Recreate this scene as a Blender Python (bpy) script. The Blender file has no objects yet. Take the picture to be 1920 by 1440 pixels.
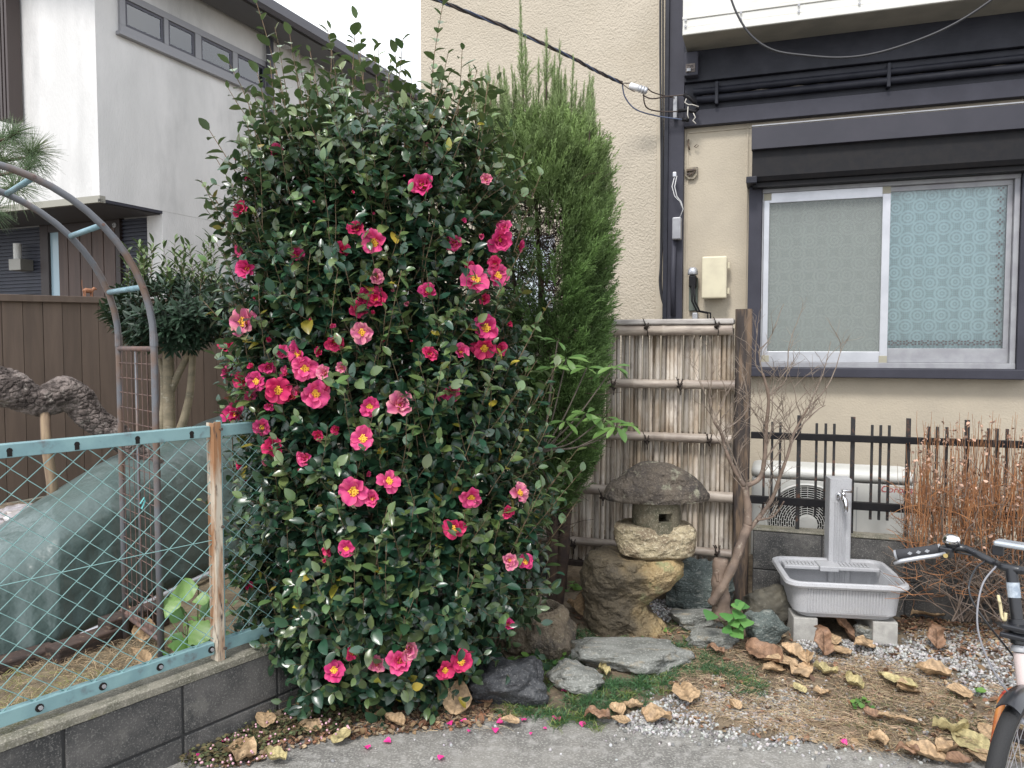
import bpy, math, random
import numpy as np
from mathutils import Vector, Matrix, noise
random.seed(11)
rng = np.random.default_rng(11)
R = math.radians
SC = bpy.context.scene
COL = SC.collection
# ------------------------------------------------------------ camera, sky, sun, exposure
FPX = 1443.0
PIT = R(2.86)
cam_d = bpy.data.cameras.new('camera')
cam = bpy.data.objects.new('camera', cam_d); COL.objects.link(cam)
cam.location = (0, 0, 1.5); cam.rotation_euler = (R(90) - PIT, 0, 0)
cam_d.sensor_width = 36.0; cam_d.lens = FPX / 1920 * 36.0
cam_d.clip_start = 0.05; cam_d.clip_end = 400
SC.camera = cam
SUN_EL, SUN_AZ = R(52), R(205)          # azimuth measured clockwise from +Y
wd = bpy.data.worlds.new('World'); SC.world = wd; wd.use_nodes = True
nt = wd.node_tree; nt.nodes.clear()
sky = nt.nodes.new('ShaderNodeTexSky'); sky.sky_type = 'NISHITA'; sky.sun_disc = False
sky.sun_elevation = SUN_EL; sky.sun_rotation = SUN_AZ; sky.air_density = 1.0; sky.dust_density = 2.0
mx = nt.nodes.new('ShaderNodeMixRGB'); mx.inputs[2].default_value = (9.6, 9.9, 10.4, 1)
tc = nt.nodes.new('ShaderNodeTexCoord'); nz = nt.nodes.new('ShaderNodeTexNoise')
nz.inputs['Scale'].default_value = 2.2; nz.inputs['Detail'].default_value = 5
rp = nt.nodes.new('ShaderNodeMapRange'); rp.inputs[1].default_value = .3; rp.inputs[2].default_value = .62
rp.inputs[3].default_value = .62; rp.inputs[4].default_value = .97
bg = nt.nodes.new('ShaderNodeBackground'); bg.inputs[1].default_value = 0.1
wo = nt.nodes.new('ShaderNodeOutputWorld')
L = nt.links.new
L(tc.outputs['Generated'], nz.inputs['Vector']); L(nz.outputs['Fac'], rp.inputs[0]); L(rp.outputs[0], mx.inputs[0])
L(sky.outputs[0], mx.inputs[1]); L(mx.outputs[0], bg.inputs[0]); L(bg.outputs[0], wo.inputs[0])
sd = bpy.data.lights.new('sun', 'SUN'); sd.energy = 1.5; sd.angle = R(12); sd.color = (1, .965, .92)
so = bpy.data.objects.new('sun', sd); COL.objects.link(so)
sdir = Vector((math.sin(SUN_AZ) * math.cos(SUN_EL), math.cos(SUN_AZ) * math.cos(SUN_EL), math.sin(SUN_EL)))
so.rotation_euler = (-sdir).to_track_quat('-Z', 'Y').to_euler()
SC.view_settings.view_transform = 'Standard'; SC.view_settings.look = 'None'
SC.view_settings.gamma = 1; SC.view_settings.use_curve_mapping = False
SC.view_settings.exposure = 0.92
SC.render.engine = 'CYCLES'
SC.cycles.max_bounces = 6; SC.cycles.transparent_max_bounces = 12
SC.cycles.use_denoising = True

# ------------------------------------------------------------ geometry helpers
CAM = Vector((0, 0, 1.5)); cP, sP = math.cos(PIT), math.sin(PIT)
def ray(px, py):
    cx, cy = (px - 960) / FPX, (720 - py) / FPX
    return Vector((cx, cP + cy * sP, -sP + cy * cP))
def at_y(px, py, Y):
    d = ray(px, py); return CAM + d * (Y / d.y)
def at_z(px, py, Z):
    d = ray(px, py); return CAM + d * ((Z - 1.5) / d.z)
class Frame:
    def __init__(s, x, y, ang):
        s.o = Vector((x, y, 0)); s.a = ang
        s.ex = Vector((math.cos(ang), math.sin(ang), 0)); s.ey = Vector((-math.sin(ang), math.cos(ang), 0))
    def pl(s, px, py, yl=0.0):          # hit the plane local y = yl, give (local x, z)
        d = ray(px, py); t = (yl + (s.o - CAM).dot(s.ey)) / d.dot(s.ey); p = CAM + d * t
        return (p - s.o).dot(s.ex), p.z
    def plx(s, px, py, xl=0.0):         # hit the plane local x = xl, give (local y, z)
        d = ray(px, py); t = (xl + (s.o - CAM).dot(s.ex)) / d.dot(s.ex); p = CAM + d * t
        return (p - s.o).dot(s.ey), p.z
    def W(s, x, y, z): return s.o + s.ex * x + s.ey * y + Vector((0, 0, z))
    def L(s, p): v = Vector(p) - s.o; return Vector((v.dot(s.ex), v.dot(s.ey), p[2]))

class MB:
    def __init__(s): s.v = []; s.f = []
    def add(s, vs, fs):
        b = len(s.v); s.v.extend([tuple(v) for v in vs]); s.f.extend([tuple(i + b for i in f) for f in fs]); return s
    def box(s, x0, x1, y0, y1, z0, z1):
        return s.add([(x0,y0,z0),(x1,y0,z0),(x1,y1,z0),(x0,y1,z0),(x0,y0,z1),(x1,y0,z1),(x1,y1,z1),(x0,y1,z1)],
                     [(3,2,1,0),(4,5,6,7),(0,1,5,4),(1,2,6,5),(2,3,7,6),(3,0,4,7)])
    def prism(s, prof, x0, x1):         # profile of (y, z), swept along x
        n = len(prof)
        return s.add([(x0, y, z) for y, z in prof] + [(x1, y, z) for y, z in prof],
                     [tuple(range(n))[::-1], tuple(range(n, 2 * n))] + [(i, (i + 1) % n, n + (i + 1) % n, n + i) for i in range(n)])
    def tube(s, pts, rad, n=8, cap=True, ell=None):
        pts = [Vector(p) for p in pts]; m = len(pts)
        if not hasattr(rad, '__len__'): rad = [rad] * m
        rings = []; up = None
        for i, p in enumerate(pts):
            t = (pts[min(i + 1, m - 1)] - pts[max(i - 1, 0)])
            t = t.normalized() if t.length > 1e-9 else Vector((0, 0, 1))
            if up is None:
                up = Vector((0, 0, 1)) if abs(t.z) < .9 else Vector((0, 1, 0))
            sd_ = t.cross(up)
            if sd_.length < 1e-6: sd_ = t.orthogonal()
            sd_.normalize(); up = sd_.cross(t).normalized()
            rings.append([p + (sd_ * math.cos(a) + up * math.sin(a)) * rad[i] for a in [2 * math.pi * k / n for k in range(n)]])
        vs = [v for r in rings for v in r]; fs = []
        for i in range(m - 1):
            for k in range(n):
                k2 = (k + 1) % n
                fs.append((i * n + k, i * n + k2, (i + 1) * n + k2, (i + 1) * n + k))
        if cap: fs.append(tuple(range(n))[::-1]); fs.append(tuple(range((m - 1) * n, m * n)))
        return s.add(vs, fs)
    def rings(s, rs, cap0=True, cap1=True):
        n = len(rs[0]); vs = [v for r in rs for v in r]; fs = []
        for i in range(len(rs) - 1):
            for k in range(n):
                k2 = (k + 1) % n
                fs.append((i * n + k, i * n + k2, (i + 1) * n + k2, (i + 1) * n + k))
        if cap0: fs.append(tuple(range(n))[::-1])
        if cap1: fs.append(tuple(range((len(rs) - 1) * n, len(rs) * n)))
        return s.add(vs, fs)
    def lathe(s, prof, c=(0, 0, 0), n=16):     # (r, z) profile about local z
        return s.rings([[(c[0] + r * math.cos(2 * math.pi * k / n), c[1] + r * math.sin(2 * math.pi * k / n), c[2] + z) for k in range(n)] for r, z in prof])
    def mesh(s, name, smooth=False):
        me = bpy.data.meshes.new(name); me.from_pydata(s.v, [], s.f); me.update()
        if smooth: me.polygons.foreach_set('use_smooth', [True] * len(me.polygons))
        return me
    def build(s, name, mat, parent=None, smooth=False, bevel=0, angle=None, **kw):
        o = link(name, s.mesh(name, smooth), mat, parent)
        if bevel:
            b = o.modifiers.new('bevel', 'BEVEL'); b.width = bevel; b.segments = 2; b.limit_method = 'ANGLE'
            b.harden_normals = False
        if angle: auto_smooth(o, angle)
        for k, v in kw.items(): o[k] = v
        return o
def auto_smooth(o, deg):
    me = o.data
    me.polygons.foreach_set('use_smooth', [True] * len(me.polygons))
    try: me.set_sharp_from_angle(angle=R(deg))
    except Exception: pass
def link(name, me, mat, parent=None):
    o = bpy.data.objects.new(name, me); COL.objects.link(o)
    if mat is not None and len(me.materials) == 0: me.materials.append(mat)
    if parent is not None: o.parent = parent
    return o
def tag(o, label=None, cat=None, group=None, kind=None):
    if label: o['label'] = label
    if cat: o['category'] = cat
    if group: o['group'] = group
    if kind: o['kind'] = kind
    return o
def thing(name, label, cat, loc=(0, 0, 0), rz=0, group=None):
    o = bpy.data.objects.new(name, None); COL.objects.link(o); o.empty_display_size = .1
    o.location = loc; o.rotation_euler = (0, 0, rz); return tag(o, label, cat, group)
def fthing(fr, name, label, cat, group=None):
    return thing(name, label, cat, fr.o, fr.a, group)
def recopy(root, **props):
    r = root.copy(); COL.objects.link(r)
    for k, v in props.items(): r[k] = v
    for ch in root.children:
        c = ch.copy(); COL.objects.link(c); c.parent = r
        for g in ch.children:
            d = g.copy(); COL.objects.link(d); d.parent = c
    return r
def npmesh(name, V, F, tint=None, smooth=True):
    """V (n,3); F (m,k) with k = 3 or 4 ; tint per vertex (n,) or (n,3)"""
    V = np.asarray(V, dtype=np.float32); F = np.asarray(F, dtype=np.int32); k = F.shape[1]
    me = bpy.data.meshes.new(name); me.vertices.add(len(V)); me.vertices.foreach_set('co', V.ravel())
    me.loops.add(F.size); me.loops.foreach_set('vertex_index', F.ravel())
    me.polygons.add(len(F)); me.polygons.foreach_set('loop_start', np.arange(0, F.size, k, dtype=np.int32))
    try: me.polygons.foreach_set('loop_total', np.full(len(F), k, dtype=np.int32))
    except Exception: pass
    me.polygons.foreach_set('use_smooth', np.full(len(F), smooth, dtype=bool))
    me.update(calc_edges=True)
    if tint is not None:
        t = np.asarray(tint, dtype=np.float32)
        if t.ndim == 1: t = np.repeat(t[:, None], 3, 1)
        a = me.color_attributes.new('tint', 'FLOAT_COLOR', 'POINT')
        a.data.foreach_set('color', np.concatenate([t, np.ones((len(t), 1), np.float32)], 1).ravel())
    me.validate()
    return me
def norm(a): return a / np.maximum(np.linalg.norm(a, axis=-1, keepdims=True), 1e-9)
def frames_from(d, n):
    """rotation matrices whose columns are side, d, normal"""
    d = norm(d); s_ = norm(np.cross(d, n)); n2 = np.cross(s_, d); return np.stack([s_, d, n2], -1)
def scatter(T, TF, pos, rot, scl, tint=None):
    """template vertices T (k,3), faces TF; N copies joined; tint per copy (N,3)"""
    T = np.asarray(T); TF = np.asarray(TF); N = len(pos); k = len(T)
    scl = np.asarray(scl)
    if scl.ndim == 1: scl = np.repeat(scl[:, None], 3, 1)
    P = T[None] * scl[:, None, :]
    V = np.einsum('nij,nkj->nki', rot, P) + np.asarray(pos)[:, None]
    F = (TF[None] + (np.arange(N) * k)[:, None, None]).reshape(-1, TF.shape[1])
    t = None if tint is None else np.repeat(np.asarray(tint)[:, None, :], k, 1).reshape(-1, 3)
    return V.reshape(-1, 3), F, t
def rand_rot(N):
    return frames_from(rng.normal(size=(N, 3)), rng.normal(size=(N, 3)))
def merge(parts):
    V = []; F = []; T = []; b = 0
    for v, f, t in parts:
        V.append(v); F.append(f + b); T.append(t); b += len(v)
    return np.concatenate(V), np.concatenate(F), (None if T[0] is None else np.concatenate(T))

# ------------------------------------------------------------ materials
def lin(c):
    return tuple(((x / 255) / 12.92 if x / 255 <= .04045 else (((x / 255) + .055) / 1.055) ** 2.4) for x in c)
def M(name, c, rough=.7, c2=None, scale=6, detail=6, stretch=(1, 1, 1), lo=.4, hi=.6, bump=0, bscale=80, bdist=.003, bstretch=None,
      metal=0, spec=.5, attr=False, rnd=0, c3=None, scale3=30, lo3=.6, hi3=.7, c4=None, scale4=220, lo4=.5, hi4=.62, coat=0, back=None, transl=0, sheen=0, bdetail=4):
    m = bpy.data.materials.new(name); m.use_nodes = True; n = m.node_tree.nodes; l = m.node_tree.links.new
    b = n['Principled BSDF']; b.inputs['Roughness'].default_value = rough; b.inputs['Metallic'].default_value = metal
    b.inputs['Specular IOR Level'].default_value = spec
    if coat: b.inputs['Coat Weight'].default_value = coat; b.inputs['Coat Roughness'].default_value = .15
    geo = n.new('ShaderNodeNewGeometry')
    def ns(sc, st, det, lo_, hi_):
        mp = n.new('ShaderNodeMapping'); mp.inputs['Scale'].default_value = st; l(geo.outputs['Position'], mp.inputs['Vector'])
        t = n.new('ShaderNodeTexNoise'); t.inputs['Scale'].default_value = sc; t.inputs['Detail'].default_value = det
        t.inputs['Roughness'].default_value = .6
        l(mp.outputs[0], t.inputs['Vector']); r_ = n.new('ShaderNodeMapRange'); r_.inputs[1].default_value = lo_; r_.inputs[2].default_value = hi_
        l(t.outputs['Fac'], r_.inputs[0]); return r_.outputs[0], t
    rgb = n.new('ShaderNodeRGB'); rgb.outputs[0].default_value = (*c, 1); cur = rgb.outputs[0]
    if c2 is not None:
        f, _ = ns(scale, stretch, detail, lo, hi); x = n.new('ShaderNodeMixRGB'); l(f, x.inputs[0]); l(cur, x.inputs[1]); x.inputs[2].default_value = (*c2, 1); cur = x.outputs[0]
    if c3 is not None:
        f, _ = ns(scale3, stretch, 5, lo3, hi3); x = n.new('ShaderNodeMixRGB'); l(f, x.inputs[0]); l(cur, x.inputs[1]); x.inputs[2].default_value = (*c3, 1); cur = x.outputs[0]
    if c4 is not None:
        f, _ = ns(scale4, (1, 1, 1), 3, lo4, hi4); x = n.new('ShaderNodeMixRGB'); l(f, x.inputs[0]); l(cur, x.inputs[1]); x.inputs[2].default_value = (*c4, 1); cur = x.outputs[0]
    if attr:
        a = n.new('ShaderNodeAttribute'); a.attribute_name = 'tint'; x = n.new('ShaderNodeMixRGB'); x.blend_type = 'MULTIPLY'; x.inputs[0].default_value = 1
        l(cur, x.inputs[1]); l(a.outputs['Color'], x.inputs[2]); cur = x.outputs[0]
    if rnd:
        oi = n.new('ShaderNodeObjectInfo'); r_ = n.new('ShaderNodeMapRange'); r_.inputs[3].default_value = 1 - rnd; r_.inputs[4].default_value = 1 + rnd
        l(oi.outputs['Random'], r_.inputs[0]); x = n.new('ShaderNodeVectorMath'); x.operation = 'SCALE'; l(cur, x.inputs[0]); l(r_.outputs[0], x.inputs['Scale']); cur = x.outputs[0]
    if back is not None:
        x = n.new('ShaderNodeMixRGB'); l(geo.outputs['Backfacing'], x.inputs[0]); l(cur, x.inputs[1]); x.inputs[2].default_value = (*back, 1); cur = x.outputs[0]
    l(cur, b.inputs['Base Color'])
    if bump:
        mp = n.new('ShaderNodeMapping'); mp.inputs['Scale'].default_value = bstretch or stretch; l(geo.outputs['Position'], mp.inputs['Vector'])
        t = n.new('ShaderNodeTexNoise'); t.inputs['Scale'].default_value = bscale; t.inputs['Detail'].default_value = bdetail; l(mp.outputs[0], t.inputs['Vector'])
        bp = n.new('ShaderNodeBump'); bp.inputs['Strength'].default_value = bump; bp.inputs['Distance'].default_value = bdist
        l(t.outputs['Fac'], bp.inputs['Height']); l(bp.outputs[0], b.inputs['Normal'])
    if transl:
        tr = n.new('ShaderNodeBsdfTranslucent'); l(cur, tr.inputs['Color']); ms = n.new('ShaderNodeMixShader'); ms.inputs[0].default_value = transl
        l(b.outputs[0], ms.inputs[1]); l(tr.outputs[0], ms.inputs[2]); l(ms.outputs[0], n['Material Output'].inputs['Surface'])
    return m
# ------------------------------------------------------------ frames of the place
FB = Frame(*at_y(1400, 700, 5.1).xy, R(-18.88))       # beige house: local x along its wall, -y towards us
FW = Frame(*at_y(1405, 990, 4.15).xy, R(-18.88))      # low block wall and bamboo screen line
_p = at_z(120, 1349, .31)
FF = Frame(_p.x, _p.y, R(52.2))                       # block wall with wire fence on the left; +y is the far side
_p = at_y(0, 552, 5.6)
FC = Frame(_p.x, _p.y, math.atan2(.9, .436))          # brown board fence
_p = at_y(187, 372, 7.5)
FA = Frame(_p.x, _p.y, math.atan2(.921, .389))        # grey house: local x along its right face, +y into the house

# ------------------------------------------------------------ materials
m_stuccoB = M('beige_stucco', (.47, .415, .335), .95, c2=(.43, .38, .305), scale=2.5, bump=.9, bscale=75, bdist=.010, bdetail=2, c3=(.41, .355, .275), scale3=1.2, lo3=.56, hi3=.8)
m_stuccoP = M('smooth_beige_stucco', (.45, .395, .31), .9, c2=(.41, .36, .285), scale=3, bump=.45, bscale=90, bdist=.006, bdetail=2)
m_white_st = M('white_render', (.70, .69, .68), .9, c2=(.60, .595, .585), scale=1.5, bump=.6, bscale=70, bdist=.006, bdetail=3, c3=(.40, .40, .395), scale3=1.6, lo3=.48, hi3=.78, stretch=(1, 1, .35))
m_greyp = M('grey_purple_paint', (.042, .042, .056), .6, c2=(.034, .034, .046), scale=5, spec=.3, bump=.15, bscale=40)
m_darkp = M('dark_blue_paint', (.013, .014, .021), .5, c2=(.022, .023, .032), scale=6, spec=.3, bump=.25, bscale=25, bstretch=(1, 1, 6))
m_blackp = M('black_metal', (.006, .006, .008), .55, c2=(.010, .009, .010), scale=20, spec=.25)
m_rustblack = M('rusty_black_metal', (.020, .019, .020), .5, c2=(.11, .05, .03), scale=30, lo=.55, hi=.7)
m_alu = M('aluminium', (.52, .53, .56), .38, c2=(.46, .47, .50), scale=8, metal=.55)
m_alud = M('dull_aluminium', (.34, .345, .36), .5, c2=(.28, .28, .30), scale=10, metal=.3)
m_hood = M('grey_hood_paint', (.036, .035, .046), .55, c2=(.030, .030, .040), scale=4, spec=.3)
m_wpanel = M('white_balcony_panel', (.66, .65, .61), .55, c2=(.58, .57, .53), scale=4, stretch=(1, 1, 2), c3=(.45, .42, .36), scale3=6, lo3=.62, hi3=.8)
m_undersd = M('balcony_soffit', (.30, .28, .24), .7, c2=(.24, .23, .2), scale=5)
m_concB = M('grey_concrete_block', (.105, .10, .095), .92, c2=(.045, .045, .045), scale=5, detail=8, c4=(.17, .165, .155), scale4=170, lo4=.54, hi4=.66, bump=.6, bscale=150, bdist=.003, c3=(.20, .19, .17), scale3=9, lo3=.56, hi3=.8, rnd=.12)
m_cap = M('mossy_wall_cap', (.22, .205, .165), .95, c2=(.13, .125, .095), scale=14, detail=8, c4=(.32, .30, .25), scale4=170, lo4=.52, hi4=.64, bump=.7, bscale=140, bdist=.003, c3=(.10, .10, .03), scale3=6, lo3=.55, hi3=.72)
m_mortar = M('mortar_joint', (.04, .04, .04), .95)
m_concL = M('light_concrete', (.44, .43, .40), .9, c2=(.34, .33, .31), scale=18, bump=.5, bscale=160)
m_pave = M('worn_concrete_paving', (.235, .225, .205), .93, c2=(.145, .14, .13), scale=3.2, detail=12, c4=(.36, .35, .32), scale4=110, lo4=.50, hi4=.66, bump=1, bscale=130, bdist=.004, bdetail=8, c3=(.36, .35, .33), scale3=22, lo3=.50, hi3=.72)
m_soil = M('brown_garden_soil', (.20, .155, .105), 1, c2=(.11, .085, .06), scale=14, detail=10, bump=1, bscale=90, bdist=.01, c3=(.22, .17, .11), scale3=40, lo3=.55, hi3=.7)
m_yard = M('dry_yard_soil', (.20, .16, .10), 1, c2=(.11, .085, .055), scale=10, detail=10, bump=1, bscale=60, bdist=.01)
m_far = M('far_ground', (.2, .19, .17), 1, c2=(.14, .13, .12), scale=2)
m_brownw = M('brown_painted_board', (.155, .115, .090), .75, c2=(.13, .097, .077), scale=5, stretch=(3, 3, .4), bump=.25, bscale=30, bstretch=(5, 5, .4), rnd=.1)
m_gap = M('dark_gap', (.01, .008, .007), 1)
m_bamboo = M('weathered_bamboo', (.50, .45, .39), .6, c2=(.30, .235, .17), scale=3.5, detail=5, stretch=(2, 2, 1), c3=(.16, .125, .10), scale3=9, lo3=.56, hi3=.78, bump=.2, bscale=60, bstretch=(3, 3, .3), rnd=.42)
m_node = M('bamboo_joint', (.2, .15, .10), .7, c2=(.40, .34, .27), scale=25)
m_pole = M('bamboo_pole', (.42, .36, .30), .5, c2=(.26, .21, .175), scale=5, stretch=(1, 1, 5), c3=(.10, .08, .07), scale3=7, lo3=.55, hi3=.8, rnd=.1)
m_rope = M('dark_palm_rope', (.035, .025, .02), .95, bump=.8, bscale=200)
m_char = M('charred_wood', (.045, .036, .033), .8, c2=(.19, .13, .085), scale=9, detail=8, stretch=(3, 3, .4), lo=.46, hi=.62, bump=1, bscale=22, bdist=.01, bstretch=(4, 4, .35))
m_darkw = M('dark_brown_timber', (.05, .033, .026), .8, c2=(.03, .02, .017), scale=12, stretch=(2, 2, .4), bump=.5, bscale=30)
m_glass = bpy.data.materials.new('window_glass'); m_glass.use_nodes = True
def _glass(m, tintc, rough, fac):
    n = m.node_tree.nodes; l = m.node_tree.links.new; n.remove(n['Principled BSDF'])
    t = n.new('ShaderNodeBsdfTransparent'); t.inputs[0].default_value = (*tintc, 1)
    g = n.new('ShaderNodeBsdfGlossy'); g.inputs['Roughness'].default_value = rough; fr = n.new('ShaderNodeFresnel'); fr.inputs[0].default_value = 1.5
    ad = n.new('ShaderNodeMath'); ad.operation = 'ADD'; ad.inputs[1].default_value = fac; l(fr.outputs[0], ad.inputs[0])
    x = n.new('ShaderNodeMixShader'); l(ad.outputs[0], x.inputs[0]); l(t.outputs[0], x.inputs[1]); l(g.outputs[0], x.inputs[2]); l(x.outputs[0], n['Material Output'].inputs['Surface'])
_glass(m_glass, (.9, .95, .95), .02, .02)
m_glassA = bpy.data.materials.new('blue_grey_glass'); m_glassA.use_nodes = True; _glass(m_glassA, (.62, .70, .85), .03, .12)

def lace_material(name, base, dark, light, fr, cell):
    """crocheted lace: rosettes on a grid in the curtain's own plane"""
    m = bpy.data.materials.new(name); m.use_nodes = True; n = m.node_tree.nodes; l = m.node_tree.links.new
    b = n['Principled BSDF']; b.inputs['Roughness'].default_value = .9
    tcn = n.new('ShaderNodeTexCoord'); sp = n.new('ShaderNodeSeparateXYZ'); l(tcn.outputs['Object'], sp.inputs[0])
    def mth(op, a, b_=None):
        x = n.new('ShaderNodeMath'); x.operation = op
        for i, v in enumerate((a, b_)):
            if v is None: continue
            if isinstance(v, (int, float)): x.inputs[i].default_value = v
            else: l(v, x.inputs[i])
        return x.outputs[0]
    X = mth('DIVIDE', sp.outputs['X'], cell); Z = mth('DIVIDE', sp.outputs['Z'], cell)
    def ros(ox, oz, rad, pet):
        u = mth('SUBTRACT', mth('FRACT', mth('ADD', X, ox)), .5); v = mth('SUBTRACT', mth('FRACT', mth('ADD', Z, oz)), .5)
        r_ = mth('SQRT', mth('ADD', mth('MULTIPLY', u, u), mth('MULTIPLY', v, v))); a = mth('ARCTAN2', v, u)
        w = mth('ADD', mth('MULTIPLY', mth('COSINE', mth('MULTIPLY', a, float(pet))), .25), mth('COSINE', mth('MULTIPLY', r_, 42.0)))
        ins = mth('LESS_THAN', r_, rad)
        return mth('MULTIPLY', mth('ADD', mth('MULTIPLY', w, .35), .55), ins), ins
    a1, i1 = ros(0, 0, .36, 8); a2, i2 = ros(.5, .5, .36, 8)
    net = mth('MULTIPLY', mth('ADD', mth('SINE', mth('MULTIPLY', X, 75.0)), mth('SINE', mth('MULTIPLY', Z, 75.0))), .12)
    out = mth('ADD', mth('ADD', a1, a2), mth('MULTIPLY', mth('ADD', net, .22), mth('SUBTRACT', 1.0, mth('MAXIMUM', i1, i2))))
    ramp = n.new('ShaderNodeValToRGB'); e = ramp.color_ramp.elements; e[0].color = (*dark, 1); e[1].color = (*light, 1); e[0].position = .1; e[1].position = .8
    k = e.new(.42); k.color = (*base, 1); l(out, ramp.inputs[0]); l(ramp.outputs[0], b.inputs['Base Color']); return m
m_lace = lace_material('blue_lace', (.52, .64, .67), (.40, .47, .50), (.66, .77, .80), None, .135)
m_lace2 = lace_material('grey_lace', (.44, .47, .455), (.33, .36, .35), (.54, .57, .555), None, .15)

# ------------------------------------------------------------ ground and paving
tag(MB().box(-60, 60, -20, 120, -.5, -.12).build('ground', m_far), kind='structure')
def edge_y(x):
    xs = [-3.0, -.9, -.5, .3, .9, 1.3, 1.7, 3.0]; ys = [2.2, 2.9, 3.08, 3.05, 2.92, 2.80, 2.70, 2.45]
    return np.interp(x, xs, ys)
def fbm(x, y, s=1.0):
    return noise.fractal(Vector((x * s, y * s, .3)), .9, 2.0, 4)
def gh(x, y):
    e = y - float(edge_y(x)) + .05 * fbm(x, y, 5)
    h = max(-.05, min(e * .25, .028))
    if e > .1: t = min((e - .1) / 1.0, 1); h += .075 * t * t * (3 - 2 * t)
    return h + .006 * fbm(x, y, 7)
def grid(name, mat, xs, ys, hf, keep=None, tf=None):
    V = [(x, y, hf(x, y)) for y in ys for x in xs]; nx = len(xs); F = []
    for j in range(len(ys) - 1):
        for i in range(nx - 1):
            if keep is None or keep((xs[i] + xs[i + 1]) / 2, (ys[j] + ys[j + 1]) / 2): F.append((j * nx + i, j * nx + i + 1, (j + 1) * nx + i + 1, (j + 1) * nx + i))
    if tf: V = [tuple(tf(*v)) for v in V]
    return link(name, npmesh(name, V, F), mat)
def ffl(x, y): return FF.L((x, y, 0)).y
tag(grid('garden_bed', m_soil, np.linspace(-1.9, 4.2, 245), np.linspace(2.3, 6.3, 180), gh, keep=lambda x, y: ffl(x, y) < .1), kind='structure')
tag(MB().box(-4, 6, -1, 3.5, -.1, 0).build('concrete_paving', m_pave), kind='structure')
def yh(x, y): return .2 + .03 * fbm(x, y, 2.2) - .05 * (x < -10)
tag(grid('side_yard', m_yard, np.linspace(-1.6, 8, 120), np.linspace(.1, 9, 110), yh, tf=lambda x, y, z: FF.W(x, y, z)), kind='structure')

# ------------------------------------------------------------ beige house on the right
HB = fthing(FB, 'beige_house', 'beige stucco house with dark beams and lace-curtained window on the right', 'house')
xL, _ = FB.pl(790, 300); xc0, _ = FB.pl(1253, 300); xc1, _ = FB.pl(1283, 300); xR = 3.6
wx0, _ = FB.pl(1412, 500); wx1, _ = FB.pl(1912, 500)
_, wz1 = FB.pl(1430, 356); _, wz0 = FB.pl(1430, 684)
HT = 5.2
b = MB(); gx0, gz1 = FB.pl(950, 445); gx1, gz0 = FB.pl(1040, 650)
b.box(xL, gx0, 0, .14, 0, HT).box(gx0, gx1, 0, .14, 0, gz0).box(gx0, gx1, 0, .14, gz1, HT).box(gx1, xc0 - .01, 0, .14, 0, HT).box(xL, xL + .14, .14, 7, 0, HT)
b.build('wall', m_stuccoB, HB)
b = MB(); b.box(xc1, wx0, .012, .14, 0, HT).box(wx0, wx1, .012, .14, 0, wz0).box(wx0, wx1, .012, .14, wz1, HT).box(wx1, xR, .012, .14, 0, HT)
b.build('wall', m_stuccoP, HB)
MB().box(xL + .2, xR, 1.2, 1.25, 0, HT).build('inner_wall', M('room_wall', (.12, .12, .12), .9), HB)
# thin expansion joints on the smooth panel
_, pz = FB.pl(1290, 240); jx, _ = FB.pl(1288, 400)
b = MB(); b.box(jx - .004, jx + .004, .004, .014, .3, pz).box(jx, wx0 - .02, .004, .0135, pz - .035, pz - .027).box(wx0 - .05, wx0 - .042, .004, .014, .9, pz)
b.build('panel_moulding', m_stuccoP, HB)
# corner column
MB().box(xc0, xc1, -.035, .1, 0, HT).build('corner_column', m_greyp, HB, bevel=.004)
MB().box(xc0 - .022, xc0 + .006, -.055, .0, .2, HT).build('corner_trim', m_darkp, HB, bevel=.003)
MB().box(xc0 - .075, xc0 - .028, -.012, .0, .2, HT).build('corner_bead', m_stuccoP, HB, bevel=.002)
# beams above
def zat(px, py, yl): return FB.pl(px, py, yl)[1]
z0 = zat(1300, 236, -.05); z1 = zat(1300, 207, -.05); z2 = zat(1300, 191, -.03); z3 = zat(1300, 154, -.06); z4 = zat(1300, 92, -.06)
MB().box(xc1 + .002, xR, -.05, .01, z0, z1).build('beam', m_greyp, HB, bevel=.003)
MB().box(xc1 + .002, xR, -.03, .011, z1 + .001, z3).build('beam', m_darkp, HB, bevel=.003)
MB().box(xc1 + .001, xR, -.065, .012, z3 + .001, z4 + .4).build('beam', m_darkp, HB, bevel=.004)
b = MB(); n_ = 160; m_mort = M('crumbly_mortar', (.11, .095, .075), 1, c2=(.045, .042, .045), scale=18, lo=.42, hi=.6, bump=1, bscale=60, bdist=.01)
rs = []
for i in range(n_):
    x = xc1 + .12 + (xR - xc1 - .12) * i / (n_ - 1); q = .5 + .9 * noise.noise(Vector((x * 9, 1, 0))); q2 = noise.noise(Vector((x * 23, 5, 0)))
    w = .018 + .012 * q; rs.append([(x, -.031, z2 - .012 - .004 * q2), (x, -.05 - .02 * q, z2 - .006 + .006 * q2), (x, -.048 - .012 * q, z2 + w), (x, -.031, z2 + w + .01)])
b.rings(rs).build('mortar_ledge', m_mort, HB, smooth=False)
# conduits
for (ya, px) in ((173, 1300), (188, 1307)):
    x0_, zc = FB.pl(px, ya, -.06)
    MB().tube([(x0_, -.062, zc), (xR, -.062, zc)], .021 if ya < 180 else .023, 12).build('conduit', m_darkp, HB, smooth=True)
for px in (1344, 1665):
    xk, _ = FB.pl(px, 180, -.06); zk = zat(1305, 180, -.06)
    MB().box(xk - .011, xk + .011, -.089, -.031, zk - .072, zk + .075).build('conduit_clip', m_darkp, HB, bevel=.006)
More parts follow.
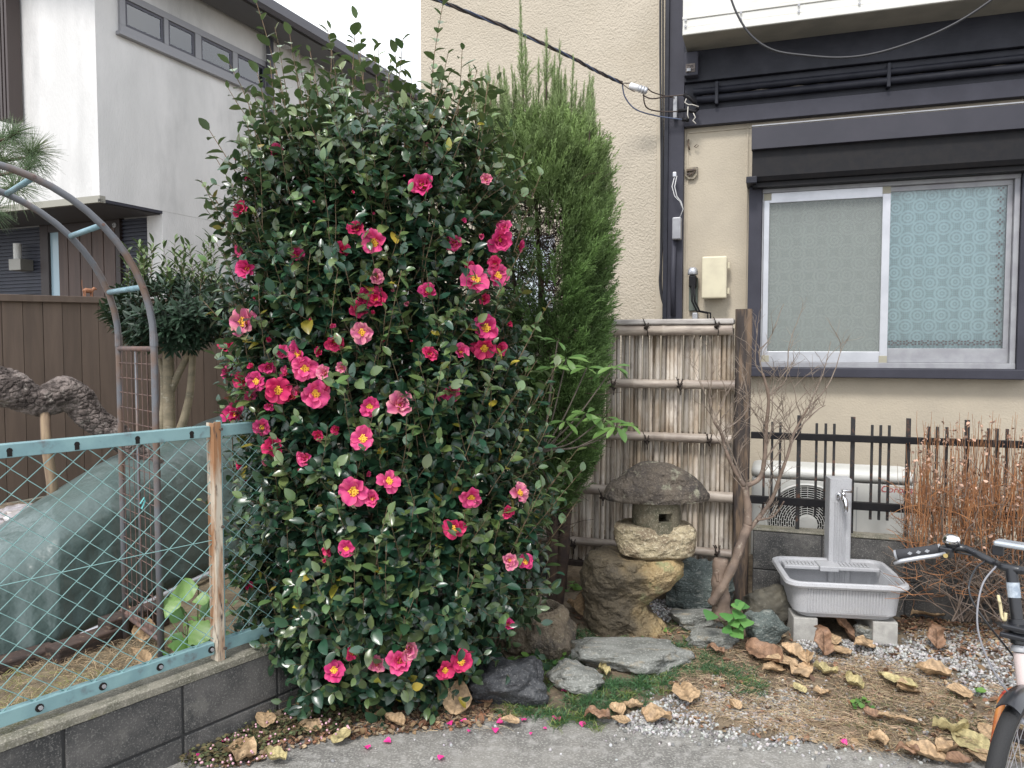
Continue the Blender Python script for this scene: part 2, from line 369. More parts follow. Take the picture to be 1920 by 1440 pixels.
# window
wo_ = MB(); sx0, _ = FB.pl(1427, 500, -.02); 
MB().box(wx0 - .03, sx0, -.06, .1, wz0 - .06, wz1 + .06).build('window_jamb', m_greyp, HB, bevel=.003)
wxr, _ = FB.pl(1908, 500, -.02)
MB().box(wxr + .001, wxr + .07, -.06, .1, wz0 - .06, wz1 + .06).build('window_jamb', m_greyp, HB, bevel=.003)
MB().box(wx0 - .032, wxr + .072, -.085, .1, wz0 - .075, wz0 - .015).build('window_sill', m_greyp, HB, bevel=.006)
win = MB().box(sx0 + .001, wxr, -.04, .06, wz0 - .014, wz0 + .02).box(sx0 + .001, wxr, -.04, .06, wz1 - .03, wz1 + .04).box(wxr - .03, wxr - .001, -.035, .06, wz0 + .02, wz1 - .03).box(sx0 + .002, sx0 + .012, -.035, .06, wz0 + .02, wz1 - .03).build('window', m_alud, HB, bevel=.002)
mx0, _ = FB.pl(1652, 500, -.03); mx1, _ = FB.pl(1667, 500, -.03); lx1, _ = FB.pl(1441, 500, -.03)
zr0 = zat(1500, 659, -.03); zr1 = zat(1500, 378, -.03)
b = MB().box(sx0 + .013, lx1, -.036, -.012, wz0 + .021, wz1 - .031).box(mx0, mx1, -.036, -.012, wz0 + .021, wz1 - .031).box(lx1, mx0, -.035, -.013, wz0 + .021, zr0).box(lx1, mx0, -.035, -.013, zr1, wz1 - .031)
b.build('sash', m_alu, win, bevel=.002)
b = MB()
for (xx, zz) in ((sx0 + .013, wz0 + .021), (mx0, wz0 + .021), (sx0 + .013, wz1 - .075), (mx0, wz1 - .075)): b.box(xx - .002, xx + .045, -.039, -.01, zz - .002, zz + .042)
b.build('corner_cap', M('beige_plastic', (.33, .31, .24), .6), win, bevel=.002)
b = MB().box(mx1 - .03, mx1 - .001, -.005, .02, wz0 + .021, wz1 - .031).box(mx1, wxr - .031, -.005, .02, wz0 + .021, zr0 + .02).box(mx1, wxr - .031, -.005, .02, wz1 - .062, wz1 - .031).box(wxr - .06, wxr - .031, -.004, .021, zr0 + .02, wz1 - .062)
b.build('sash', m_alud, win, bevel=.002)
m_frost = bpy.data.materials.new('frosted_pane'); m_frost.use_nodes = True
_n = m_frost.node_tree.nodes; _l = m_frost.node_tree.links.new; _b = _n['Principled BSDF']; _b.inputs['Base Color'].default_value = (.30, .32, .31, 1); _b.inputs['Roughness'].default_value = .3
_t = _n.new('ShaderNodeBsdfTransparent'); _t.inputs[0].default_value = (.9, .93, .91, 1); _x = _n.new('ShaderNodeMixShader'); _x.inputs[0].default_value = .42
_l(_t.outputs[0], _x.inputs[1]); _l(_b.outputs[0], _x.inputs[2]); _l(_x.outputs[0], _n['Material Output'].inputs['Surface'])
MB().box(lx1, mx0, -.028, -.024, zr0, zr1).build('pane', m_frost, win)
MB().box(mx1, wxr - .06, .004, .008, zr0 + .02, wz1 - .062).build('pane', m_glass, win)
def curtain(x0, x1, y, za, zb, mat, name='lace_curtain'):
    xs = np.linspace(x0, x1, 90); V = []
    for z in (za, zb):
        for x in xs: V.append((x, y + .012 * math.sin(x * 30) + .006 * math.sin(x * 71 + 1), z))
    F = [(i, i + 1, 91 + i, 90 + i) for i in range(89)]
    return link(name, npmesh(name, V, F), mat, win)
curtain(sx0 + .01, mx1 - .02, .05, wz0, wz1, m_lace2); curtain(mx1 - .02, wxr, .055, wz0, wz1, m_lace)
# reddish hem of flowers along the curtain's lower and right edges
m_hem = M('wine_hem', (.17, .11, .12), .9)
b = MB(); random.seed(5)
for i in range(15):
    x = mx1 + .03 + i * (wxr - .07 - mx1 - .03) / 14; z = zr0 + .055
    for k in range(5):
        a = k * 1.2566 + (i % 2) * .6; b.box(x + .014 * math.cos(a) - .006, x + .014 * math.cos(a) + .006, .034, .036, z + .012 * math.sin(a) - .005, z + .012 * math.sin(a) + .005)
for i in range(14):
    z = zr0 + .11 + i * .067; x = wxr - .085
    for k in range(4):
        a = k * 1.57; b.box(x + .012 * math.cos(a) - .005, x + .012 * math.cos(a) + .005, .034, .036, z + .014 * math.sin(a) - .006, z + .014 * math.sin(a) + .006)
b.build('curtain_hem', m_hem, win)
# roller shutter box
hx0, ht = FB.pl(1410, 238, -.16); _, hm = FB.pl(1411, 281, -.19); _, hb = FB.pl(1411, 341, -.16)
MB().prism([(0, ht + .01), (-.15, ht), (-.19, ht - .012), (-.20, hm), (-.14, hm), (-.14, hm + .02), (0, hm + .02)], hx0, 3.1).build('shutter_hood', m_hood, HB, bevel=.002)
MB().prism([(.0, hm + .018), (-.155, hm + .018), (-.16, hm), (-.165, hb + .03), (-.15, hb), (0, hb)], hx0 + .004, 3.1).build('shutter_box', m_blackp, HB, bevel=.004)
MB().box(hx0 + .01, 3.1, -.13, -.04, hb - .03, hb - .001).build('shutter_slot', m_blackp, HB)
MB().box(hx0 - .03, hx0 + .035, -.19, .0, hb - .012, hb + .03).build('shutter_bracket', m_darkp, HB, bevel=.004)
MB().box(hx0, 3.1, -.165, -.155, ht + .001, ht + .008).build('hood_flashing', m_alud, HB)
# balcony
bx0, _ = FB.pl(1281, 60, -.3); _, bz = FB.pl(1283, 72, -.3); _, bzi = FB.pl(1310, 99, -.06)
BZ = bz
MB().box(bx0, xR, -.34, -.066, BZ, BZ + .02).build('balcony_soffit', m_undersd, HB)
pn = MB().box(bx0 + .001, xR, -.35, -.32, BZ + .002, BZ + .045).build('balcony_rail', m_wpanel, HB, bevel=.004)
_, zz1 = FB.pl(1300, 34, -.34); 
MB().box(bx0 + .004, xR, -.345, -.325, BZ + .046, zz1 - .006).build('balcony_panel', m_wpanel, HB, bevel=.003)
MB().box(bx0, xR, -.352, -.32, zz1 - .005, zz1 + .012).build('balcony_rail', m_wpanel, HB, bevel=.003)
MB().box(bx0 + .003, xR, -.347, -.325, zz1 + .013, zz1 + .34).build('balcony_panel', m_wpanel, HB, bevel=.003)
MB().box(bx0 + .002, bx0 + .03, -.348, -.07, BZ + .003, zz1 + .35).build('balcony_end', m_wpanel, HB, bevel=.003)
sc_ = MB()
for i in range(10):
    for zq in (BZ + .05, zz1 - .012): sc_.lathe([(.009, 0), (.009, .006), (.004, .009), (0, .009)], (0, 0, 0), 8) if False else sc_.tube([(bx0 + .02 + i * .33, -.353, zq), (bx0 + .02 + i * .33, -.360, zq)], .0075, 8)
sc_.build('screw_head', m_alud, HB)
# side window in the rough wall, behind the hedge
w2 = MB().box(gx0 + .001, gx0 + .04, -.02, .08, gz0, gz1).box(gx1 - .04, gx1 - .001, -.02, .08, gz0, gz1).box(gx0 + .04, gx1 - .04, -.02, .08, gz0, gz0 + .04).box(gx0 + .04, gx1 - .04, -.02, .08, gz1 - .04, gz1).build('window', m_alu, HB)
MB().box(gx0 + .04, gx1 - .04, .03, .035, gz0 + .04, gz1 - .04).build('pane', M('milky_glass', (.55, .62, .66), .25), w2)

# ------------------------------------------------------------ things fixed to the beige wall
def wallthing(name, label, cat): return fthing(FB, name, label, cat)
def B3(px, py, yl): x, z = FB.pl(px, py, yl); return (x, yl, z)
# cream terminal box
t = wallthing('terminal_box', 'cream plastic terminal box on the beige wall left of the window', 'electrical box')
x0, z1 = FB.pl(1316, 481, -.1); x1, z0 = FB.pl(1362, 559, -.1)
m_cream = M('cream_plastic', (.60, .55, .40), .5, c2=(.54, .49, .36), scale=10)
MB().box(x0 + .006, x1 - .006, -.05, .0, z0 + .006, z1 - .006).build('box_base', m_cream, t, bevel=.005)
MB().box(x0, x1, -.1, -.051, z0, z1).build('box_lid', m_cream, t, bevel=.01)
for zz in (z0 + .05, z1 - .06): MB().box(x1 + .001, x1 + .016, -.06, -.02, zz - .02, zz + .02).build('hinge', m_cream, t, bevel=.002)
# small meter
t = wallthing('junction_fuse', 'black fuse holder under a silver cap beside the cream box', 'fuse holder')
c = B3(1299, 520, -.05)
MB().lathe([(0, .045), (.02, .045), (.031, .03), (.034, .0), (.03, -.004), (0, -.004)], (c[0], c[1], c[2] + .02), 16).build('metal_cap', m_alu, t, smooth=True)
MB().box(c[0] - .024, c[0] + .024, -.075, -.02, c[2] - .07, c[2] + .014).build('fuse_body', m_blackp, t, bevel=.01)
MB().box(c[0] - .028, c[0] + .03, -.018, .005, c[2] - .22, c[2] + .0).build('back_plate', M('green_grey_plate', (.11, .13, .11), .6), t, bevel=.002)
MB().box(c[0] + .0, c[0] + .034, -.06, .0, c[2] - .30, c[2] - .235).build('clamp', m_alud, t, bevel=.006)
for k, dx in enumerate((0, .018)):
    MB().tube([(c[0] + dx * .6, -.08, c[2] - .05), (c[0] + dx, -.085, c[2] - .16), (c[0] + .03 + dx, -.06, c[2] - .225), (c[0] + .1 + dx, -.05, c[2] - .24), (c[0] + .10 + dx, -.05, c[2] - .29), (c[0] + .03 + dx * 2, -.045, c[2] - .37), (c[0] - .01, -.04, c[2] - .5)], .006, 8).build('cable', m_blackp, t, smooth=True)
# grey capped box with loose wires on the column
t = wallthing('switch_box', 'small grey metal box with loose white wires on the dark column', 'electrical box')
x0, z1 = FB.pl(1261, 408, -.08); x1, z0 = FB.pl(1277, 449, -.08)
MB().box(x0, x1, -.1, -.036, z0, z1).build('box_body', m_alud, t, bevel=.008)
for k in range(2):
    MB().tube([B3(1265 + 4 * k, 330, -.09), B3(1260 + 5 * k, 350, -.1), B3(1265 + 4 * k, 368, -.1), B3(1275 + 2 * k, 378, -.09), B3(1281, 392, -.08), B3(1274, 409, -.07)], .0028, 6).build('wire', M('white_wire', (.6, .6, .6), .6), t, smooth=True)
MB().box(*(lambda p: (p[0] - .012, p[0] + .012, -.1, -.08, p[2] - .014, p[2] + .018))(B3(1265, 328, -.09))).build('wire_cap', m_alu, t, bevel=.004)
MB().tube([B3(1264, 452, -.05), B3(1262, 520, -.05), B3(1262, 592, -.05)], .017, 10).build('conduit', m_greyp, t, smooth=True)
# hexagonal bracket and hooks
t = wallthing('wall_bracket', 'rusty hexagonal metal bracket screwed to the beige panel', 'bracket')
c = B3(1296, 324, -.01)
m_rust = M('rust', (.13, .09, .06), .8, c2=(.06, .05, .05), scale=40)
m_hexp = M('dirty_beige_metal', (.30, .26, .19), .7, c2=(.12, .10, .08), scale=40)
pr = [(-.042, .036), (.042, .036), (.042, -.012), (.02, -.042), (-.016, -.042), (-.042, -.014)]
b = MB(); n_ = 6; inn = [(x * .68, z * .68) for x, z in pr]
for yy in (0,):
    vs = [(c[0] + x, -.012, c[2] + z) for x, z in pr] + [(c[0] + x, -.012, c[2] + z) for x, z in inn] + [(c[0] + x, .0115, c[2] + z) for x, z in pr] + [(c[0] + x, .0115, c[2] + z) for x, z in inn]
    fs = [(i, (i + 1) % 6, 6 + (i + 1) % 6, 6 + i) for i in range(6)] + [(i, 12 + i, 12 + (i + 1) % 6, (i + 1) % 6) for i in range(6)] + [(6 + i, 6 + (i + 1) % 6, 18 + (i + 1) % 6, 18 + i) for i in range(6)]
    b.add(vs, fs)
b.build('rim', m_hexp, t)
MB().box(c[0] - .03, c[0] + .03, -.022, -.004, c[2] + .012, c[2] + .024).box(c[0] - .03, c[0] + .004, -.02, -.003, c[2] - .01, c[2] - .002).tube([(c[0] - .02, -.015, c[2] - .02), (c[0] + .025, -.02, c[2] + .004)], .005, 6).build('latch', m_rust, t)
t = wallthing('wall_hook', 'old rusty hook with ring high on the beige panel', 'hook')
MB().tube([B3(1291, 262, -.005), B3(1290, 272, -.02), B3(1293, 281, -.01)], .006, 7).build('hook', m_rust, t, smooth=True)
MB().tube([B3(1302, 275, -.01), B3(1306, 271, -.02), B3(1310, 273, -.02), B3(1305, 277, -.015), B3(1302, 275, -.01)], .0025, 6).build('ring', m_rust, t, smooth=True)
# fixture under the balcony
t = wallthing('wall_fixture', 'dark square socket hanging on the corner under the balcony', 'light socket')
x0, z1 = FB.pl(1283, 99, -.13); x1, z0 = FB.pl(1309, 141, -.13)
MB().box(x0, x1, -.14, -.067, z0, z1).build('housing', m_greyp, t, bevel=.008)
MB().box(x0 + .012, x1 - .018, -.146, -.139, z0 + .02, z0 + .075).build('opening', M('dirty_socket', (.20, .17, .15), .7, c2=(.05, .04, .04), scale=60), t, bevel=.003)
MB().box(x0 + .02, x0 + .045, -.158, -.147, z0 + .024, z0 + .042).build('contact', m_alud, t)
# insulator bracket with taped joints
t = wallthing('cable_bracket', 'metal cable anchor with taped black wire joints on the dark corner column', 'bracket')
MB().box(*(lambda p, q: (p[0], q[0], -.075, -.036, q[2], p[2]))(B3(1263, 181, -.05), B3(1270, 223, -.05))).build('anchor_plate', m_alud, t, bevel=.004)
MB().tube([B3(1283, 178, -.11), B3(1292, 182, -.12), B3(1300, 190, -.12), B3(1303, 197, -.1)], .013, 8).build('taped_joint', m_blackp, t, smooth=True)
MB().tube([B3(1272, 208, -.11), B3(1288, 206, -.12), B3(1303, 210, -.12), B3(1308, 204, -.1)], .012, 8).build('taped_joint', m_blackp, t, smooth=True)
MB().tube([B3(1279, 224, -.1), B3(1292, 225, -.1)], .013, 8).build('taped_joint', m_blackp, t, smooth=True)
for pts in ([(1287, 185), (1284, 192), (1290, 196), (1298, 196), (1310, 200)], [(1290, 200), (1289, 215), (1291, 222)], [(1300, 212), (1304, 220), (1299, 226), (1305, 232)]):
    MB().tube([B3(x, y, -.13) for x, y in pts], .0035, 6).build('wire_end', M('pale_wire', (.5, .47, .42), .6), t, smooth=True)

# wires
def cat_pts(P, n=8):
    P = [Vector(p) for p in P]; out = []
    for i in range(len(P) - 1):
        a = P[max(i - 1, 0)]; b_ = P[i]; c_ = P[i + 1]; d_ = P[min(i + 2, len(P) - 1)]
        for k in range(n):
            t_ = k / n; out.append(.5 * ((2 * b_) + (c_ - a) * t_ + (2 * a - 5 * b_ + 4 * c_ - d_) * t_ * t_ + (3 * b_ - a - 3 * c_ + d_) * t_ ** 3))
    out.append(P[-1]); return out
def WB(px, py, yl): p = B3(px, py, yl); return FB.W(*p)
m_wireb = M('blue_grey_wire', (.06, .08, .14), .5); m_wire = M('black_cable', (.018, .018, .022), .5); m_wirebr = M('brown_cable', (.05, .035, .03), .6)
t = thing('service_cable', 'twisted black service cable running down to the white insulator on the corner', 'cable')
for k, (mm, r_) in enumerate(((m_wire, .0065), (m_wirebr, .006), (m_wireb, .005))):
    P = [(760, -25, -1.7), (850, 12, -1.3), (960, 56, -.95), (1060, 102, -.65), (1120, 134, -.42), (1167, 156, -.25)]
    C_ = cat_pts([WB(*p) for p in P], 16); pts = [c + Vector((0, .006 * math.cos(i * .5 + k * 2.1), .007 * math.sin(i * .5 + k * 2.1))) for i, c in enumerate(C_)]
    MB().tube(pts, r_, 6).build('strand', mm, t, smooth=True)
def cable(name, label, P, rad, mat, n=10):
    o = MB().tube(cat_pts([WB(*p) for p in P], n), rad, 7).build(name, mat, None, smooth=True); return tag(o, label, 'cable')
cable('blue_wire', 'thin blue wire hanging in an arc below the white insulator', [(1167, 158, -.25), (1172, 182, -.22), (1192, 205, -.18), (1230, 217, -.12), (1270, 223, -.09), (1282, 224, -.09)], .0045, m_wireb)
cable('looped_wire', 'brown looped wire dropping from the insulator to the lower taped joint', [(1207, 170, -.22), (1208, 192, -.2), (1216, 204, -.16), (1240, 209, -.12), (1272, 209, -.1)], .0045, m_wirebr)
cable('upper_wire', 'brown wire from the insulator to the upper taped joint', [(1205, 178, -.22), (1222, 185, -.2), (1250, 181, -.12), (1284, 178, -.1)], .0045, m_wirebr)
cable('anchor_wire', 'steel stay wire tying the insulator to the anchor plate', [(1212, 163, -.22), (1222, 172, -.2), (1240, 178, -.13), (1266, 184, -.07)], .004, m_wirebr)
t = thing('insulator', 'white ceramic cable insulator wound with wire in front of the beige wall', 'insulator')
a = WB(1180, 160, -.24); c_ = WB(1216, 172, -.22); d_ = c_ - a
MB().tube([a, a + d_ * .06, a + d_ * .48, a + d_ * .5], [.012, .021, .023, .015], 12).build('ceramic_body', M('white_ceramic', (.72, .72, .74), .25), t, smooth=True)
MB().tube([a + d_ * k for k in (.5, .52, .62, .64, .66, .76, .78, .80, .92, .94)], [.016, .025, .025, .015, .025, .025, .015, .025, .022, .01], 12).build('winding', m_alu, t, smooth=True)
MB().tube([WB(1167, 156, -.25), WB(1182, 156, -.24)], .003, 6).tube([WB(1167, 157, -.25), WB(1178, 166, -.24), WB(1190, 172, -.24)], .003, 6).build('tie_wire', m_wirebr, t)
tag(MB().tube(cat_pts([WB(*p) for p in [(1362, -30, -.8), (1380, 22, -.8), (1408, 66, -.8), (1450, 94, -.8), (1510, 104, -.8), (1580, 108, -.8), (1650, 98, -.8), (1740, 68, -.8), (1810, 33, -.8), (1880, -15, -.8)]], 10), .0062, 8).build('slack_cable', m_wire, None, smooth=True), 'thick black cable sagging in a loop in front of the white balcony', 'cable')
for lab, P, r_ in (('left one of the two black cables running down the rough beige wall', [(1238, -20), (1238, 120), (1240, 300), (1239, 480), (1237, 530), (1244, 570), (1262, 600)], .007),
                   ('right one of the two black cables running down the rough beige wall', [(1243, -20), (1243, 120), (1243, 300), (1243, 420), (1240, 500), (1241, 550), (1250, 580), (1266, 600)], .006)):
    cable('wall_cable', lab, [(x, y, -.014) for x, y in P], r_, m_wire)
# ------------------------------------------------------------ grey-white house on the left
HA = fthing(FA, 'white_house', 'pale grey rendered house with overhanging upper floor behind the board fence', 'house')
_, zo = FA.pl(187, 372); xr_, _ = FA.pl(304, 393); xend, _ = FA.pl(812, 200)
HAT = 6.2
p = FA.pl(605, 90, -.45); ez = p[1]
MB().box(0, xend, 0, 6.5, zo, ez + .28).build('wall', m_white_st, HA)
MB().box(xr_, xend - .002, .002, .22, 0, zo - .001).build('wall', m_white_st, HA)
MB().box(-.004, .06, -.004, 6.5, zo - .035, zo + .03).build('overhang_edge', M('beige_drip_edge', (.30, .29, .25), .7), HA)
MB().box(-.004, xr_, -.004, .02, zo - .03, zo - .002).build('overhang_edge', m_greyp, HA)
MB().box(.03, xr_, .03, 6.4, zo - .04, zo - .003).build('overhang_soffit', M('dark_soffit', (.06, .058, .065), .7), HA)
m_siding = M('dark_ribbed_siding', (.038, .042, .062), .55, c2=(.03, .034, .05), scale=4)
b = MB(); xs_ = xr_ + .12; zz = .3
prof = []
while zz < zo - .05: prof += [(0, zz), (-.018, zz + .004), (-.018, zz + .024), (0, zz + .028)]; zz += .042
sd_ = MB(); 
vs = [(xs_ + a_, .22, z_) for a_, z_ in prof] + [(xs_ + a_, 6.4, z_) for a_, z_ in prof]
n_ = len(prof); sd_.add(vs, [(i, i + 1, n_ + i + 1, n_ + i) for i in range(n_ - 1)]); sd_.build('ribbed_siding', m_siding, HA)
# entrance door
def A2(px, py): return FA.plx(px, py, xs_ - .03)
dy1, _ = A2(78, 480); dy0, _ = A2(228, 480); _, dz1 = A2(150, 415)
dframe = MB().box(xs_ - .05, xs_ + .02, dy0, dy0 + .07, .3, dz1).box(xs_ - .05, xs_ + .02, dy1 - .14, dy1, .3, dz1).box(xs_ - .049, xs_ + .02, dy0 + .07, dy1 - .14, dz1 - .1, dz1).build('door', M('dark_brown_door_frame', (.035, .024, .022), .5), HA, bevel=.004)
gy1, _ = A2(93, 480); gy0, _ = A2(110, 480)
MB().box(xs_ - .02, xs_, gy0, gy1, .3, dz1 - .1).build('side_light', M('pale_blue_glass', (.36, .50, .58), .15), dframe)
pxs = [110, 128, 151, 173, 195, 217]
m_doorw = M('door_board', (.105, .068, .055), .55, c2=(.08, .052, .042), scale=6, stretch=(3, 3, .3))
for a_, c_ in zip(pxs[:-1], pxs[1:]):
    ya, _ = A2(a_, 480); yb, _ = A2(c_, 480)
    MB().box(xs_ - .035, xs_ - .001, yb + .006, ya - .006, .3, dz1 - .1).build('door_board', m_doorw, dframe, bevel=.003)
MB().tube([(xs_ - .06, *A2(218, 423)), (xs_ - .04, *A2(218, 423))], .028, 14).build('door_badge', M('badge_ring', (.5, .5, .52), .4, c2=(.1, .1, .1), scale=70), dframe)
# wall lamp
t = fthing(FA, 'wall_lamp', 'cylindrical white lamp on a square metal box beside the front door', 'lamp')
ly0, lz1 = FA.plx(45, 456, xs_ - .12); ly1, lz0 = FA.plx(26, 508, xs_ - .12); _, lzm = FA.plx(35, 486, xs_ - .12)
MB().tube([(xs_ - .12, (ly0 + ly1) / 2 + .02, lzm), (xs_ - .12, (ly0 + ly1) / 2 + .02, lz1)], .045, 16).build('lamp_tube', M('opal_white', (.68, .68, .65), .4), t, smooth=False, angle=40)
MB().box(xs_ - .18, xs_ - .02, ly0 - .01, ly1 - .0, lz0, lzm - .002).build('lamp_base', M('champagne_metal', (.30, .29, .26), .45, metal=.5), t, bevel=.004)
# louvers upper left
for k in range(4):
    ya, _ = FA.plx(4 + k * 6.5, 100, -.1)
    MB().box(-.16, -.02, ya - .012, ya + .02, FA.plx(10, 228, -.1)[1], ez).build('louver_slat', M('dark_brown_slat', (.06, .045, .042), .5) if k == 0 else bpy.data.materials['dark_brown_slat'], HA, bevel=.003)
# ribbon window
wzt = FA.pl(305, 35)[1]; wzb = FA.pl(303, 82)[1]
fx0, _ = FA.pl(221, 30); fx1, _ = FA.pl(500, 150)
wf = MB().box(fx0, fx1, -.035, .02, wzb - .07, wzb).box(fx0, fx1, -.035, .02, wzt, wzt + .07).build('window', M('pewter_frame', (.27, .27, .285), .5, metal=.2), HA, bevel=.003)
MB().box(fx0 - .03, fx1 + .03, -.06, .02, wzb - .11, wzb - .071).build('window_sill', bpy.data.materials['pewter_frame'], HA, bevel=.004)
panes = [(232, 304), (312, 362), (373, 432), (441, 493)]
xe = [fx0]
for k, (a_, c_) in enumerate(panes):
    xa, _ = FA.pl(a_, 70); xb, _ = FA.pl(c_, 70)
    MB().box(xe[-1] + .001, xa, -.034, .02, wzb, wzt).build('mullion', bpy.data.materials['pewter_frame'], wf, bevel=.003)
    g = MB().box(xa + .002, xa + .03, -.02, .0, wzb, wzt).box(xb - .03, xb - .002, -.02, .0, wzb, wzt).box(xa + .03, xb - .03, -.02, .0, wzb, wzb + .03).box(xa + .03, xb - .03, -.02, .0, wzt - .03, wzt)
    g.build('sash', M('dark_sash', (.08, .08, .10), .5) if k == 0 else bpy.data.materials['dark_sash'], wf, bevel=.002)
    MB().box(xa + .02, xb - .02, -.012, -.008, wzb + .02, wzt - .02).build('pane', m_glassA, wf)
    MB().box(xa + .01, xb - .01, -.0065, -.004, wzb + .01, wzt - .01).build('blind', M('grey_blue_blind', (.40, .50, .78), .8) if k == 0 else bpy.data.materials['grey_blue_blind'], wf)  # sheet behind the glass; blue window reflections are put into its colour
    xe.append(xb)
MB().box(xe[-1] + .001, fx1, -.034, .02, wzb, wzt).build('mullion', bpy.data.materials['pewter_frame'], wf)
# slim window low on the side, downpipe, vent
sx, sz1 = FA.pl(434, 395); sx2, sz0 = FA.pl(447, 575)
w3 = MB().box(sx, sx + .06, -.03, .02, sz0, sz1).box(sx2, sx2 + .06, -.03, .02, sz0, sz1).box(sx + .06, sx2, -.03, .02, sz0, sz0 + .06).box(sx + .06, sx2, -.03, .02, sz1 - .06, sz1).build('window', bpy.data.materials['pewter_frame'], HA, bevel=.003)
MB().box(sx + .05, sx2 + .01, -.01, -.003, sz0 + .05, sz1 - .05).build('pane', m_glassA, w3)
dx, _ = FA.pl(498, 130)
dp = MB().tube([(dx, -.07, ez + .05), (dx, -.07, .4)], .045, 12).build('downpipe', M('grey_pipe', (.13, .13, .15), .5), HA, smooth=True)
vx, vz1 = FA.pl(520, 66); vx2, vz0 = FA.pl(535, 95)
MB().box(vx, vx2, -.14, .0, vz0, vz1).build('vent_hood', M('vent_grey', (.45, .45, .46), .6), HA, bevel=.02)
# roof, gutter
MB().prism([(-.55, ez), (-.50, ez + .16), (-.42, ez + .22), (3.2, ez + 1.2), (6.9, ez + .2), (6.9, ez + .05), (3.2, ez + 1.0), (0, ez + .12), (-.45, ez - .0)], -.6, xend + .4).build('roof', M('dark_roof', (.07, .07, .08), .6), HA)
MB().prism([(-.64, ez + .10), (-.63, ez + .0), (-.58, ez - .03), (-.52, ez + .0), (-.51, ez + .10), (-.53, ez + .10), (-.54, ez + .02), (-.58, ez - .01), (-.61, ez + .02), (-.62, ez + .10)], -.6, xend + .42).build('gutter', M('gutter_grey', (.085, .082, .095), .4), HA)
MB().prism([(-.50, ez - .02), (-.08, ez - .02), (-.08, ez - .0), (-.50, ez - .0)], -.5, xend + .3).build('eave_soffit', M('eave_grey', (.10, .098, .10), .6), HA)

# ------------------------------------------------------------ brown board fence
BF_ = fthing(FC, 'board_fence', 'tall brown wooden board fence in front of the pale grey house', 'fence')
def ctop(x): return 1.5 + .372 + .03 * x
def cbot(x): return .35 + .0 * x
pitch = .153; nb = 30
bd = MB().box(0, pitch - .006, 0, .022, 0, 1).mesh('board')
for i in range(-4, nb):
    x = i * pitch + .01; o = link('board', bd, m_brownw, BF_); o.location = (x, .003 * (i % 2), cbot(x)); o.scale = (1, 1, ctop(x) - .045 - cbot(x))
x0, x1 = -4 * pitch, nb * pitch
MB().add([(x0, -.03, ctop(x0) - .05), (x1, -.03, ctop(x1) - .05), (x1, .06, ctop(x1) - .05), (x0, .06, ctop(x0) - .05), (x0, -.03, ctop(x0)), (x1, -.03, ctop(x1)), (x1, .06, ctop(x1)), (x0, .06, ctop(x0))],
         [(3, 2, 1, 0), (4, 5, 6, 7), (0, 1, 5, 4), (1, 2, 6, 5), (2, 3, 7, 6), (3, 0, 4, 7)]).build('top_rail', m_brownw, BF_, bevel=.003)
MB().box(x0, x1, .03, .05, .4, 1.8).build('back_boarding', m_gap, BF_)  # near-black sheet: shade of the gaps between boards put into its colour
tag(MB().box(x0, x1, -.06, .12, .1, .348).build('fence_kerb', m_cap, None), 'low mossy concrete kerb under the brown board fence', 'kerb')
_k = bpy.data.objects['fence_kerb']; _k.location = FC.o; _k.rotation_euler = (0, 0, FC.a)
# small figurine on the fence
t = thing('animal_figurine', 'tiny orange brown animal figurine standing on top of the board fence', 'figurine')
fx, fz = FC.pl(165, 555, .015); q = FC.W(fx, .015, ctop(fx)); t.location = q; t.rotation_euler = (0, 0, FC.a)
m_fig = M('orange_brown_clay', (.28, .12, .06), .6)
b = MB(); b.tube([(-.04, 0, .045), (-.02, 0, .05), (.03, 0, .048), (.045, 0, .045)], [.012, .02, .019, .01], 8).build('body', m_fig, t, smooth=True)
MB().tube([(.035, 0, .052), (.055, 0, .07), (.075, 0, .066)], [.011, .014, .007], 8).build('head', m_fig, t, smooth=True)
for sx_, sy_ in ((-.03, -.01), (-.03, .01), (.03, -.01), (.03, .01)): MB().tube([(sx_, sy_, .045), (sx_, sy_, 0)], [.006, .005], 6).build('leg', m_fig, t)
MB().tube([(-.042, 0, .05), (-.05, 0, .09), (-.048, 0, .13)], .0022, 5).build('tail', m_fig, t)
# ------------------------------------------------------------ block wall and wire fence (left)
WL = fthing(FF, 'block_wall', 'low grey concrete block wall under the wire fence', 'wall')
XE = 2.6; WT = .31; BH = .19; BLN = .4
bk = MB().box(.005, BLN - .005, .006, .1, .005, BH - .005).mesh('block')
_, wtop = 0, WT
cap_h = .03
for row in range(2):
    z = WT - cap_h - BH * (row + 1)
    off = 0 if row == 0 else 0
    for i in range(-6, 8):
        x = i * BLN + off
        if x + BLN > XE + .3: continue
        o = link('block', bk, m_concB, WL); o.location = (x, random.uniform(-.001, .001), z); 
        if not o.modifiers: 
            md = o.modifiers.new('bevel', 'BEVEL'); md.width = .004; md.segments = 2
MB().box(-6 * BLN, XE, .014, .098, -.1, WT - cap_h).build('mortar', m_mortar, WL)
rs = []
for i in range(120):
    x = -2.4 + (XE + 2.4) * i / 119; q = .002 * noise.noise(Vector((x * 14, 0, 0))); rs.append([(x, .0 + q, WT - cap_h - .001), (x, -.001 + q, WT - .006), (x, .006 + q, WT), (x, .112, WT + q), (x, .114, WT - cap_h)])
MB().rings([r[::-1] for r in rs]).build('coping', m_cap, WL)
m_teal = M('teal_galvanised_paint', (.22, .36, .37), .5, c2=(.17, .29, .31), scale=9, detail=6, c3=(.13, .16, .17), scale3=18, lo3=.58, hi3=.72, metal=.1)
m_tealw = M('teal_wire', (.21, .37, .36), .45)
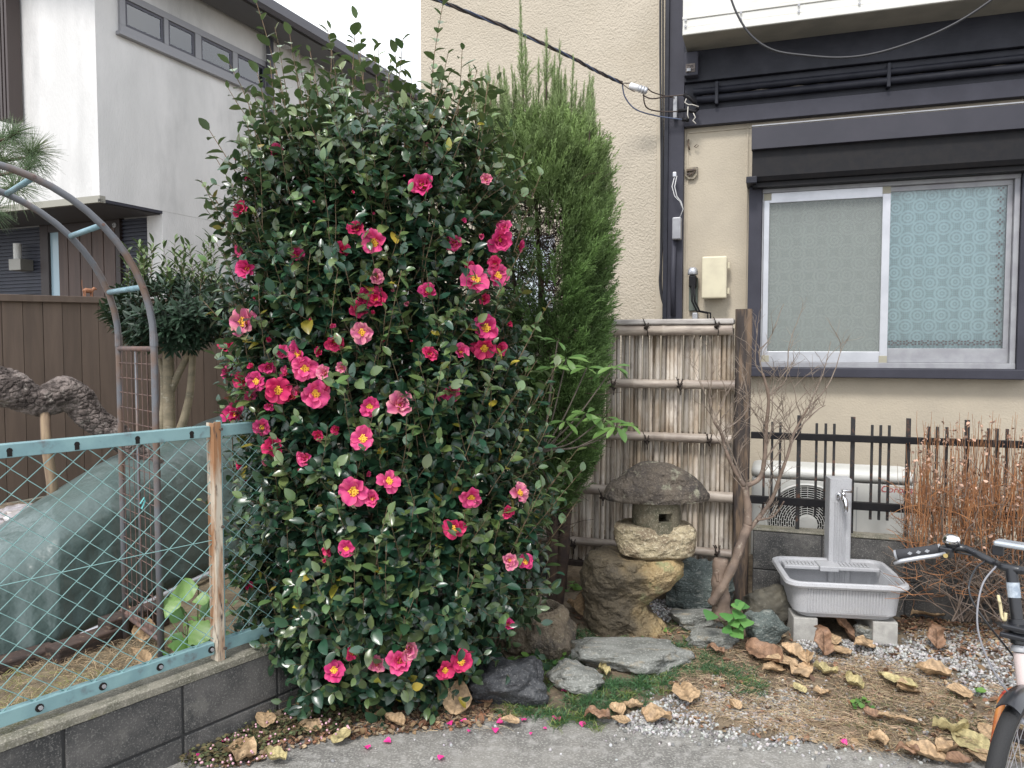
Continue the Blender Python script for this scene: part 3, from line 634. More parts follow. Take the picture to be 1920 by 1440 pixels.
m_rustw = M('rust_streaked_white_paint', (.52, .46, .37), .7, c2=(.30, .15, .07), scale=5, detail=8, stretch=(4, 4, .6), lo=.44, hi=.59, c3=(.06, .045, .04), scale3=22, lo3=.58, hi3=.68)
FN = fthing(FF, 'wire_fence', 'teal chain link fence on top of the low block wall', 'fence')
yw = .05
_, zt1 = FF.pl(0, 835, yw); _, zb0 = FF.pl(200, 1294, yw); _, zb1 = FF.pl(200, 1269, yw)
px_, _ = FF.pl(404, 1000, yw)
_, zt1b = FF.pl(385, 798, yw)
zt1 = (zt1 + zt1b) / 2; zt0 = zt1 - .042
slots = [FF.pl(a_, 1000, yw)[0] for a_ in (20, 146, 259, 360)]
b = MB().box(-2.2, px_ - .02, yw - .012, yw - .006, zt0, zt1).box(-2.2, px_ - .02, yw - .0055, yw + .03, zt1 - .006, zt1).box(px_ + .022, XE, yw - .012, yw - .006, zt0, zt1).box(px_ + .022, XE, yw - .0055, yw + .03, zt1 - .006, zt1)
b.build('top_rail', m_teal, FN, bevel=.002)
MB().box(-2.2, px_ - .02, yw - .012, yw + .02, zb0, zb1).box(px_ + .022, XE, yw - .012, yw + .02, zb0, zb1).build('bottom_rail', m_teal, FN, bevel=.002)
for i, sxx in enumerate(slots + [px_ + .17]):
    MB().box(sxx - .007, sxx + .007, yw - .0135, yw - .0121, zt0 + .004, zt0 + .022).tube([(sxx, yw - .013, zt0 + .022), (sxx, yw - .0122, zt0 + .022)], .009, 8).build('slot', m_gap, FN)
    xb_ = sxx + .06
    MB().tube([(xb_, yw - .0145, (zb0 + zb1) / 2), (xb_, yw - .0122, (zb0 + zb1) / 2)], .013, 12).build('bolt_hole', m_gap, FN)
    MB().tube([(xb_ + .002, yw - .02, (zb0 + zb1) / 2), (xb_ + .002, yw - .014, (zb0 + zb1) / 2)], .007, 6).build('bolt', m_alud, FN)
# post: channel section
_, pzt = FF.pl(400, 790, yw)
post = MB().box(px_ - .015, px_ + .012, yw - .03, yw - .026, WT, pzt).box(px_ - .0175, px_ - .0155, yw - .03, yw + .02, WT, pzt - .004).box(px_ + .0125, px_ + .015, yw - .0255, yw + .02, WT, pzt - .004).build('post', m_rustw, FN, bevel=.001)
MB().box(px_ + .0155, px_ + .022, yw - .02, yw + .01, WT, pzt + .002).build('post_flange', m_teal, FN)
for zq in (zb0 + .02, (zt0 + zb1) / 2 + .05, zt0 + .03): MB().tube([(px_ + .01, yw - .032, zq), (px_ + .01, yw - .04, zq)], .006, 6).build('post_bolt', m_rust, FN)
P_ = .045; nr = int((zt0 - zb1) / .0405) + 1
def wire_mesh(ph):
    pts = []
    for j in range(nr + 1):
        x = P_ * 1.04 if (j + ph) % 2 == 0 else -P_ * .04
        pts.append((x, .0022 if (j + ph) % 2 == 0 else -.0022, zb1 - .004 + j * (zt0 + .008 - zb1) / nr))
    return MB().tube(pts, .0023, 5).mesh('wire', True)
wm = [wire_mesh(0), wire_mesh(1)]
i = 0; x = -1.1
while x < XE - .1:
    o = link('wire', wm[i % 2], m_tealw, FN); o.location = (x, yw, 0); i += 1; x += P_
# the loose horizontal tension wire
_, za = FF.pl(0, 1090, yw); _, zb_ = FF.pl(400, 1012, yw)
MB().tube([(-2, yw - .004, za - .02), (px_ * .5, yw - .004, (za + zb_) / 2 - .004), (px_, yw - .004, zb_)], .0016, 5).build('tension_wire', m_tealw, FN)
q = FF.pl(266, 937, yw); MB().tube([(q[0] - .01, yw - .006, q[1] - .012), (q[0] + .004, yw - .009, q[1] + .008), (q[0] + .008, yw - .005, q[1] - .006), (q[0] - .004, yw - .006, q[1] - .03)], .003, 5).build('wire_knot', M('turquoise_twine', (.12, .42, .42), .6), FN)
# ------------------------------------------------------------ block wall on the right, black railing
WR = fthing(FW, 'garden_block_wall', 'weathered concrete block wall behind the sink carrying the black railing', 'wall')
_, rt = FW.pl(1410, 990); _, rj = FW.pl(1410, 1062)
rt0 = rt; bh2 = rt - rj + .0
vj, _ = FW.pl(1541, 1030)
bl2 = .4
for row in range(2):
    for i in range(-1, 6):
        x0 = vj - bl2 + i * bl2 + (0 if row == 0 else .0)
        xa, xb = max(x0, .02), x0 + bl2
        if xb < .06: continue
        MB().box(xa + .003, xb - .003, 0, .1, rt0 - .012 - bh2 * (row + 1) + .003, rt0 - .012 - bh2 * row - .003).build('block', m_concB, WR, bevel=.004)
MB().box(.02, vj + 5 * bl2, .006, .098, -.05, rt0 - .012).build('mortar', m_mortar, WR)
MB().box(.015, vj + 5 * bl2, -.004, .104, rt0 - .011, rt0).build('coping', m_cap, WR, bevel=.004)
RL = fthing(FW, 'black_railing', 'black metal railing with stepped upright bars on the garden block wall', 'railing')
yr = .05
_, a1 = FW.pl(1412, 809, yr); _, a0 = FW.pl(1412, 821, yr); _, c1 = FW.pl(1412, 928, yr); _, c0 = FW.pl(1412, 942, yr)
for (za_, zb__) in ((a0, a1), (c0, c1)): MB().box(.0, 2.3, yr - .03, yr - .001, za_, zb__).build('rail', m_blackp, RL, bevel=.002)
tall = [1497, 1598, 1702, 1812, 1925]
short = [1432, 1447, 1462, 1530, 1547, 1563, 1634, 1650, 1666, 1740, 1756, 1774, 1852, 1868, 1887]
_, tz = FW.pl(1497, 779, yr); _, sz = FW.pl(1447, 791, yr); _, szb = FW.pl(1447, 962, yr)
for p_ in tall:
    x, _ = FW.pl(p_, 880, yr); MB().box(x - .0105, x + .0105, yr, yr + .02, rt0, tz).build('post', m_rustblack, RL, bevel=.001)
for p_ in short:
    x, _ = FW.pl(p_, 880, yr); MB().box(x - .0065, x + .0065, yr, yr + .013, szb, sz).build('bar', m_rustblack, RL, bevel=.001)

# ------------------------------------------------------------ bamboo screen
BS = fthing(FW, 'bamboo_screen', 'grey weathered bamboo screen fence with horizontal poles behind the stone lantern', 'fence')
pxw, _ = FW.pl(1394, 800); 
def WP(px, py, yl=0.): x, z = FW.pl(px, py, yl); return x, z
xl, _ = WP(955, 800); xr, _ = WP(1373, 800)
_, ztop = WP(1370, 612); _, zbot = WP(1370, 1076)
def cane_mesh(seed, w):
    rg = random.Random(seed); pts = []; rad = []; z = 0; r_ = .5
    nodes = sorted([rg.uniform(.05, .35) + k * rg.uniform(.24, .3) for k in range(5)])
    zs = [0.0]; rr = [r_]
    for q in nodes:
        if q > .97: break
        zs += [q - .006, q - .002, q + .002, q + .006]; rr += [r_, r_ * 1.13, r_ * 1.13, r_ * .97]
    zs.append(1.0); rr.append(r_ * .94)
    b_ = MB(); b_.rings([[(r * math.cos(2 * math.pi * k / 8), r * math.sin(2 * math.pi * k / 8), z_) for k in range(8)] for r, z_ in zip(rr, zs)])
    return b_.mesh('cane', True)
cms = [cane_mesh(s_, 1) for s_ in range(9)]
random.seed(3); x = xl
H = ztop - zbot
while x < xr:
    w = random.choice([.018, .021, .024, .027, .031]) * .95
    o = link('cane', cms[random.randrange(9)], m_bamboo, BS)
    o.location = (x + w / 2, .028 + random.uniform(-.006, .008), zbot - random.uniform(0, .015)); o.scale = (w, w, H + random.uniform(-.02, .0))
    o.rotation_euler = (random.uniform(-.004, .004), random.uniform(-.006, .006), random.uniform(0, 6))
    x += w + random.choice([.001, .002, .003, .004, .008])
x = xl + .01
while x < xr:
    w = random.choice([.015, .02, .024]); o = link('cane', cms[random.randrange(9)], m_bamboo, BS)
    o.location = (x, .062, zbot); o.scale = (w, w, H - .01); o.rotation_euler = (0, random.uniform(-.012, .012), random.uniform(0, 6)); x += w + random.choice([.004, .012, .02, .05])
for k, (py, ph, pr) in enumerate(((618, 1374, .031), (722, 1378, .0255), (824, 1372, .026), (933, 1374, .030), (1038, 1372, .024))):
    xe_, z = WP(ph, py, -.02)
    rg = random.Random(k); zs = [xl - .1]; x = xl + rg.uniform(0, .3)
    pts = [(xl - .1, -.028, z)]; rad = [pr * .93]
    while x < xe_ - .08:
        for dx_, f_ in ((-.012, 1), (-.003, 1.09), (.003, 1.09), (.012, .99)): pts.append((x + dx_, -.028, z)); rad.append(pr * f_)
        x += rg.uniform(.26, .38)
    pts.append((xe_, -.028, z)); rad.append(pr)
    MB().tube(pts, rad, 14).build('pole', m_pole, BS, angle=50)
    if k == 0: pass
    else: MB().tube([(xl - .1, .098, z), (xe_ - .01, .098, z)], pr * .9, 10).build('pole', m_pole, BS, angle=50)
xt, zt_ = WP(1376, 609, -.03)
MB().box(xl - .1, xt, -.06, .09, zt_ + .004, zt_ + .034).build('top_cap', M('grey_split_bamboo', (.47, .44, .41), .7, c2=(.33, .30, .28), scale=8, stretch=(1, 1, 8)), BS, bevel=.008)
x0, z0 = WP(1370, 1078, -.01); MB().box(xl - .1, xr, -.02, .08, z0 - .03, z0).build('bottom_board', m_darkw, BS, bevel=.003)
for (px, py, big) in ((1213, 612, 1), (1345, 610, 1), (1275, 722, 0), (1213, 824, 0), (1330, 826, 0), (1075, 1020, 0), (1345, 1036, 0), (1150, 722, 0), (1130, 930, 0)):
    x, z = WP(px, py, -.05); b = MB(); rr = .036 if big else .032
    for dx_ in (-.006, .006):
        b.tube([(x + dx_ + (.006 if dx_ > 0 else -.006) * math.sin(a_), -.028 + rr * math.cos(a_), z + rr * math.sin(a_)) for a_ in [2 * math.pi * k / 14 for k in range(15)]], .0035, 6, cap=False)
    b.tube([(x - .012, -.062, z - .01), (x, -.07, z), (x + .013, -.063, z + .012)], .0065, 6)
    b.tube([(x, -.066, z), (x - .012, -.075, z + .03), (x - .02, -.07, z + .045)], .0025, 5).tube([(x, -.066, z), (x + .008, -.072, z - .03), (x + .004, -.06, z - .055)], .0025, 5)
    b.build('rope_tie', m_rope, BS, smooth=True)
# end posts
def wood_post(name, label, x, y, w, z0, z1, mat, seed):
    rs = []
    for i in range(40):
        z = z0 + (z1 - z0) * i / 39; r_ = []
        for k in range(28):
            a_ = 2 * math.pi * k / 28; c_, s_ = math.cos(a_), math.sin(a_)
            q = (abs(c_) ** 4 + abs(s_) ** 4) ** -.25
            rr = w / 2 * q * (1 + .09 * noise.noise(Vector((c_ * 2.2 + seed, s_ * 2.2, z * 1.6))) + .05 * noise.noise(Vector((c_ * 9 + seed, s_ * 9, z * 2.4))))
            r_.append((x + rr * c_, y + rr * s_, z))
        rs.append(r_)
    o = MB().rings(rs).build(name, mat, None, smooth=False, angle=40); o.location = FW.o; o.rotation_euler = (0, 0, FW.a); return tag(o, label, 'post')
xq, zq = WP(1394, 579, -.02); wood_post('screen_post', 'thick charred wooden post at the right end of the bamboo screen', xq, .03, .085, .0, zq, m_char, 3)
xq, _ = WP(1051, 1000, -.16); wood_post('screen_post', 'dark slim wooden post in front of the bamboo near the hedge', xq, -.15, .068, .0, WP(1051, 860, -.15)[1], m_darkw, 8)
# ------------------------------------------------------------ air conditioner outdoor unit
yac = -.62
t = fthing(FB, 'air_conditioner_unit', 'white outdoor air conditioner unit with round fan grille behind the black railing', 'air conditioner')
x0, _ = FB.pl(1409, 930, yac); x1, zf = FB.pl(1716, 910, yac); _, zt_ = FB.pl(1409, 893, yac)
x0m = x0; m_acw = M('aged_white_plastic', (.60, .60, .57), .5, c2=(.54, .54, .51), scale=6)
zb_ = rt - .25
MB().box(x0, x1, yac, yac + .30, zb_, zt_).build('cabinet', m_acw, t, bevel=.012)
def rrect(cx, cy, w, d, r, n=6):
    out = []
    for (sx, sy, a0_) in ((1, 1, 0), (-1, 1, 90), (-1, -1, 180), (1, -1, 270)):
        for k in range(n + 1):
            a_ = R(a0_ + 90 * k / n); out.append((cx + sx * (w / 2 - r) + r * math.cos(a_), cy + sy * (d / 2 - r) + r * math.sin(a_)))
    return out
rs = []
for dz, ins in ((.002, -.002), (.03, -.004), (.05, .004), (.06, .02), (.064, .05)):
    rs.append([(x, y, zt_ + dz) for x, y in rrect((x0 + x1) / 2, yac + .15, x1 - x0 - 2 * ins, .30 - 2 * ins, .04)])
MB().rings(rs).build('top_lid', m_acw, t, smooth=True)
fcx, fcz = FB.pl(1513, 981, yac); fr_ = FB.pl(1593, 981, yac)[0] - fcx
MB().tube([(fcx, yac - .001, fcz), (fcx, yac - .0035, fcz)], fr_ * 1.0, 48).build('fan_recess', m_gap, t)
b = MB(); yy = yac - .014
for k in range(15):
    r_ = fr_ * (.24 + .76 * k / 14)
    pts = [(fcx + r_ * math.cos(a_), yy - (.012 * (1 - (k / 14) ** 2)), fcz + r_ * math.sin(a_)) for a_ in [2 * math.pi * j / 40 for j in range(41)]]
    b.tube(pts, .0022 if k < 14 else .008, 4, cap=False)
for k in range(14):
    nsp = 12 + 2 * k
    for j in range(nsp):
        a_ = 2 * math.pi * (j + .5 * (k % 2)) / nsp
        ra, rb_ = fr_ * (.24 + .76 * k / 14), fr_ * (.24 + .76 * (k + 1) / 14)
        b.tube([(fcx + ra * math.cos(a_), yy - .012 * (1 - (k / 14) ** 2), fcz + ra * math.sin(a_)), (fcx + rb_ * math.cos(a_), yy - .012 * (1 - ((k + 1) / 14) ** 2), fcz + rb_ * math.sin(a_))], .0018, 4, cap=False)
b.build('fan_grille', m_acw, t, kind='stuff')
MB().tube([(fcx, yy - .006, fcz), (fcx, yy - .022, fcz), (fcx, yy - .024, fcz)], [fr_ * .25, fr_ * .25, fr_ * .2], 32).build('fan_hub', m_acw, t)
MB().box(x0 + .004, x1 - .004, yac - .002, yac - .0005, zt_ - .004, zt_ - .001).build('lid_seam', m_gap, t)
xs1, _ = FB.pl(1606, 930, yac); MB().box(xs1, xs1 + .003, yac - .002, yac - .0005, zb_, zt_ - .03).build('panel_seam', m_alud, t)
def text(name, s, mat, size, M4, parent, ext=.0004):
    cu = bpy.data.curves.new(name, 'FONT'); cu.body = s; cu.size = size; cu.extrude = ext; cu.align_x = 'LEFT'; cu.shear = .25
    o = bpy.data.objects.new(name, cu); COL.objects.link(o); dg = bpy.context.evaluated_depsgraph_get()
    me = bpy.data.meshes.new_from_object(o.evaluated_get(dg)); bpy.data.objects.remove(o); me.transform(M4)
    return link(name, me, mat, parent)
tx, tz_ = FB.pl(1650, 922, yac)
text('brand_lettering', 'Corona', M('faded_red_print', (.45, .07, .08), .6), .052, Matrix.Translation((tx, yac - .0015, tz_)) @ Matrix.Rotation(R(90), 4, 'X'), t)

# ------------------------------------------------------------ garden sink
SXY = at_y(1592, 1100, 3.52); SF = Frame(SXY.x, SXY.y, R(-9))
t = fthing(SF, 'garden_sink', 'speckled grey plastic garden sink with fluted sides on two concrete feet', 'sink')
m_sink = M('speckled_grey_plastic', (.47, .475, .49), .5, c2=(.41, .415, .43), scale=4, c3=(.32, .32, .34), scale3=240, lo3=.5, hi3=.7, bump=.1, bscale=200)
sw = .62; sdp = .47; zr = .392; zbs = .205
# scale checks from pixels
sxa, _ = SF.pl(1472, 1080, .05); sxb, _ = SF.pl(1714, 1105, .0); scx = (sxa + sxb) / 2; sw = sxb - sxa
def fring(w, d, r, z, flute=0, cy=sdp / 2, n=8, per=6):
    base = rrect(scx, cy, w, d, r, n); out = []
    for i in range(len(base)):
        a_ = Vector(base[i]); c_ = Vector(base[(i + 1) % len(base)]); Lg = (c_ - a_).length; m_ = max(1, round(Lg / .008)) if flute is not None else 1
        for k in range(m_): out.append(a_.lerp(c_, k / m_))
    nrm = []; o2 = []
    for i, p in enumerate(out):
        tn = (out[(i + 1) % len(out)] - out[i - 1]).normalized(); nn = Vector((tn.y, -tn.x))
        g = flute if (i % 3 == 0) else 0
        o2.append((p.x - nn.x * g, p.y - nn.y * g, z))
    return o2
N0 = None
rl = []
W_, D_ = sw - .05, sdp - .05
def same(w, d, r, z, fl):
    # all rings use the ring of the widest one, scaled, so that counts agree
    ref = fring(W_, D_, .06, z, fl); return [(scx + (x - scx) * w / W_, sdp / 2 + (y - sdp / 2) * d / D_, z) for x, y, z in ref]
for w, d, z, fl in ((W_ - .16, D_ - .14, zbs - .0, 0), (W_ - .12, D_ - .11, zbs, 0), (W_ - .09, D_ - .08, zbs + .008, 0), (W_ - .085, D_ - .075, zbs + .02, .0), (W_ - .06, D_ - .055, zbs + .022, .0), (W_ - .05, D_ - .045, zbs + .034, 0), (W_ - .02, D_ - .018, zr - .04, 0), (W_ - .018, D_ - .016, zr - .03, 0)):
    rl.append(same(w, d, .05, z, fl))
for w, d, z in ((sw - .012, sdp - .012, zr - .028), (sw, sdp, zr - .018), (sw - .006, sdp - .006, zr - .004), (sw - .02, sdp - .02, zr), (sw - .05, sdp - .05, zr - .002), (sw - .058, sdp - .058, zr - .012), (sw - .09, sdp - .09, zbs + .03), (sw - .13, sdp - .13, zbs + .02)):
    rl.append(same(w, d, .05, z, 0))
MB().rings([r[::-1] for r in rl]).build('basin', m_sink, t, angle=24)
# soap shelf at the back, ribbed
b = MB().box(scx - sw / 2 + .05, scx - .06, sdp - .14, sdp - .03, zr - .03, zr - .012).box(scx + .03, scx + sw / 2 - .05, sdp - .14, sdp - .03, zr - .03, zr - .012).box(scx - .0601, scx + .0301, sdp - .16, sdp - .03, zr - .032, zr - .006)
b.build('soap_shelf', m_sink, t, bevel=.004)
for i in range(16):
    x = scx - sw / 2 + .07 + i * .018 if i < 8 else scx + .05 + (i - 8) * .018
    MB().box(x, x + .009, sdp - .125, sdp - .06, zr - .0118, zr - .006).build('rib', m_sink, t, bevel=.002)
zf0, zf1 = zbs + .036, zr - .038; yf0, yf1 = sdp / 2 - (D_ - .045) / 2, sdp / 2 - (D_ - .018) / 2
nfl = 27; fl0, fl1 = scx - (W_ - .05) / 2 + .05, scx + (W_ - .05) / 2 - .05; fw = (fl1 - fl0) / nfl
for i in range(nfl):
    x = fl0 + i * fw
    MB().add([(x + .0025, yf0 - .006, zf0), (x + fw - .0025, yf0 - .006, zf0), (x + fw - .0025, yf0 + .004, zf0), (x + .0025, yf0 + .004, zf0), (x + .0025, yf1 - .006, zf1), (x + fw - .0025, yf1 - .006, zf1), (x + fw - .0025, yf1 + .004, zf1), (x + .0025, yf1 + .004, zf1)],
             [(3, 2, 1, 0), (4, 5, 6, 7), (0, 1, 5, 4), (1, 2, 6, 5), (2, 3, 7, 6), (3, 0, 4, 7)]).build('front_rib', m_sink, t, bevel=.002)
xs0, xs1 = scx + (W_ - .05) / 2, scx + (W_ - .02) / 2; nfs = 16; fs0 = sdp / 2 - D_ / 2 + .08; fsw = (D_ - .16) / nfs
for sg in (-1, 1):
    for i in range(nfs):
        y = fs0 + i * fsw; X0 = scx + sg * (W_ - .05) / 2; X1 = scx + sg * (W_ - .02) / 2; o_ = .006 * sg
        MB().add([(X0 - o_ * .6, y + .0025, zf0), (X0 + o_, y + .0025, zf0), (X0 + o_, y + fsw - .0025, zf0), (X0 - o_ * .6, y + fsw - .0025, zf0), (X1 - o_ * .6, y + .0025, zf1), (X1 + o_, y + .0025, zf1), (X1 + o_, y + fsw - .0025, zf1), (X1 - o_ * .6, y + fsw - .0025, zf1)],
                 [(3, 2, 1, 0), (4, 5, 6, 7), (0, 1, 5, 4), (1, 2, 6, 5), (2, 3, 7, 6), (3, 0, 4, 7)]).build('side_rib', m_sink, t)
for k, dx in enumerate((-sw / 2 + .1, sw / 2 - .10)):
    o = MB().box(scx + dx - .055, scx + dx + .055, .06, sdp - .08, .04, zbs - .002).build('foot_block', m_concL, t, bevel=.004)
# column with faucet
cx0, cz1 = SF.pl(1557, 898, sdp - .06); cx1, _ = SF.pl(1598, 898, sdp - .06); yc0 = sdp - .06
prof = []; n_ = 5
pts = [(cx0, yc0), (cx0, yc0 + .1), (cx1, yc0 + .1), (cx1, yc0)]
b = MB(); cw = cx1 - cx0
sh = [(cx0, yc0 + .1), (cx0, yc0 + .004), (cx0 + .006, yc0)]
for i in range(5):
    xa = cx0 + .022 + i * (cw - .044) / 5; wv = (cw - .044) / 5
    sh += [(xa, yc0), (xa + wv * .2, yc0 + .004), (xa + wv * .6, yc0 + .004), (xa + wv * .8, yc0)]
sh += [(cx1 - .006, yc0), (cx1, yc0 + .004), (cx1, yc0 + .1)]
flat = [(x, yc0 if y < yc0 + .05 else y) for x, y in sh]; flat[1] = sh[1]; flat[-2] = sh[-2]
zmid = cz1 - .13
b.rings([[(x, y, z) for x, y in s_] for s_, z in ((sh, .04), (sh, zmid), (flat, zmid + .008), (flat, cz1))]).build('faucet_column', m_sink, t, angle=30)
fx, fz = SF.pl(1578, 930, yc0); m_chrome = M('chrome', (.75, .75, .77), .12, metal=1)
MB().tube([(fx - .01, yc0 - .001, fz), (fx - .01, yc0 - .012, fz)], [.022, .018], 16).build('faucet_flange', m_chrome, t, smooth=False, angle=40)
fc = MB().tube([(fx - .01, yc0 - .01, fz), (fx - .008, yc0 - .05, fz + .002), (fx - .004, yc0 - .075, fz - .006), (fx, yc0 - .088, fz - .03), (fx, yc0 - .09, fz - .062)], [.010, .012, .014, .010, .009], 12).build('faucet', m_chrome, t, smooth=True)
MB().tube([(fx - .006, yc0 - .055, fz + .008), (fx - .006, yc0 - .055, fz + .03)], [.012, .009], 10).build('valve_neck', m_chrome, fc, smooth=True)
MB().tube([(fx - .014, yc0 - .055, fz + .034), (fx + .0, yc0 - .056, fz + .037), (fx + .036, yc0 - .058, fz + .034)], [.010, .008, .006], 10).build('faucet_handle', m_chrome, fc, smooth=True)

# ------------------------------------------------------------ rocks
m_rkdark = M('dark_slate_rock', (.060, .063, .068), .75, c2=(.035, .037, .042), scale=9, detail=10, c3=(.15, .15, .15), scale3=16, lo3=.6, hi3=.8, c4=(.13, .13, .13), scale4=120, lo4=.54, hi4=.68, bump=1, bscale=60, bdist=.012)
m_rkgreen = M('blue_green_rock', (.115, .14, .13), .75, c2=(.055, .07, .065), scale=7, detail=10, stretch=(1, 1, 2.5), c3=(.27, .28, .25), scale3=14, lo3=.56, hi3=.72, c4=(.24, .26, .24), scale4=110, lo4=.55, hi4=.7, bump=1, bscale=60, bdist=.012)
m_rkflat = M('grey_green_flat_stone', (.25, .255, .235), .8, c2=(.15, .155, .14), scale=8, detail=10, stretch=(1, 3, 3), c3=(.33, .28, .20), scale3=9, lo3=.56, hi3=.75, c4=(.38, .38, .35), scale4=110, lo4=.54, hi4=.68, bump=1, bscale=60, bdist=.01)
m_rkbrown = M('brown_rough_rock', (.20, .155, .105), .85, c2=(.09, .075, .06), scale=6, detail=10, c3=(.21, .17, .11), scale3=20, lo3=.55, hi3=.7, c4=(.27, .23, .16), scale4=100, lo4=.55, hi4=.68, bump=1, bscale=50, bdist=.02)
m_rkpot = M('olive_brown_rock', (.105, .095, .072), .8, c2=(.06, .056, .045), scale=10, detail=8, c3=(.16, .15, .12), scale3=30, bump=.6, bscale=40, bdist=.01)
m_rkochre = M('ochre_rock', (.36, .26, .125), .85, c2=(.15, .115, .075), scale=4.2, detail=9, lo=.42, hi=.62, c3=(.09, .085, .05), scale3=5, lo3=.54, hi3=.66, bump=1, bscale=20, bdist=.02)
m_rkcream = M('cream_rock', (.44, .37, .24), .85, c2=(.24, .185, .12), scale=9, detail=10, c4=(.55, .48, .34), scale4=90, lo4=.52, hi4=.66, bump=1, bscale=45, bdist=.03)
m_rkroof = M('lichen_dark_roof_stone', (.105, .085, .065), .9, c2=(.05, .042, .037), scale=6, detail=9, c3=(.24, .23, .17), scale3=16, lo3=.57, hi3=.66, c4=(.14, .115, .09), scale4=110, lo4=.54, hi4=.66, bump=1, bscale=45, bdist=.03)
m_rkbox = M('mossy_grey_stone', (.17, .145, .10), .9, c2=(.09, .085, .055), scale=12, detail=8, c4=(.26, .23, .17), scale4=130, lo4=.54, hi4=.66, bump=.9, bscale=50, bdist=.01)
def ico(sub):
    bm_ = __import__('bmesh').new(); __import__('bmesh').ops.create_icosphere(bm_, subdivisions=sub, radius=1)
    V = np.array([v.co[:] for v in bm_.verts]); F = np.array([[v.index for v in f.verts] for f in bm_.faces]); bm_.free(); return V, F
ICO4 = ico(5); ICO1 = ico(1); ICO2 = ico(2)
def rock(name, label, c, s_, mat, seed, rz=0, flat=.0, amp=.22, fac=.0, sharp=3, sq=2.6, cat='rock', parent=None, dent=None):
    V, F = ICO4; V = V.copy(); rg = random.Random(seed)
    q = (np.abs(V) ** sq).sum(1) ** (-1 / sq); V = V * q[:, None]
    pl_ = [(Vector((rg.gauss(0, 1), rg.gauss(0, 1), rg.gauss(0, .8))).normalized(), rg.uniform(.62, .9)) for _ in range(9 * sharp // 3)]
    out = []
    for v in V:
        p = Vector(v)
        for nn, dd in pl_:
            e = p.dot(nn) - dd
            if e > 0: p -= nn * e * .85
        nzv = noise.fractal(p * 1.6 + Vector((seed, 0, 0)), 1.0, 2.1, 5); p *= 1 + amp * nzv
        r2 = noise.ridged_multi_fractal(p * 2.6 + Vector((0, seed, 0)), .9, 2.1, 4, 1, 2); p *= 1 - .045 * r2; p *= 1 + .018 * noise.fractal(p * 9, .7, 2.1, 3)
        if p.z > .6 and flat: p.z = .6 + (p.z - .6) * (1 - flat)
        if dent:
            dx_, dy_, dr, dd = dent; rr = math.hypot(p.x - dx_, p.y - dy_)
            if rr < dr and p.z > 0: p.z -= dd * (1 - (rr / dr) ** 4)
        out.append((p.x * s_[0], p.y * s_[1], p.z * s_[2]))
    o = link(name, npmesh(name, out, F, smooth=True), mat, parent); o.location = c; o.rotation_euler = (0, 0, rz)
    if label: tag(o, label, cat)
    return o
def G(px, py, dz=0):                # point on the garden surface below a pixel
    p = at_z(px, py, .05)
    for _ in range(5): p = at_z(px, py, gh(p.x, p.y) + dz)
    return p
def rk(label, px, pyb, w, h, mat, seed, depth=1.0, sink=.25, name='rock', **kw):
    p = G(px, pyb); sc_ = p.y / FPX; W2 = w * sc_ / 2; Hh = h * sc_; D2 = W2 * depth
    return rock(name, label, (p.x, p.y + D2 * .8, gh(p.x, p.y) + Hh * .5 - Hh * sink * .5), (W2 * 1.12, D2 * 1.1, Hh * .62), mat, seed, **kw)
tb = rk('brown basin rock with a hollow top and round stone beside the camellia', 1016, 1232, 150, 108, m_rkbrown, 5, depth=.9, flat=.6, name='basin_rock', dent=(.05, -.1, .36, .55))
p = tb.location; tag(rock('round_stone', None, (p.x + .01, p.y - .02, .17), (.055, .05, .045), m_rkpot, 12, amp=.05), 'small round stone sitting in the hollow of the brown basin rock', 'stone')
rk('dark slate rock at the paving edge right of the camellia foot', 944, 1335, 140, 92, m_rkdark, 21, depth=.8, flat=.3, name='slate_rock')
rk('dark rock half hidden under the camellia branches', 765, 1318, 170, 70, m_rkdark, 33, depth=.6, name='slate_rock')
rk('small pale rock set in the dark grass before the flat stepping stone', 1082, 1306, 100, 46, m_rkflat, 14, depth=.9, sink=.1)
rk('large flat grey green stepping stone before the lantern', 1188, 1262, 215, 62, m_rkflat, 8, depth=.55, flat=.75, sink=.5, name='stepping_stone', cat='stepping stone')
rk('narrow flat green stone between lantern foot and stump', 1310, 1182, 100, 36, m_rkflat, 18, depth=.7, flat=.6, sink=.3, name='stepping_stone', cat='stepping stone')
rk('low mossy flat stone right of the stepping stone', 1344, 1222, 90, 40, m_rkflat, 19, depth=.7, flat=.6, sink=.3, name='stepping_stone', cat='stepping stone')
rk('large blue green boulder behind the bare tree stump', 1328, 1152, 132, 92, m_rkgreen, 27, depth=.7, sink=.1)
rk('round olive rock with a mossy broken top left of the sink', 1454, 1177, 92, 66, m_rkpot, 41, depth=.9, sink=.0, name='pot_rock', amp=.10, sharp=1, dent=(.0, -.2, .34, .3))
rk('blue green rock under the olive rock near the sink foot', 1441, 1216, 80, 58, m_rkgreen, 43, depth=.8, sink=.1)
rk('small brown rock on white gravel right of the lantern base', 1238, 1124, 60, 36, m_rkbrown, 47, depth=.8, sink=.1)
rk('small pale rock lying under the garden sink', 1624, 1205, 38, 30, m_rkflat, 49, depth=.8, sink=.1)
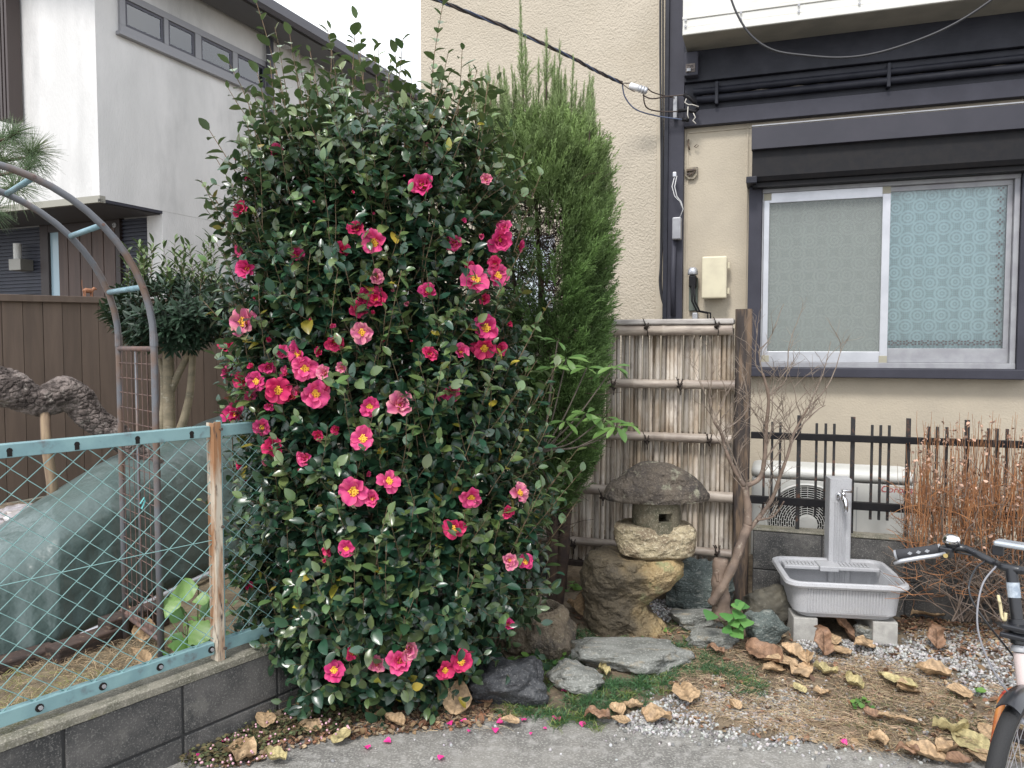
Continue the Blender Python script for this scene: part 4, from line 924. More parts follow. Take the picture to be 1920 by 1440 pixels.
# moss in the olive rock
# ------------------------------------------------------------ stone lantern
LY = 3.78
def LP(px, py): p = at_y(px, py, LY); return p.x, p.z
lc = at_y(1222, 1100, LY); t = thing('stone_lantern', 'rustic stone lantern with mushroom cap on a leaning ochre boulder', 'lantern', (lc.x, LY, 0))
def loft_rock(name, rows, mat, parent, seed, depth, amp=.02, n=110, sub=8, sq=2.3, dy=0, flat_top=False):
    """rows of (py, px_left, px_right); silhouettes with real depth"""
    rr = []; rows = [(*LP(xl_, y_), LP(xr__, y_)[0]) for y_, xl_, xr__ in rows]     # (xl, z, xr)
    prs = []
    for i in range(len(rows) - 1):
        for k in range(sub):
            f = k / sub; prs.append([rows[i][j] * (1 - f) + rows[i + 1][j] * f for j in range(3)])
    prs.append(list(rows[-1]))
    rings_ = []
    for (xa, z, xb) in prs:
        cx_, w = (xa + xb) / 2 - lc.x, (xb - xa) / 2; r_ = []
        for k in range(n):
            a_ = 2 * math.pi * k / n; c_, s_ = math.cos(a_), math.sin(a_); q = (abs(c_) ** sq + abs(s_) ** sq) ** (-1 / sq)
            x = cx_ + w * q * c_; y = dy + max(w * depth, .02) * q * s_
            nv = noise.fractal(Vector((x * 4 + seed, y * 4, z * 5)), .8, 2.3, 6) * amp * 1.3 - abs(noise.noise(Vector((x * 9, y * 9 + seed, z * 14)))) * amp * .9 + noise.noise(Vector((x * 30, y * 30, z * 40 + seed))) * amp * .22 + noise.ridged_multi_fractal(Vector((x * 11, y * 11 + seed, z * 16)), .9, 2.1, 4, 1, 2) * amp * .22
            r_.append((x + nv * c_, y + nv * s_ * 1.4, z + nv * .5))
        rings_.append(r_)
    return MB().rings([r[::-1] for r in rings_]).build(name, mat, parent, smooth=True)
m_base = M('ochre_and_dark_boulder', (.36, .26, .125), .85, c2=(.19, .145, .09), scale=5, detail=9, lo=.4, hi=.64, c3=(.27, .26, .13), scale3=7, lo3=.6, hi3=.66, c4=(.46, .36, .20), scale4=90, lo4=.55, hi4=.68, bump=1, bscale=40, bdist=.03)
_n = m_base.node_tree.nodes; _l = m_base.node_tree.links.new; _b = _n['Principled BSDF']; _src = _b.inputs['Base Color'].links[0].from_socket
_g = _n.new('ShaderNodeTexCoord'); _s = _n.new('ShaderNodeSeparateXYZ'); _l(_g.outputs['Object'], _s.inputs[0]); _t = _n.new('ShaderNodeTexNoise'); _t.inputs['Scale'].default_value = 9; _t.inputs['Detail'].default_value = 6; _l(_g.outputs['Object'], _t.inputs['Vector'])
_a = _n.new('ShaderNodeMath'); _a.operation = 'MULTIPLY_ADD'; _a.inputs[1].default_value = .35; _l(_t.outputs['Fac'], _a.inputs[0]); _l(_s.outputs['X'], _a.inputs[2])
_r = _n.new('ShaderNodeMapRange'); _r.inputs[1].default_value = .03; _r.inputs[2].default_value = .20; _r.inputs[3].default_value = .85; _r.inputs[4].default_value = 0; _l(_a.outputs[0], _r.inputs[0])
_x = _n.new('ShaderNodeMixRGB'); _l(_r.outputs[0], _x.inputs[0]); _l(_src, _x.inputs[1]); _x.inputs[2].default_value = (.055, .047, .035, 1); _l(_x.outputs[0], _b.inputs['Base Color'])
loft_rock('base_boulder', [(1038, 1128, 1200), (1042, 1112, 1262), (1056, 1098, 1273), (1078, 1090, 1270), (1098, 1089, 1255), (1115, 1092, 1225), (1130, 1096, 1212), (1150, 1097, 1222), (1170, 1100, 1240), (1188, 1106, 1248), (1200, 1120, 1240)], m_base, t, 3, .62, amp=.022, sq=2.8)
loft_rock('middle_stone', [(980, 1156, 1288), (986, 1152, 1299), (1000, 1153, 1303), (1020, 1158, 1302), (1036, 1166, 1297), (1048, 1205, 1270)], m_rkcream, t, 9, .62, amp=.014, sq=3.0)
# fire box with square window: hollow ring with an opening
x0, z0 = LP(1186, 996); x1, z1 = LP(1274, 934); cxb = (x0 + x1) / 2 - lc.x; rb = (x1 - x0) / 2
wz0_, wz1_ = LP(1230, 971)[1], LP(1230, 954)[1]
b = MB(); n_ = 40; zs = [z0, z0 + .012, wz0_, wz1_, z1 - .01, z1 + .02]
def rad(z): return rb * (1 - .03 * math.cos((z - z0) / (z1 - z0) * 6.28))
for (r_of, flip) in ((lambda z: rad(z), 0), (lambda z: rb * .62, 1)):
    base = len(b.v)
    vs = []; fs = []
    for z in zs:
        for k in range(n_):
            a_ = 2 * math.pi * (k + .5) / n_; r_ = r_of(z) + (.003 * noise.noise(Vector((math.cos(a_) * 4, math.sin(a_) * 4, z * 30))) if not flip else 0)
            vs.append((cxb + r_ * math.cos(a_), r_ * math.sin(a_), z))
    open_k = [k for k in range(n_) if 266 < (360 * (k + 1) / n_) % 360 < 300] if True else []
    back_k = [k for k in range(n_) if 76 < (360 * (k + 1) / n_) % 360 < 112]
    for i in range(len(zs) - 1):
        for k in range(n_):
            if i == 2 and (k in open_k or k in back_k): continue
            q = (i * n_ + k, i * n_ + (k + 1) % n_, (i + 1) * n_ + (k + 1) % n_, (i + 1) * n_ + k); fs.append(q[::-1] if flip else q)
    b.add(vs, fs)
N6 = n_ * len(zs)
fs = []
for grp in (open_k, back_k):
    k0, k1 = grp[0], grp[-1] + 1
    for k in grp:
        k2 = (k + 1) % n_
        fs.append((2 * n_ + k, N6 + 2 * n_ + k, N6 + 2 * n_ + k2, 2 * n_ + k2)); fs.append((3 * n_ + k, 3 * n_ + k2, N6 + 3 * n_ + k2, N6 + 3 * n_ + k))
    for k in (k0, k1 % n_): fs.append((2 * n_ + k, 3 * n_ + k, N6 + 3 * n_ + k, N6 + 2 * n_ + k))
b.f += fs
b.build('fire_box', m_rkbox, t, angle=45)
loft_rock('cap_stone', [(868, 1205, 1250), (871, 1192, 1264), (880, 1178, 1284), (893, 1160, 1301), (906, 1146, 1314), (917, 1136, 1322), (925, 1130, 1326), (930, 1129, 1327), (935, 1133, 1326), (936, 1185, 1310)], m_rkroof, t, 17, .58, amp=.013, sub=9, sq=2.2)

# ------------------------------------------------------------ bicycle
bf = Vector((-.73, -.683, 0)).normalized(); br = Vector((bf.y, -bf.x, 0))   # forward, and its right-hand side
wc = at_y(1903, 1400, 2.12); bx, by = wc.x, 2.12
BK = thing('bicycle', 'small wheeled city bicycle with black handlebar, silver bell and orange red fork', 'bicycle', (bx, by, 0), math.atan2(bf.y, bf.x))
# local: +x forward, +y to its left, z up
def bl(px, py, Y): p = at_y(px, py, Y); v = p - Vector((bx, by, 0)); a_ = math.atan2(bf.y, bf.x); return Vector((v.x * math.cos(a_) + v.y * math.sin(a_), -v.x * math.sin(a_) + v.y * math.cos(a_), p.z))
m_tyre = M('tyre_rubber', (.02, .02, .021), .8, bump=.5, bscale=300); m_white = M('white_rim_stripe', (.6, .6, .58), .5)
m_bblack = M('bike_black_paint', (.015, .016, .02), .3, coat=.3); m_bpink = M('pale_pink_white_paint', (.62, .52, .50), .35, coat=.4)
m_orange = M('orange_red_paint', (.55, .22, .06), .4, c2=(.42, .045, .035), scale=6, lo=.48, hi=.56, coat=.3)
m_grip = M('black_rubber_grip', (.04, .04, .045), .8, bump=.6, bscale=400); m_grey = M('grey_plastic', (.28, .29, .31), .5)
RW = .25
def torus(cx, cz, r, q, n=56, m=10, y=0, sx=1):
    return [[(cx + (r + q * math.cos(2 * math.pi * j / m)) * math.cos(2 * math.pi * i / n), y + sx * q * math.sin(2 * math.pi * j / m), cz + (r + q * math.cos(2 * math.pi * j / m)) * math.sin(2 * math.pi * i / n)) for j in range(m)] for i in range(n)]
def wheel(cx):
    rs = torus(cx, RW, RW - .022, .022); w = MB().rings(rs + [rs[0]], False, False).build('wheel', m_tyre, BK, smooth=True)
    rs = torus(cx, RW, RW - .050, .012); MB().rings(rs + [rs[0]], False, False).build('rim', m_alu, w, smooth=True)
    for sy in (-1, 1):
        b_ = MB(); n = 56; ra, rb_ = RW - .036, RW - .030
        vs = [(cx + ra * math.cos(2 * math.pi * i / n), sy * .0185, RW + ra * math.sin(2 * math.pi * i / n)) for i in range(n)] + [(cx + rb_ * math.cos(2 * math.pi * i / n), sy * .0225, RW + rb_ * math.sin(2 * math.pi * i / n)) for i in range(n)]
        b_.add(vs, [(i, (i + 1) % n, n + (i + 1) % n, n + i) for i in range(n)]).build('side_stripe', m_white, w)
    MB().tube([(cx, -.045, RW), (cx, -.02, RW), (cx, .02, RW), (cx, .045, RW)], [.012, .024, .024, .012], 14).build('hub', m_alu, w, smooth=True)
    for i in range(20):
        a_ = 2 * math.pi * i / 20; a2 = a_ + (.5 if i % 2 else -.5); sy = .022 if i % 4 < 2 else -.022
        MB().tube([(cx + .02 * math.cos(a2), sy, RW + .02 * math.sin(a2)), (cx + (RW - .058) * math.cos(a_), 0, RW + (RW - .058) * math.sin(a_))], .0012, 4).build('spoke', m_alu, w)
wheel(0); wheel(-1.0)
def fender(cx, a0, a1):
    n = 26; rs = []
    for i in range(n):
        a_ = R(a0 + (a1 - a0) * i / (n - 1)); sec = []
        for j in range(9):
            u = -1 + j / 4; rr = RW + .012 + .022 * (1 - u * u); sec.append((cx + rr * math.cos(a_), u * .030, RW + rr * math.sin(a_)))
        for j in range(8, -1, -1):
            u = -1 + j / 4; rr = RW + .008 + .022 * (1 - u * u); sec.append((cx + rr * math.cos(a_), u * .028, RW + rr * math.sin(a_)))
        rs.append(sec)
    return MB().rings(rs).build('mudguard', m_bblack, BK, angle=50)
fender(0, 72, 165); fender(-1.0, 10, 175)
st_top = bl(1896, 1066, 2.27); crown = Vector((-.07, 0, RW + .30)); hd = Vector((-.10, 0, RW + .38))
# fork
for sy in (-1, 1):
    MB().tube(cat_pts([(-.10, .0, RW + .235), (-.09, sy * .035, RW + .23), (-.07, sy * .052, RW + .19), (-.02, sy * .052, RW + .1), (.0, sy * .052, RW)], 6), [.017] * 12 + [.014] * 12 + [.009], 10).build('fork_leg', m_orange, BK, smooth=True)
s0 = Vector((-.10, 0, RW + .23)); s3 = st_top
ax_ = (s3 - s0)
def onst(f): return s0 + ax_ * f
MB().tube([onst(.02), onst(.34)], .020, 16).build('head_tube', m_bpink, BK, smooth=False, angle=40)
MB().tube([onst(.35), onst(.37), onst(.40)], [.026, .026, .02], 16).build('headset', m_alud, BK, angle=40)
MB().tube([onst(.41), onst(.60)], .024, 16).build('stem_clamp', m_bblack, BK, angle=40)
c_ = onst(.52); MB().box(c_.x - .005, c_.x + .05, c_.y - .036, c_.y + .030, c_.z - .02, c_.z - .004).box(c_.x - .005, c_.x + .045, c_.y - .034, c_.y + .028, c_.z + .004, c_.z + .02).build('folding_clamp', m_bblack, BK, bevel=.005)
MB().tube([onst(.60), onst(1.0)], .0165, 16).build('stem', m_bblack, BK, angle=40)
c_ = onst(.86); MB().tube([c_ - ax_ * .09, c_ + ax_ * .03], .0172, 16).build('stem_sticker', M('silver_label', (.45, .5, .55), .4, c2=(.25, .3, .36), scale=40), BK)
MB().tube(cat_pts([c_ + Vector((.03, -.03, -.03)), onst(.75) + Vector((.04, -.03, 0)), onst(.66) + Vector((.03, -.034, .02)), onst(.62) + Vector((.03, -.03, 0)), onst(.60) + Vector((.035, -.022, 0)), onst(.63) + Vector((.032, -.02, .01))], 5), .0048, 7).build('quick_release_lever', M('cream_lever', (.55, .47, .28), .5), BK, smooth=True)
# handlebar: its right end (local -y) points to the left of the picture
ge = bl(1679, 1041, 2.53); gi = bl(1765, 1030, 2.47)
hb = cat_pts([gi, bl(1790, 1027, 2.44), bl(1812, 1030, 2.42), bl(1840, 1043, 2.37), bl(1868, 1057, 2.33), st_top + Vector((0, -.02, .0)), st_top + Vector((0, .03, 0))], 6)
mir = [Vector((p.x, -p.y + 2 * st_top.y, p.z)) for p in hb[::-1]]
hbar = MB().tube(hb + mir[2:], .0125, 12).build('handlebar', m_bblack, BK, smooth=True)
gv = (gi - ge)
for mm, (a_, c2_) in enumerate(((ge, gi), (Vector((ge.x, 2 * st_top.y - ge.y, ge.z)), Vector((gi.x, 2 * st_top.y - gi.y, gi.z))))):
    v_ = c2_ - a_
    g = MB().tube([a_ + v_ * k for k in (.03, .06, .3, .6, .93, .95)], [.016, .0185, .0175, .017, .018, .016], 16).build('grip', m_grip, hbar, angle=50)
    MB().tube([a_ - v_ * .02, a_ + v_ * .03], [.0165, .018], 16).tube([a_ + v_ * .95, a_ + v_ * 1.0], .0185, 16).build('grip_ring', m_grey, hbar, angle=40)
    for k in range(3):
        q = a_ + v_ * (.32 + .19 * k); dcam = (bl(1700, 1030, 1.5) - q).normalized() if mm == 0 else Vector((1, 0, .3)).normalized()
        sdv = v_.normalized(); up_ = sdv.cross(dcam).normalized(); c0_ = q + dcam * .0182
        MB().add([c0_ - sdv * .008, c0_ - up_ * .006, c0_ + sdv * .008, c0_ + up_ * .006, c0_ - sdv * .008 - dcam * .004, c0_ - up_ * .006 - dcam * .004, c0_ + sdv * .008 - dcam * .004, c0_ + up_ * .006 - dcam * .004],
                 [(0, 1, 2, 3), (0, 4, 5, 1), (1, 5, 6, 2), (2, 6, 7, 3), (3, 7, 4, 0)]).build('grip_diamond', m_grey, hbar)
lv = [bl(1676, 1057, 2.46), bl(1690, 1052, 2.45), bl(1725, 1046, 2.43), bl(1752, 1042, 2.42), bl(1772, 1038, 2.42)]
MB().tube(lv, [.004, .007, .0075, .006, .006], 8).build('brake_lever', m_alu, BK, smooth=True)
q = bl(1775, 1032, 2.44); MB().box(q.x - .01, q.x + .02, q.y - .02, q.y + .02, q.z - .022, q.z + .014).build('lever_clamp', m_bblack, BK, bevel=.006)
MB().tube([bl(1773, 1042, 2.42), bl(1773, 1042, 2.40)], .007, 10).build('adjuster', M('brass', (.4, .3, .12), .3, metal=1), BK)
q = bl(1784, 1014, 2.43)
MB().tube([q + Vector((0, 0, -.022)), q + Vector((0, 0, -.012)), q], [.012, .02, .02], 14).build('bell_base', m_bblack, BK, bevel=.001)
MB().lathe([(.0255, 0), (.026, .01), (.022, .02), (.013, .026), (.0, .028)], (q.x, q.y, q.z - .006), 24).build('bell', m_chrome, BK, smooth=True)
q = bl(1897, 1024, 2.3)
rf = MB().box(q.x - .03, q.x + .02, q.y - .045, q.y + .045, q.z - .004, q.z + .012); o = rf.build('basket_reflector', M('silver_reflector', (.55, .6, .66), .2, metal=.6), BK, bevel=.006)
MB().box(q.x - .01, q.x + .01, q.y - .05, q.y - .02, q.z - .035, q.z - .004).build('reflector_bracket', m_bblack, BK, bevel=.003)
for pts, mm, r_ in (([(1790, 1035, 2.43), (1846, 1048, 2.36), (1830, 1065, 2.34), (1817, 1095, 2.3), (1822, 1125, 2.28), (1848, 1165, 2.26), (1880, 1205, 2.25), (1908, 1240, 2.24)], m_bblack, .003),
                    ([(1868, 1062, 2.3), (1845, 1090, 2.28), (1834, 1130, 2.26), (1833, 1175, 2.24), (1845, 1220, 2.22), (1870, 1270, 2.2), (1900, 1310, 2.18)], M('grey_cable_sleeve', (.22, .22, .24), .5), .003)):
    MB().tube(cat_pts([bl(*p) for p in pts], 6), r_, 6).build('brake_cable', mm, BK, smooth=True)
MB().tube([(-.02, -.03, RW + .19), (-.02, .03, RW + .19)], .01, 8).build('brake_caliper', m_alu, BK)
MB().tube([(-.03, -.026, RW + .22), (-.03, -.03, RW + .12)], [.008, .006], 8).tube([(-.03, .026, RW + .22), (-.03, .03, RW + .12)], [.008, .006], 8).build('brake_arm', m_alu, BK)
hp = onst(.2)
MB().tube(cat_pts([hp, hp + Vector((-.2, 0, -.1)), Vector((-.55, 0, .27)), Vector((-.66, 0, .26))], 6), .022, 12).build('main_tube', m_bblack, BK, smooth=True)
MB().tube([(-.66, 0, .24), (-.76, 0, .78)], .016, 10).build('seat_post', m_alu, BK, smooth=True)
for sy in (-1, 1): MB().tube([(-.67, sy * .03, .26), (-1.0, sy * .05, RW)], .010, 8).tube([(-.71, sy * .02, .5), (-1.0, sy * .05, RW)], .008, 8).build('rear_stay', m_orange, BK, smooth=True)
MB().tube([(-.62, 0, .79), (-.70, 0, .80), (-.8, 0, .81), (-.88, 0, .82)], [.02, .03, .065, .07], 12).build('saddle', m_bblack, BK, smooth=True)
MB().tube([(-.66, -.06, .26), (-.66, .06, .26)], .012, 8).tube([(-.66, -.06, .26), (-.55, -.06, .16)], .008, 6).tube([(-.66, .06, .26), (-.77, .06, .36)], .008, 6).build('crank', m_alu, BK)
for q in ((-.55, -.10, .16), (-.77, .10, .36)): MB().box(q[0] - .04, q[0] + .04, q[1] - .035, q[1] + .035, q[2] - .01, q[2] + .01).build('pedal', m_bblack, BK, bevel=.004)
MB().tube([(-.95, .05, .22), (-.93, .16, .0)], .008, 8).build('kickstand', m_alu, BK)

# ------------------------------------------------------------ garden arch
pr_ = at_z(303, 1262, .19); pl2 = at_z(237, 1208, .19)
pr_ = Vector((pr_.x, pr_.y, 0)); pl2 = Vector((pl2.x, pl2.y, 0))
dv = (pl2 - pr_); dpth = dv.length; AR = Frame(pr_.x, pr_.y, math.atan2(dv.y, dv.x))      # local x from the near hoop to the far one, +y to the left
t = fthing(AR, 'garden_arch', 'rusty tubular garden arch with pale blue rungs over the side yard', 'garden arch')
m_archp = M('worn_grey_tube', (.13, .135, .15), .5, c2=(.15, .10, .075), scale=4, stretch=(1, 1, 1), lo=.48, hi=.6, c3=(.08, .075, .08), scale3=12)
m_rung = M('pale_blue_tube', (.22, .36, .42), .45, c2=(.16, .26, .30), scale=14); m_rustt = M('brown_rust_tube', (.17, .10, .08), .7, c2=(.10, .07, .065), scale=20)
RA = .60; zsp = AR.pl(268, 640, 0)[1] if False else at_y(275, 640, pr_.y).z
ZT = zsp
def hoop(x):
    pts = [(x, 0, .12), (x, 0, .8), (x, 0, ZT)] + [(x, RA - RA * math.cos(a_), ZT + RA * 1.02 * math.sin(a_)) for a_ in [math.pi * k / 28 for k in range(1, 28)]] + [(x, 2 * RA, ZT), (x, 2 * RA, .12)]
    return MB().tube(pts, .0135, 12).build('hoop', m_archp, t, smooth=True)
hoop(0); hoop(dpth)
for x in (0, dpth): MB().tube([(x, 0, ZT - .02), (x, 0, ZT + .03)], .0155, 12).build('sleeve', m_archp, t)
for ad in (20, 45, 70, 95, 120, 150):
    a_ = R(ad); y, z = RA - RA * math.cos(a_), ZT + RA * 1.02 * math.sin(a_)
    MB().tube([(.012, y, z), (dpth - .012, y, z)], .011, 10).build('rung', m_rung, t, smooth=True)
    MB().tube([(-.016, y, z), (-.010, y, z)], .006, 8).build('rivet', m_rustt, t)
for y in (0, 2 * RA):
    MB().tube([(.012, y, ZT - .03), (dpth - .012, y, ZT - .03)], .011, 10).build('rung', m_rustt, t, smooth=True)
    MB().tube([(.012, y, .32), (dpth - .012, y, .32)], .009, 8).build('rung', m_rustt, t, smooth=True)
    MB().tube([(dpth / 2, y, ZT - .04), (dpth / 2, y, .33)], .006, 8).build('upright', m_archp, t, smooth=True)
    for k in range(1, 7):
        if k in (3.5,): continue
        x = dpth * k / 7; MB().tube([(x, y + .008, ZT - .04), (x, y + .008, .33)], .0018, 5).build('mesh_wire', m_rustt, t)
    nz_ = 17
    for k in range(nz_):
        z = ZT - .09 - k * (ZT - .45) / nz_; MB().tube([(.012, y + .004, z), (dpth - .012, y + .004, z)], .0018, 5).build('mesh_wire', m_rustt, t)
p1, p2 = AR.L(at_y(228, 1142, 3.2)), AR.L(at_y(297, 1187, 2.95))
tag(MB().tube([at_z(230, 1143, .34), at_z(298, 1188, .28)], .014, 8).build('rusty_bar', m_rustt, None), 'short rusty metal bar lying across the foot of the arch', 'metal bar')

# ------------------------------------------------------------ draped cover
m_tarp = M('grey_green_vinyl', (.095, .135, .13), .38, c2=(.07, .105, .098), scale=3, bump=.8, bscale=5, bdist=.05, spec=.6)
top = [(-90, 1085), (0, 1045), (48, 1012), (112, 968), (165, 935), (211, 905), (252, 878), (293, 857), (340, 838), (387, 824), (440, 800), (500, 775), (560, 760)]
bot = [(-90, 1285), (0, 1243), (55, 1224), (109, 1206), (160, 1182), (204, 1162), (252, 1138), (300, 1112), (350, 1088), (398, 1066), (450, 1048), (520, 1025), (580, 1010)]
rowsT = []; K = 5
cols = []
for i in range(len(top)):
    pb = at_z(*bot[i], .22); pt = at_y(*top[i], pb.y + .22)
    cols.append((pb, pt))
fine = []
for i in range(len(cols) - 1):
    for k in range(14):
        f = k / 14; fine.append((cols[i][0].lerp(cols[i + 1][0], f), cols[i][1].lerp(cols[i + 1][1], f)))
fine.append(cols[-1])
V = []; nv = 22
for i, (pb, pt) in enumerate(fine):
    bd_ = Vector((.7, .71, 0)) if False else None
    back = Vector((-.62, .78, 0))
    for j in range(nv):
        f = j / (nv - 1)
        if f < .62:
            g = f / .62; p = pb.lerp(pt, g); bulge = math.sin(g * math.pi) * .02
            fold = (.012 * math.sin(i * .19 + 1.5 * math.sin(i * .05)) + .006 * math.sin(i * .47 + g * 2)) * (1 - g) ** 1.2
            p = p - back * (fold + bulge) + Vector((0, 0, .0)); 
            if g > .7: p = p + back * (.10 * ((g - .7) / .3) ** 2) - Vector((0, 0, .02 * ((g - .7) / .3) ** 2))
        else:
            g = (f - .62) / .38; p = pt + back * (.10 + .55 * g) + Vector((0, 0, -.02 + .05 * math.sin(g * 2.6) - .03 * g))
        V.append(tuple(p + Vector((0, 0, .008 * noise.noise(p * 4)))))
F = [(i * nv + j, (i + 1) * nv + j, (i + 1) * nv + j + 1, i * nv + j + 1) for i in range(len(fine) - 1) for j in range(nv - 1)]
tp = link('draped_cover', npmesh('draped_cover', V, F), m_tarp); tag(tp, 'large grey green vinyl cover draped over a long heap in the side yard', 'tarpaulin')
sl = tp.modifiers.new('thick', 'SOLIDIFY'); sl.thickness = .004
tag(MB().tube([at_z(x, y, .235) - Vector((0, .03, 0)) for x, y in ((160, 1188), (204, 1168), (300, 1118), (398, 1072), (450, 1052), (520, 1030))], .016, 10).build('metal_pipe', m_alu, None, smooth=True), 'silver metal pipe weighing down the hem of the green cover', 'pipe')
# timbers along the cover
m_timb = M('old_dark_timber', (.075, .048, .038), .85, c2=(.035, .025, .022), scale=8, stretch=(1, 1, 3), c3=(.18, .13, .09), scale3=26, lo3=.58, hi3=.7, bump=.7, bscale=30, bdist=.008)
def timber(lab, a, b_, w, h, z):
    A_, B_ = at_z(*a, z + h), at_z(*b_, z + h); d = B_ - A_; o = MB().box(0, d.length, 0, w, 0, h).build('timber', m_timb, None, bevel=.008)
    o.location = (A_.x, A_.y, z); o.rotation_euler = (0, 0, math.atan2(d.y, d.x)); tag(o, lab, 'timber', 'old timbers edging the side yard')
timber('short dark timber block standing right of the arch foot', (206, 1165), (318, 1130), .1, .11, .2)
timber('long dark timber half buried in dry grass at left', (110, 1218), (232, 1175), .1, .07, .2)
timber('purplish grey timber nearest the left picture edge', (-60, 1262), (112, 1212), .1, .05, .2)
# soil heap and plastic bag
p = at_z(30, 1005, .25); rock('soil_heap', 'brown soil heap behind the green cover at the left edge', (p.x, p.y + .15, .28), (.45, .3, .16), m_soil, 77, cat='soil heap')
p = at_y(45, 975, 3.95); 
V0, F0 = ico(4); Vb = []
for v in V0:
    q = Vector(v); r_ = 1 + .30 * noise.ridged_multi_fractal(q * 2.2, .8, 2.2, 5, 1, 2) * .4 + .12 * noise.noise(q * 9); Vb.append((q.x * .15 * r_, q.y * .1 * r_, q.z * .07 * r_))
o = link('plastic_bag', npmesh('plastic_bag', Vb, F0, smooth=False), M('milky_plastic_bag', (.50, .47, .50), .25, c2=(.36, .32, .30), scale=20, spec=.7, transl=.3)); o.location = p; tag(o, 'crumpled milky plastic bag on the soil heap at left', 'plastic bag')
# ------------------------------------------------------------ plants: templates
def leaf_template(wd=.30, fold=.10, droop=.16, rows=(0, .1, .34, .62, .86, 1.0), prof=(0.0, .45, .95, .92, .5, 0.0), wave=0.0):
    V = []; F = []
    for i, (t_, p_) in enumerate(zip(rows, prof)):
        z = -droop * t_ * t_
        if i in (0, len(rows) - 1): V.append((0, t_, z))
        else:
            w = wd * p_; V += [(-w, t_ + wave * .02, z + fold * p_ + wave * .04 * (-1) ** i), (0, t_, z), (w, t_ - wave * .02, z + fold * p_ - wave * .04 * (-1) ** i)]
    n = len(rows); idx = lambda i, c: 0 if i == 0 else (len(V) - 1 if i == n - 1 else 1 + (i - 1) * 3 + c)
    F += [(0, 2, 1), (0, 3, 2)]
    for i in range(1, n - 2):
        a, b_ = idx(i, 0), idx(i + 1, 0)
        for c in (0, 1): F += [(a + c, a + c + 1, b_ + c + 1), (a + c, b_ + c + 1, b_ + c)]
    a = idx(n - 2, 0); e = len(V) - 1; F += [(a, a + 1, e), (a + 1, a + 2, e)]
    return np.array(V, float), np.array(F)
LEAF, LEAFF = leaf_template()
NARROW, NARROWF = leaf_template(wd=.14, fold=.05, droop=.2)
def leafmat(name, rough, transl=.12, spec=.5, back=(.10, .15, .07)):
    m = M(name, (1, 1, 1), rough, attr=True, spec=spec, transl=transl)
    n = m.node_tree.nodes; l = m.node_tree.links.new; b = n['Principled BSDF']
    src = b.inputs['Base Color'].links[0].from_socket; g = n.new('ShaderNodeNewGeometry'); x = n.new('ShaderNodeMixRGB')
    ml = n.new('ShaderNodeMath'); ml.operation = 'MULTIPLY'; ml.inputs[1].default_value = .55; l(g.outputs['Backfacing'], ml.inputs[0]); l(ml.outputs[0], x.inputs[0]); l(src, x.inputs[1]); x.inputs[2].default_value = (*back, 1); l(x.outputs[0], b.inputs['Base Color'])
    return m
m_leaf = leafmat('glossy_camellia_leaf', .28, .10, .7)
m_twig = M('camellia_twig', (.20, .13, .08), .8, c2=(.12, .09, .05), scale=30)
def twig_mesh(lines, sides=3):
    """lines: list of (points (k,3), radii) -> one numpy mesh of thin tubes"""
    Vs = []; Fs = []; b = 0
    for pts, rad in lines:
        P = np.asarray(pts, float); k = len(P); T = norm(np.gradient(P, axis=0)); up = np.tile([.13, .2, 1.0], (k, 1)); S = norm(np.cross(T, up)); U = np.cross(S, T)
        rad = np.broadcast_to(rad, (k,)) if np.ndim(rad) == 0 else np.asarray(rad)
        an = np.arange(sides) * 2 * np.pi / sides
        V = P[:, None] + (S[:, None] * np.cos(an)[None, :, None] + U[:, None] * np.sin(an)[None, :, None]) * rad[:, None, None]
        Vs.append(V.reshape(-1, 3)); i = np.arange(k - 1)[:, None] * sides; j = np.arange(sides)[None]; j2 = (j + 1) % sides
        Fs.append(np.stack([i + j, i + j2, i + sides + j2, i + sides + j], -1).reshape(-1, 4) + b); b += k * sides
    return np.concatenate(Vs), np.concatenate(Fs)

# ------------------------------------------------------------ camellia
CY = 3.38
rows_px = [(258, 640, 830), (275, 575, 880), (300, 522, 918), (335, 480, 943), (365, 458, 965), (400, 448, 972), (500, 452, 950), (600, 448, 955), (700, 448, 975), (800, 458, 995), (880, 470, 1015), (950, 455, 1035), (1000, 445, 1038), (1060, 452, 1022), (1120, 462, 1010), (1170, 480, 980), (1220, 512, 925), (1260, 550, 885), (1290, 585, 868), (1325, 640, 840)]
EN = []
for y, a, b_ in rows_px:
    p, q = at_y(a, y, CY), at_y(b_, y, CY); EN.append((p.z, (p.x + q.x) / 2, (q.x - p.x) / 2))
EN = EN[::-1]; ez_ = [e[0] for e in EN]; ecx = [e[1] for e in EN]; ehw = [e[2] for e in EN]
ZLO, ZHI = ez_[0], ez_[-1]
def env(z): return np.interp(z, ez_, ecx), np.interp(z, ez_, ehw)
def dep(hw): return min(hw * .82, .52)
def surf(th, z, rho):
    cx, hw = env(z); bump = 1 + .07 * noise.noise(Vector((math.cos(th) * 2.2, math.sin(th) * 2.2, z * 2.6))) + .05 * noise.noise(Vector((math.cos(th) * 6, math.sin(th) * 6, z * 7)))
    return np.array([cx + hw * rho * bump * math.cos(th), CY + dep(hw) * rho * bump * math.sin(th), z])
CAMT = thing('camellia_shrub', 'tall camellia shrub covered in deep pink flowers with glossy dark leaves', 'shrub', (float(env(.2)[0]), CY, .05))
OFF = np.array([float(env(.2)[0]), CY, .05])
L_pos, L_dir, L_nrm, L_s, L_t = [], [], [], [], []
lines = []
rg = random.Random(4)
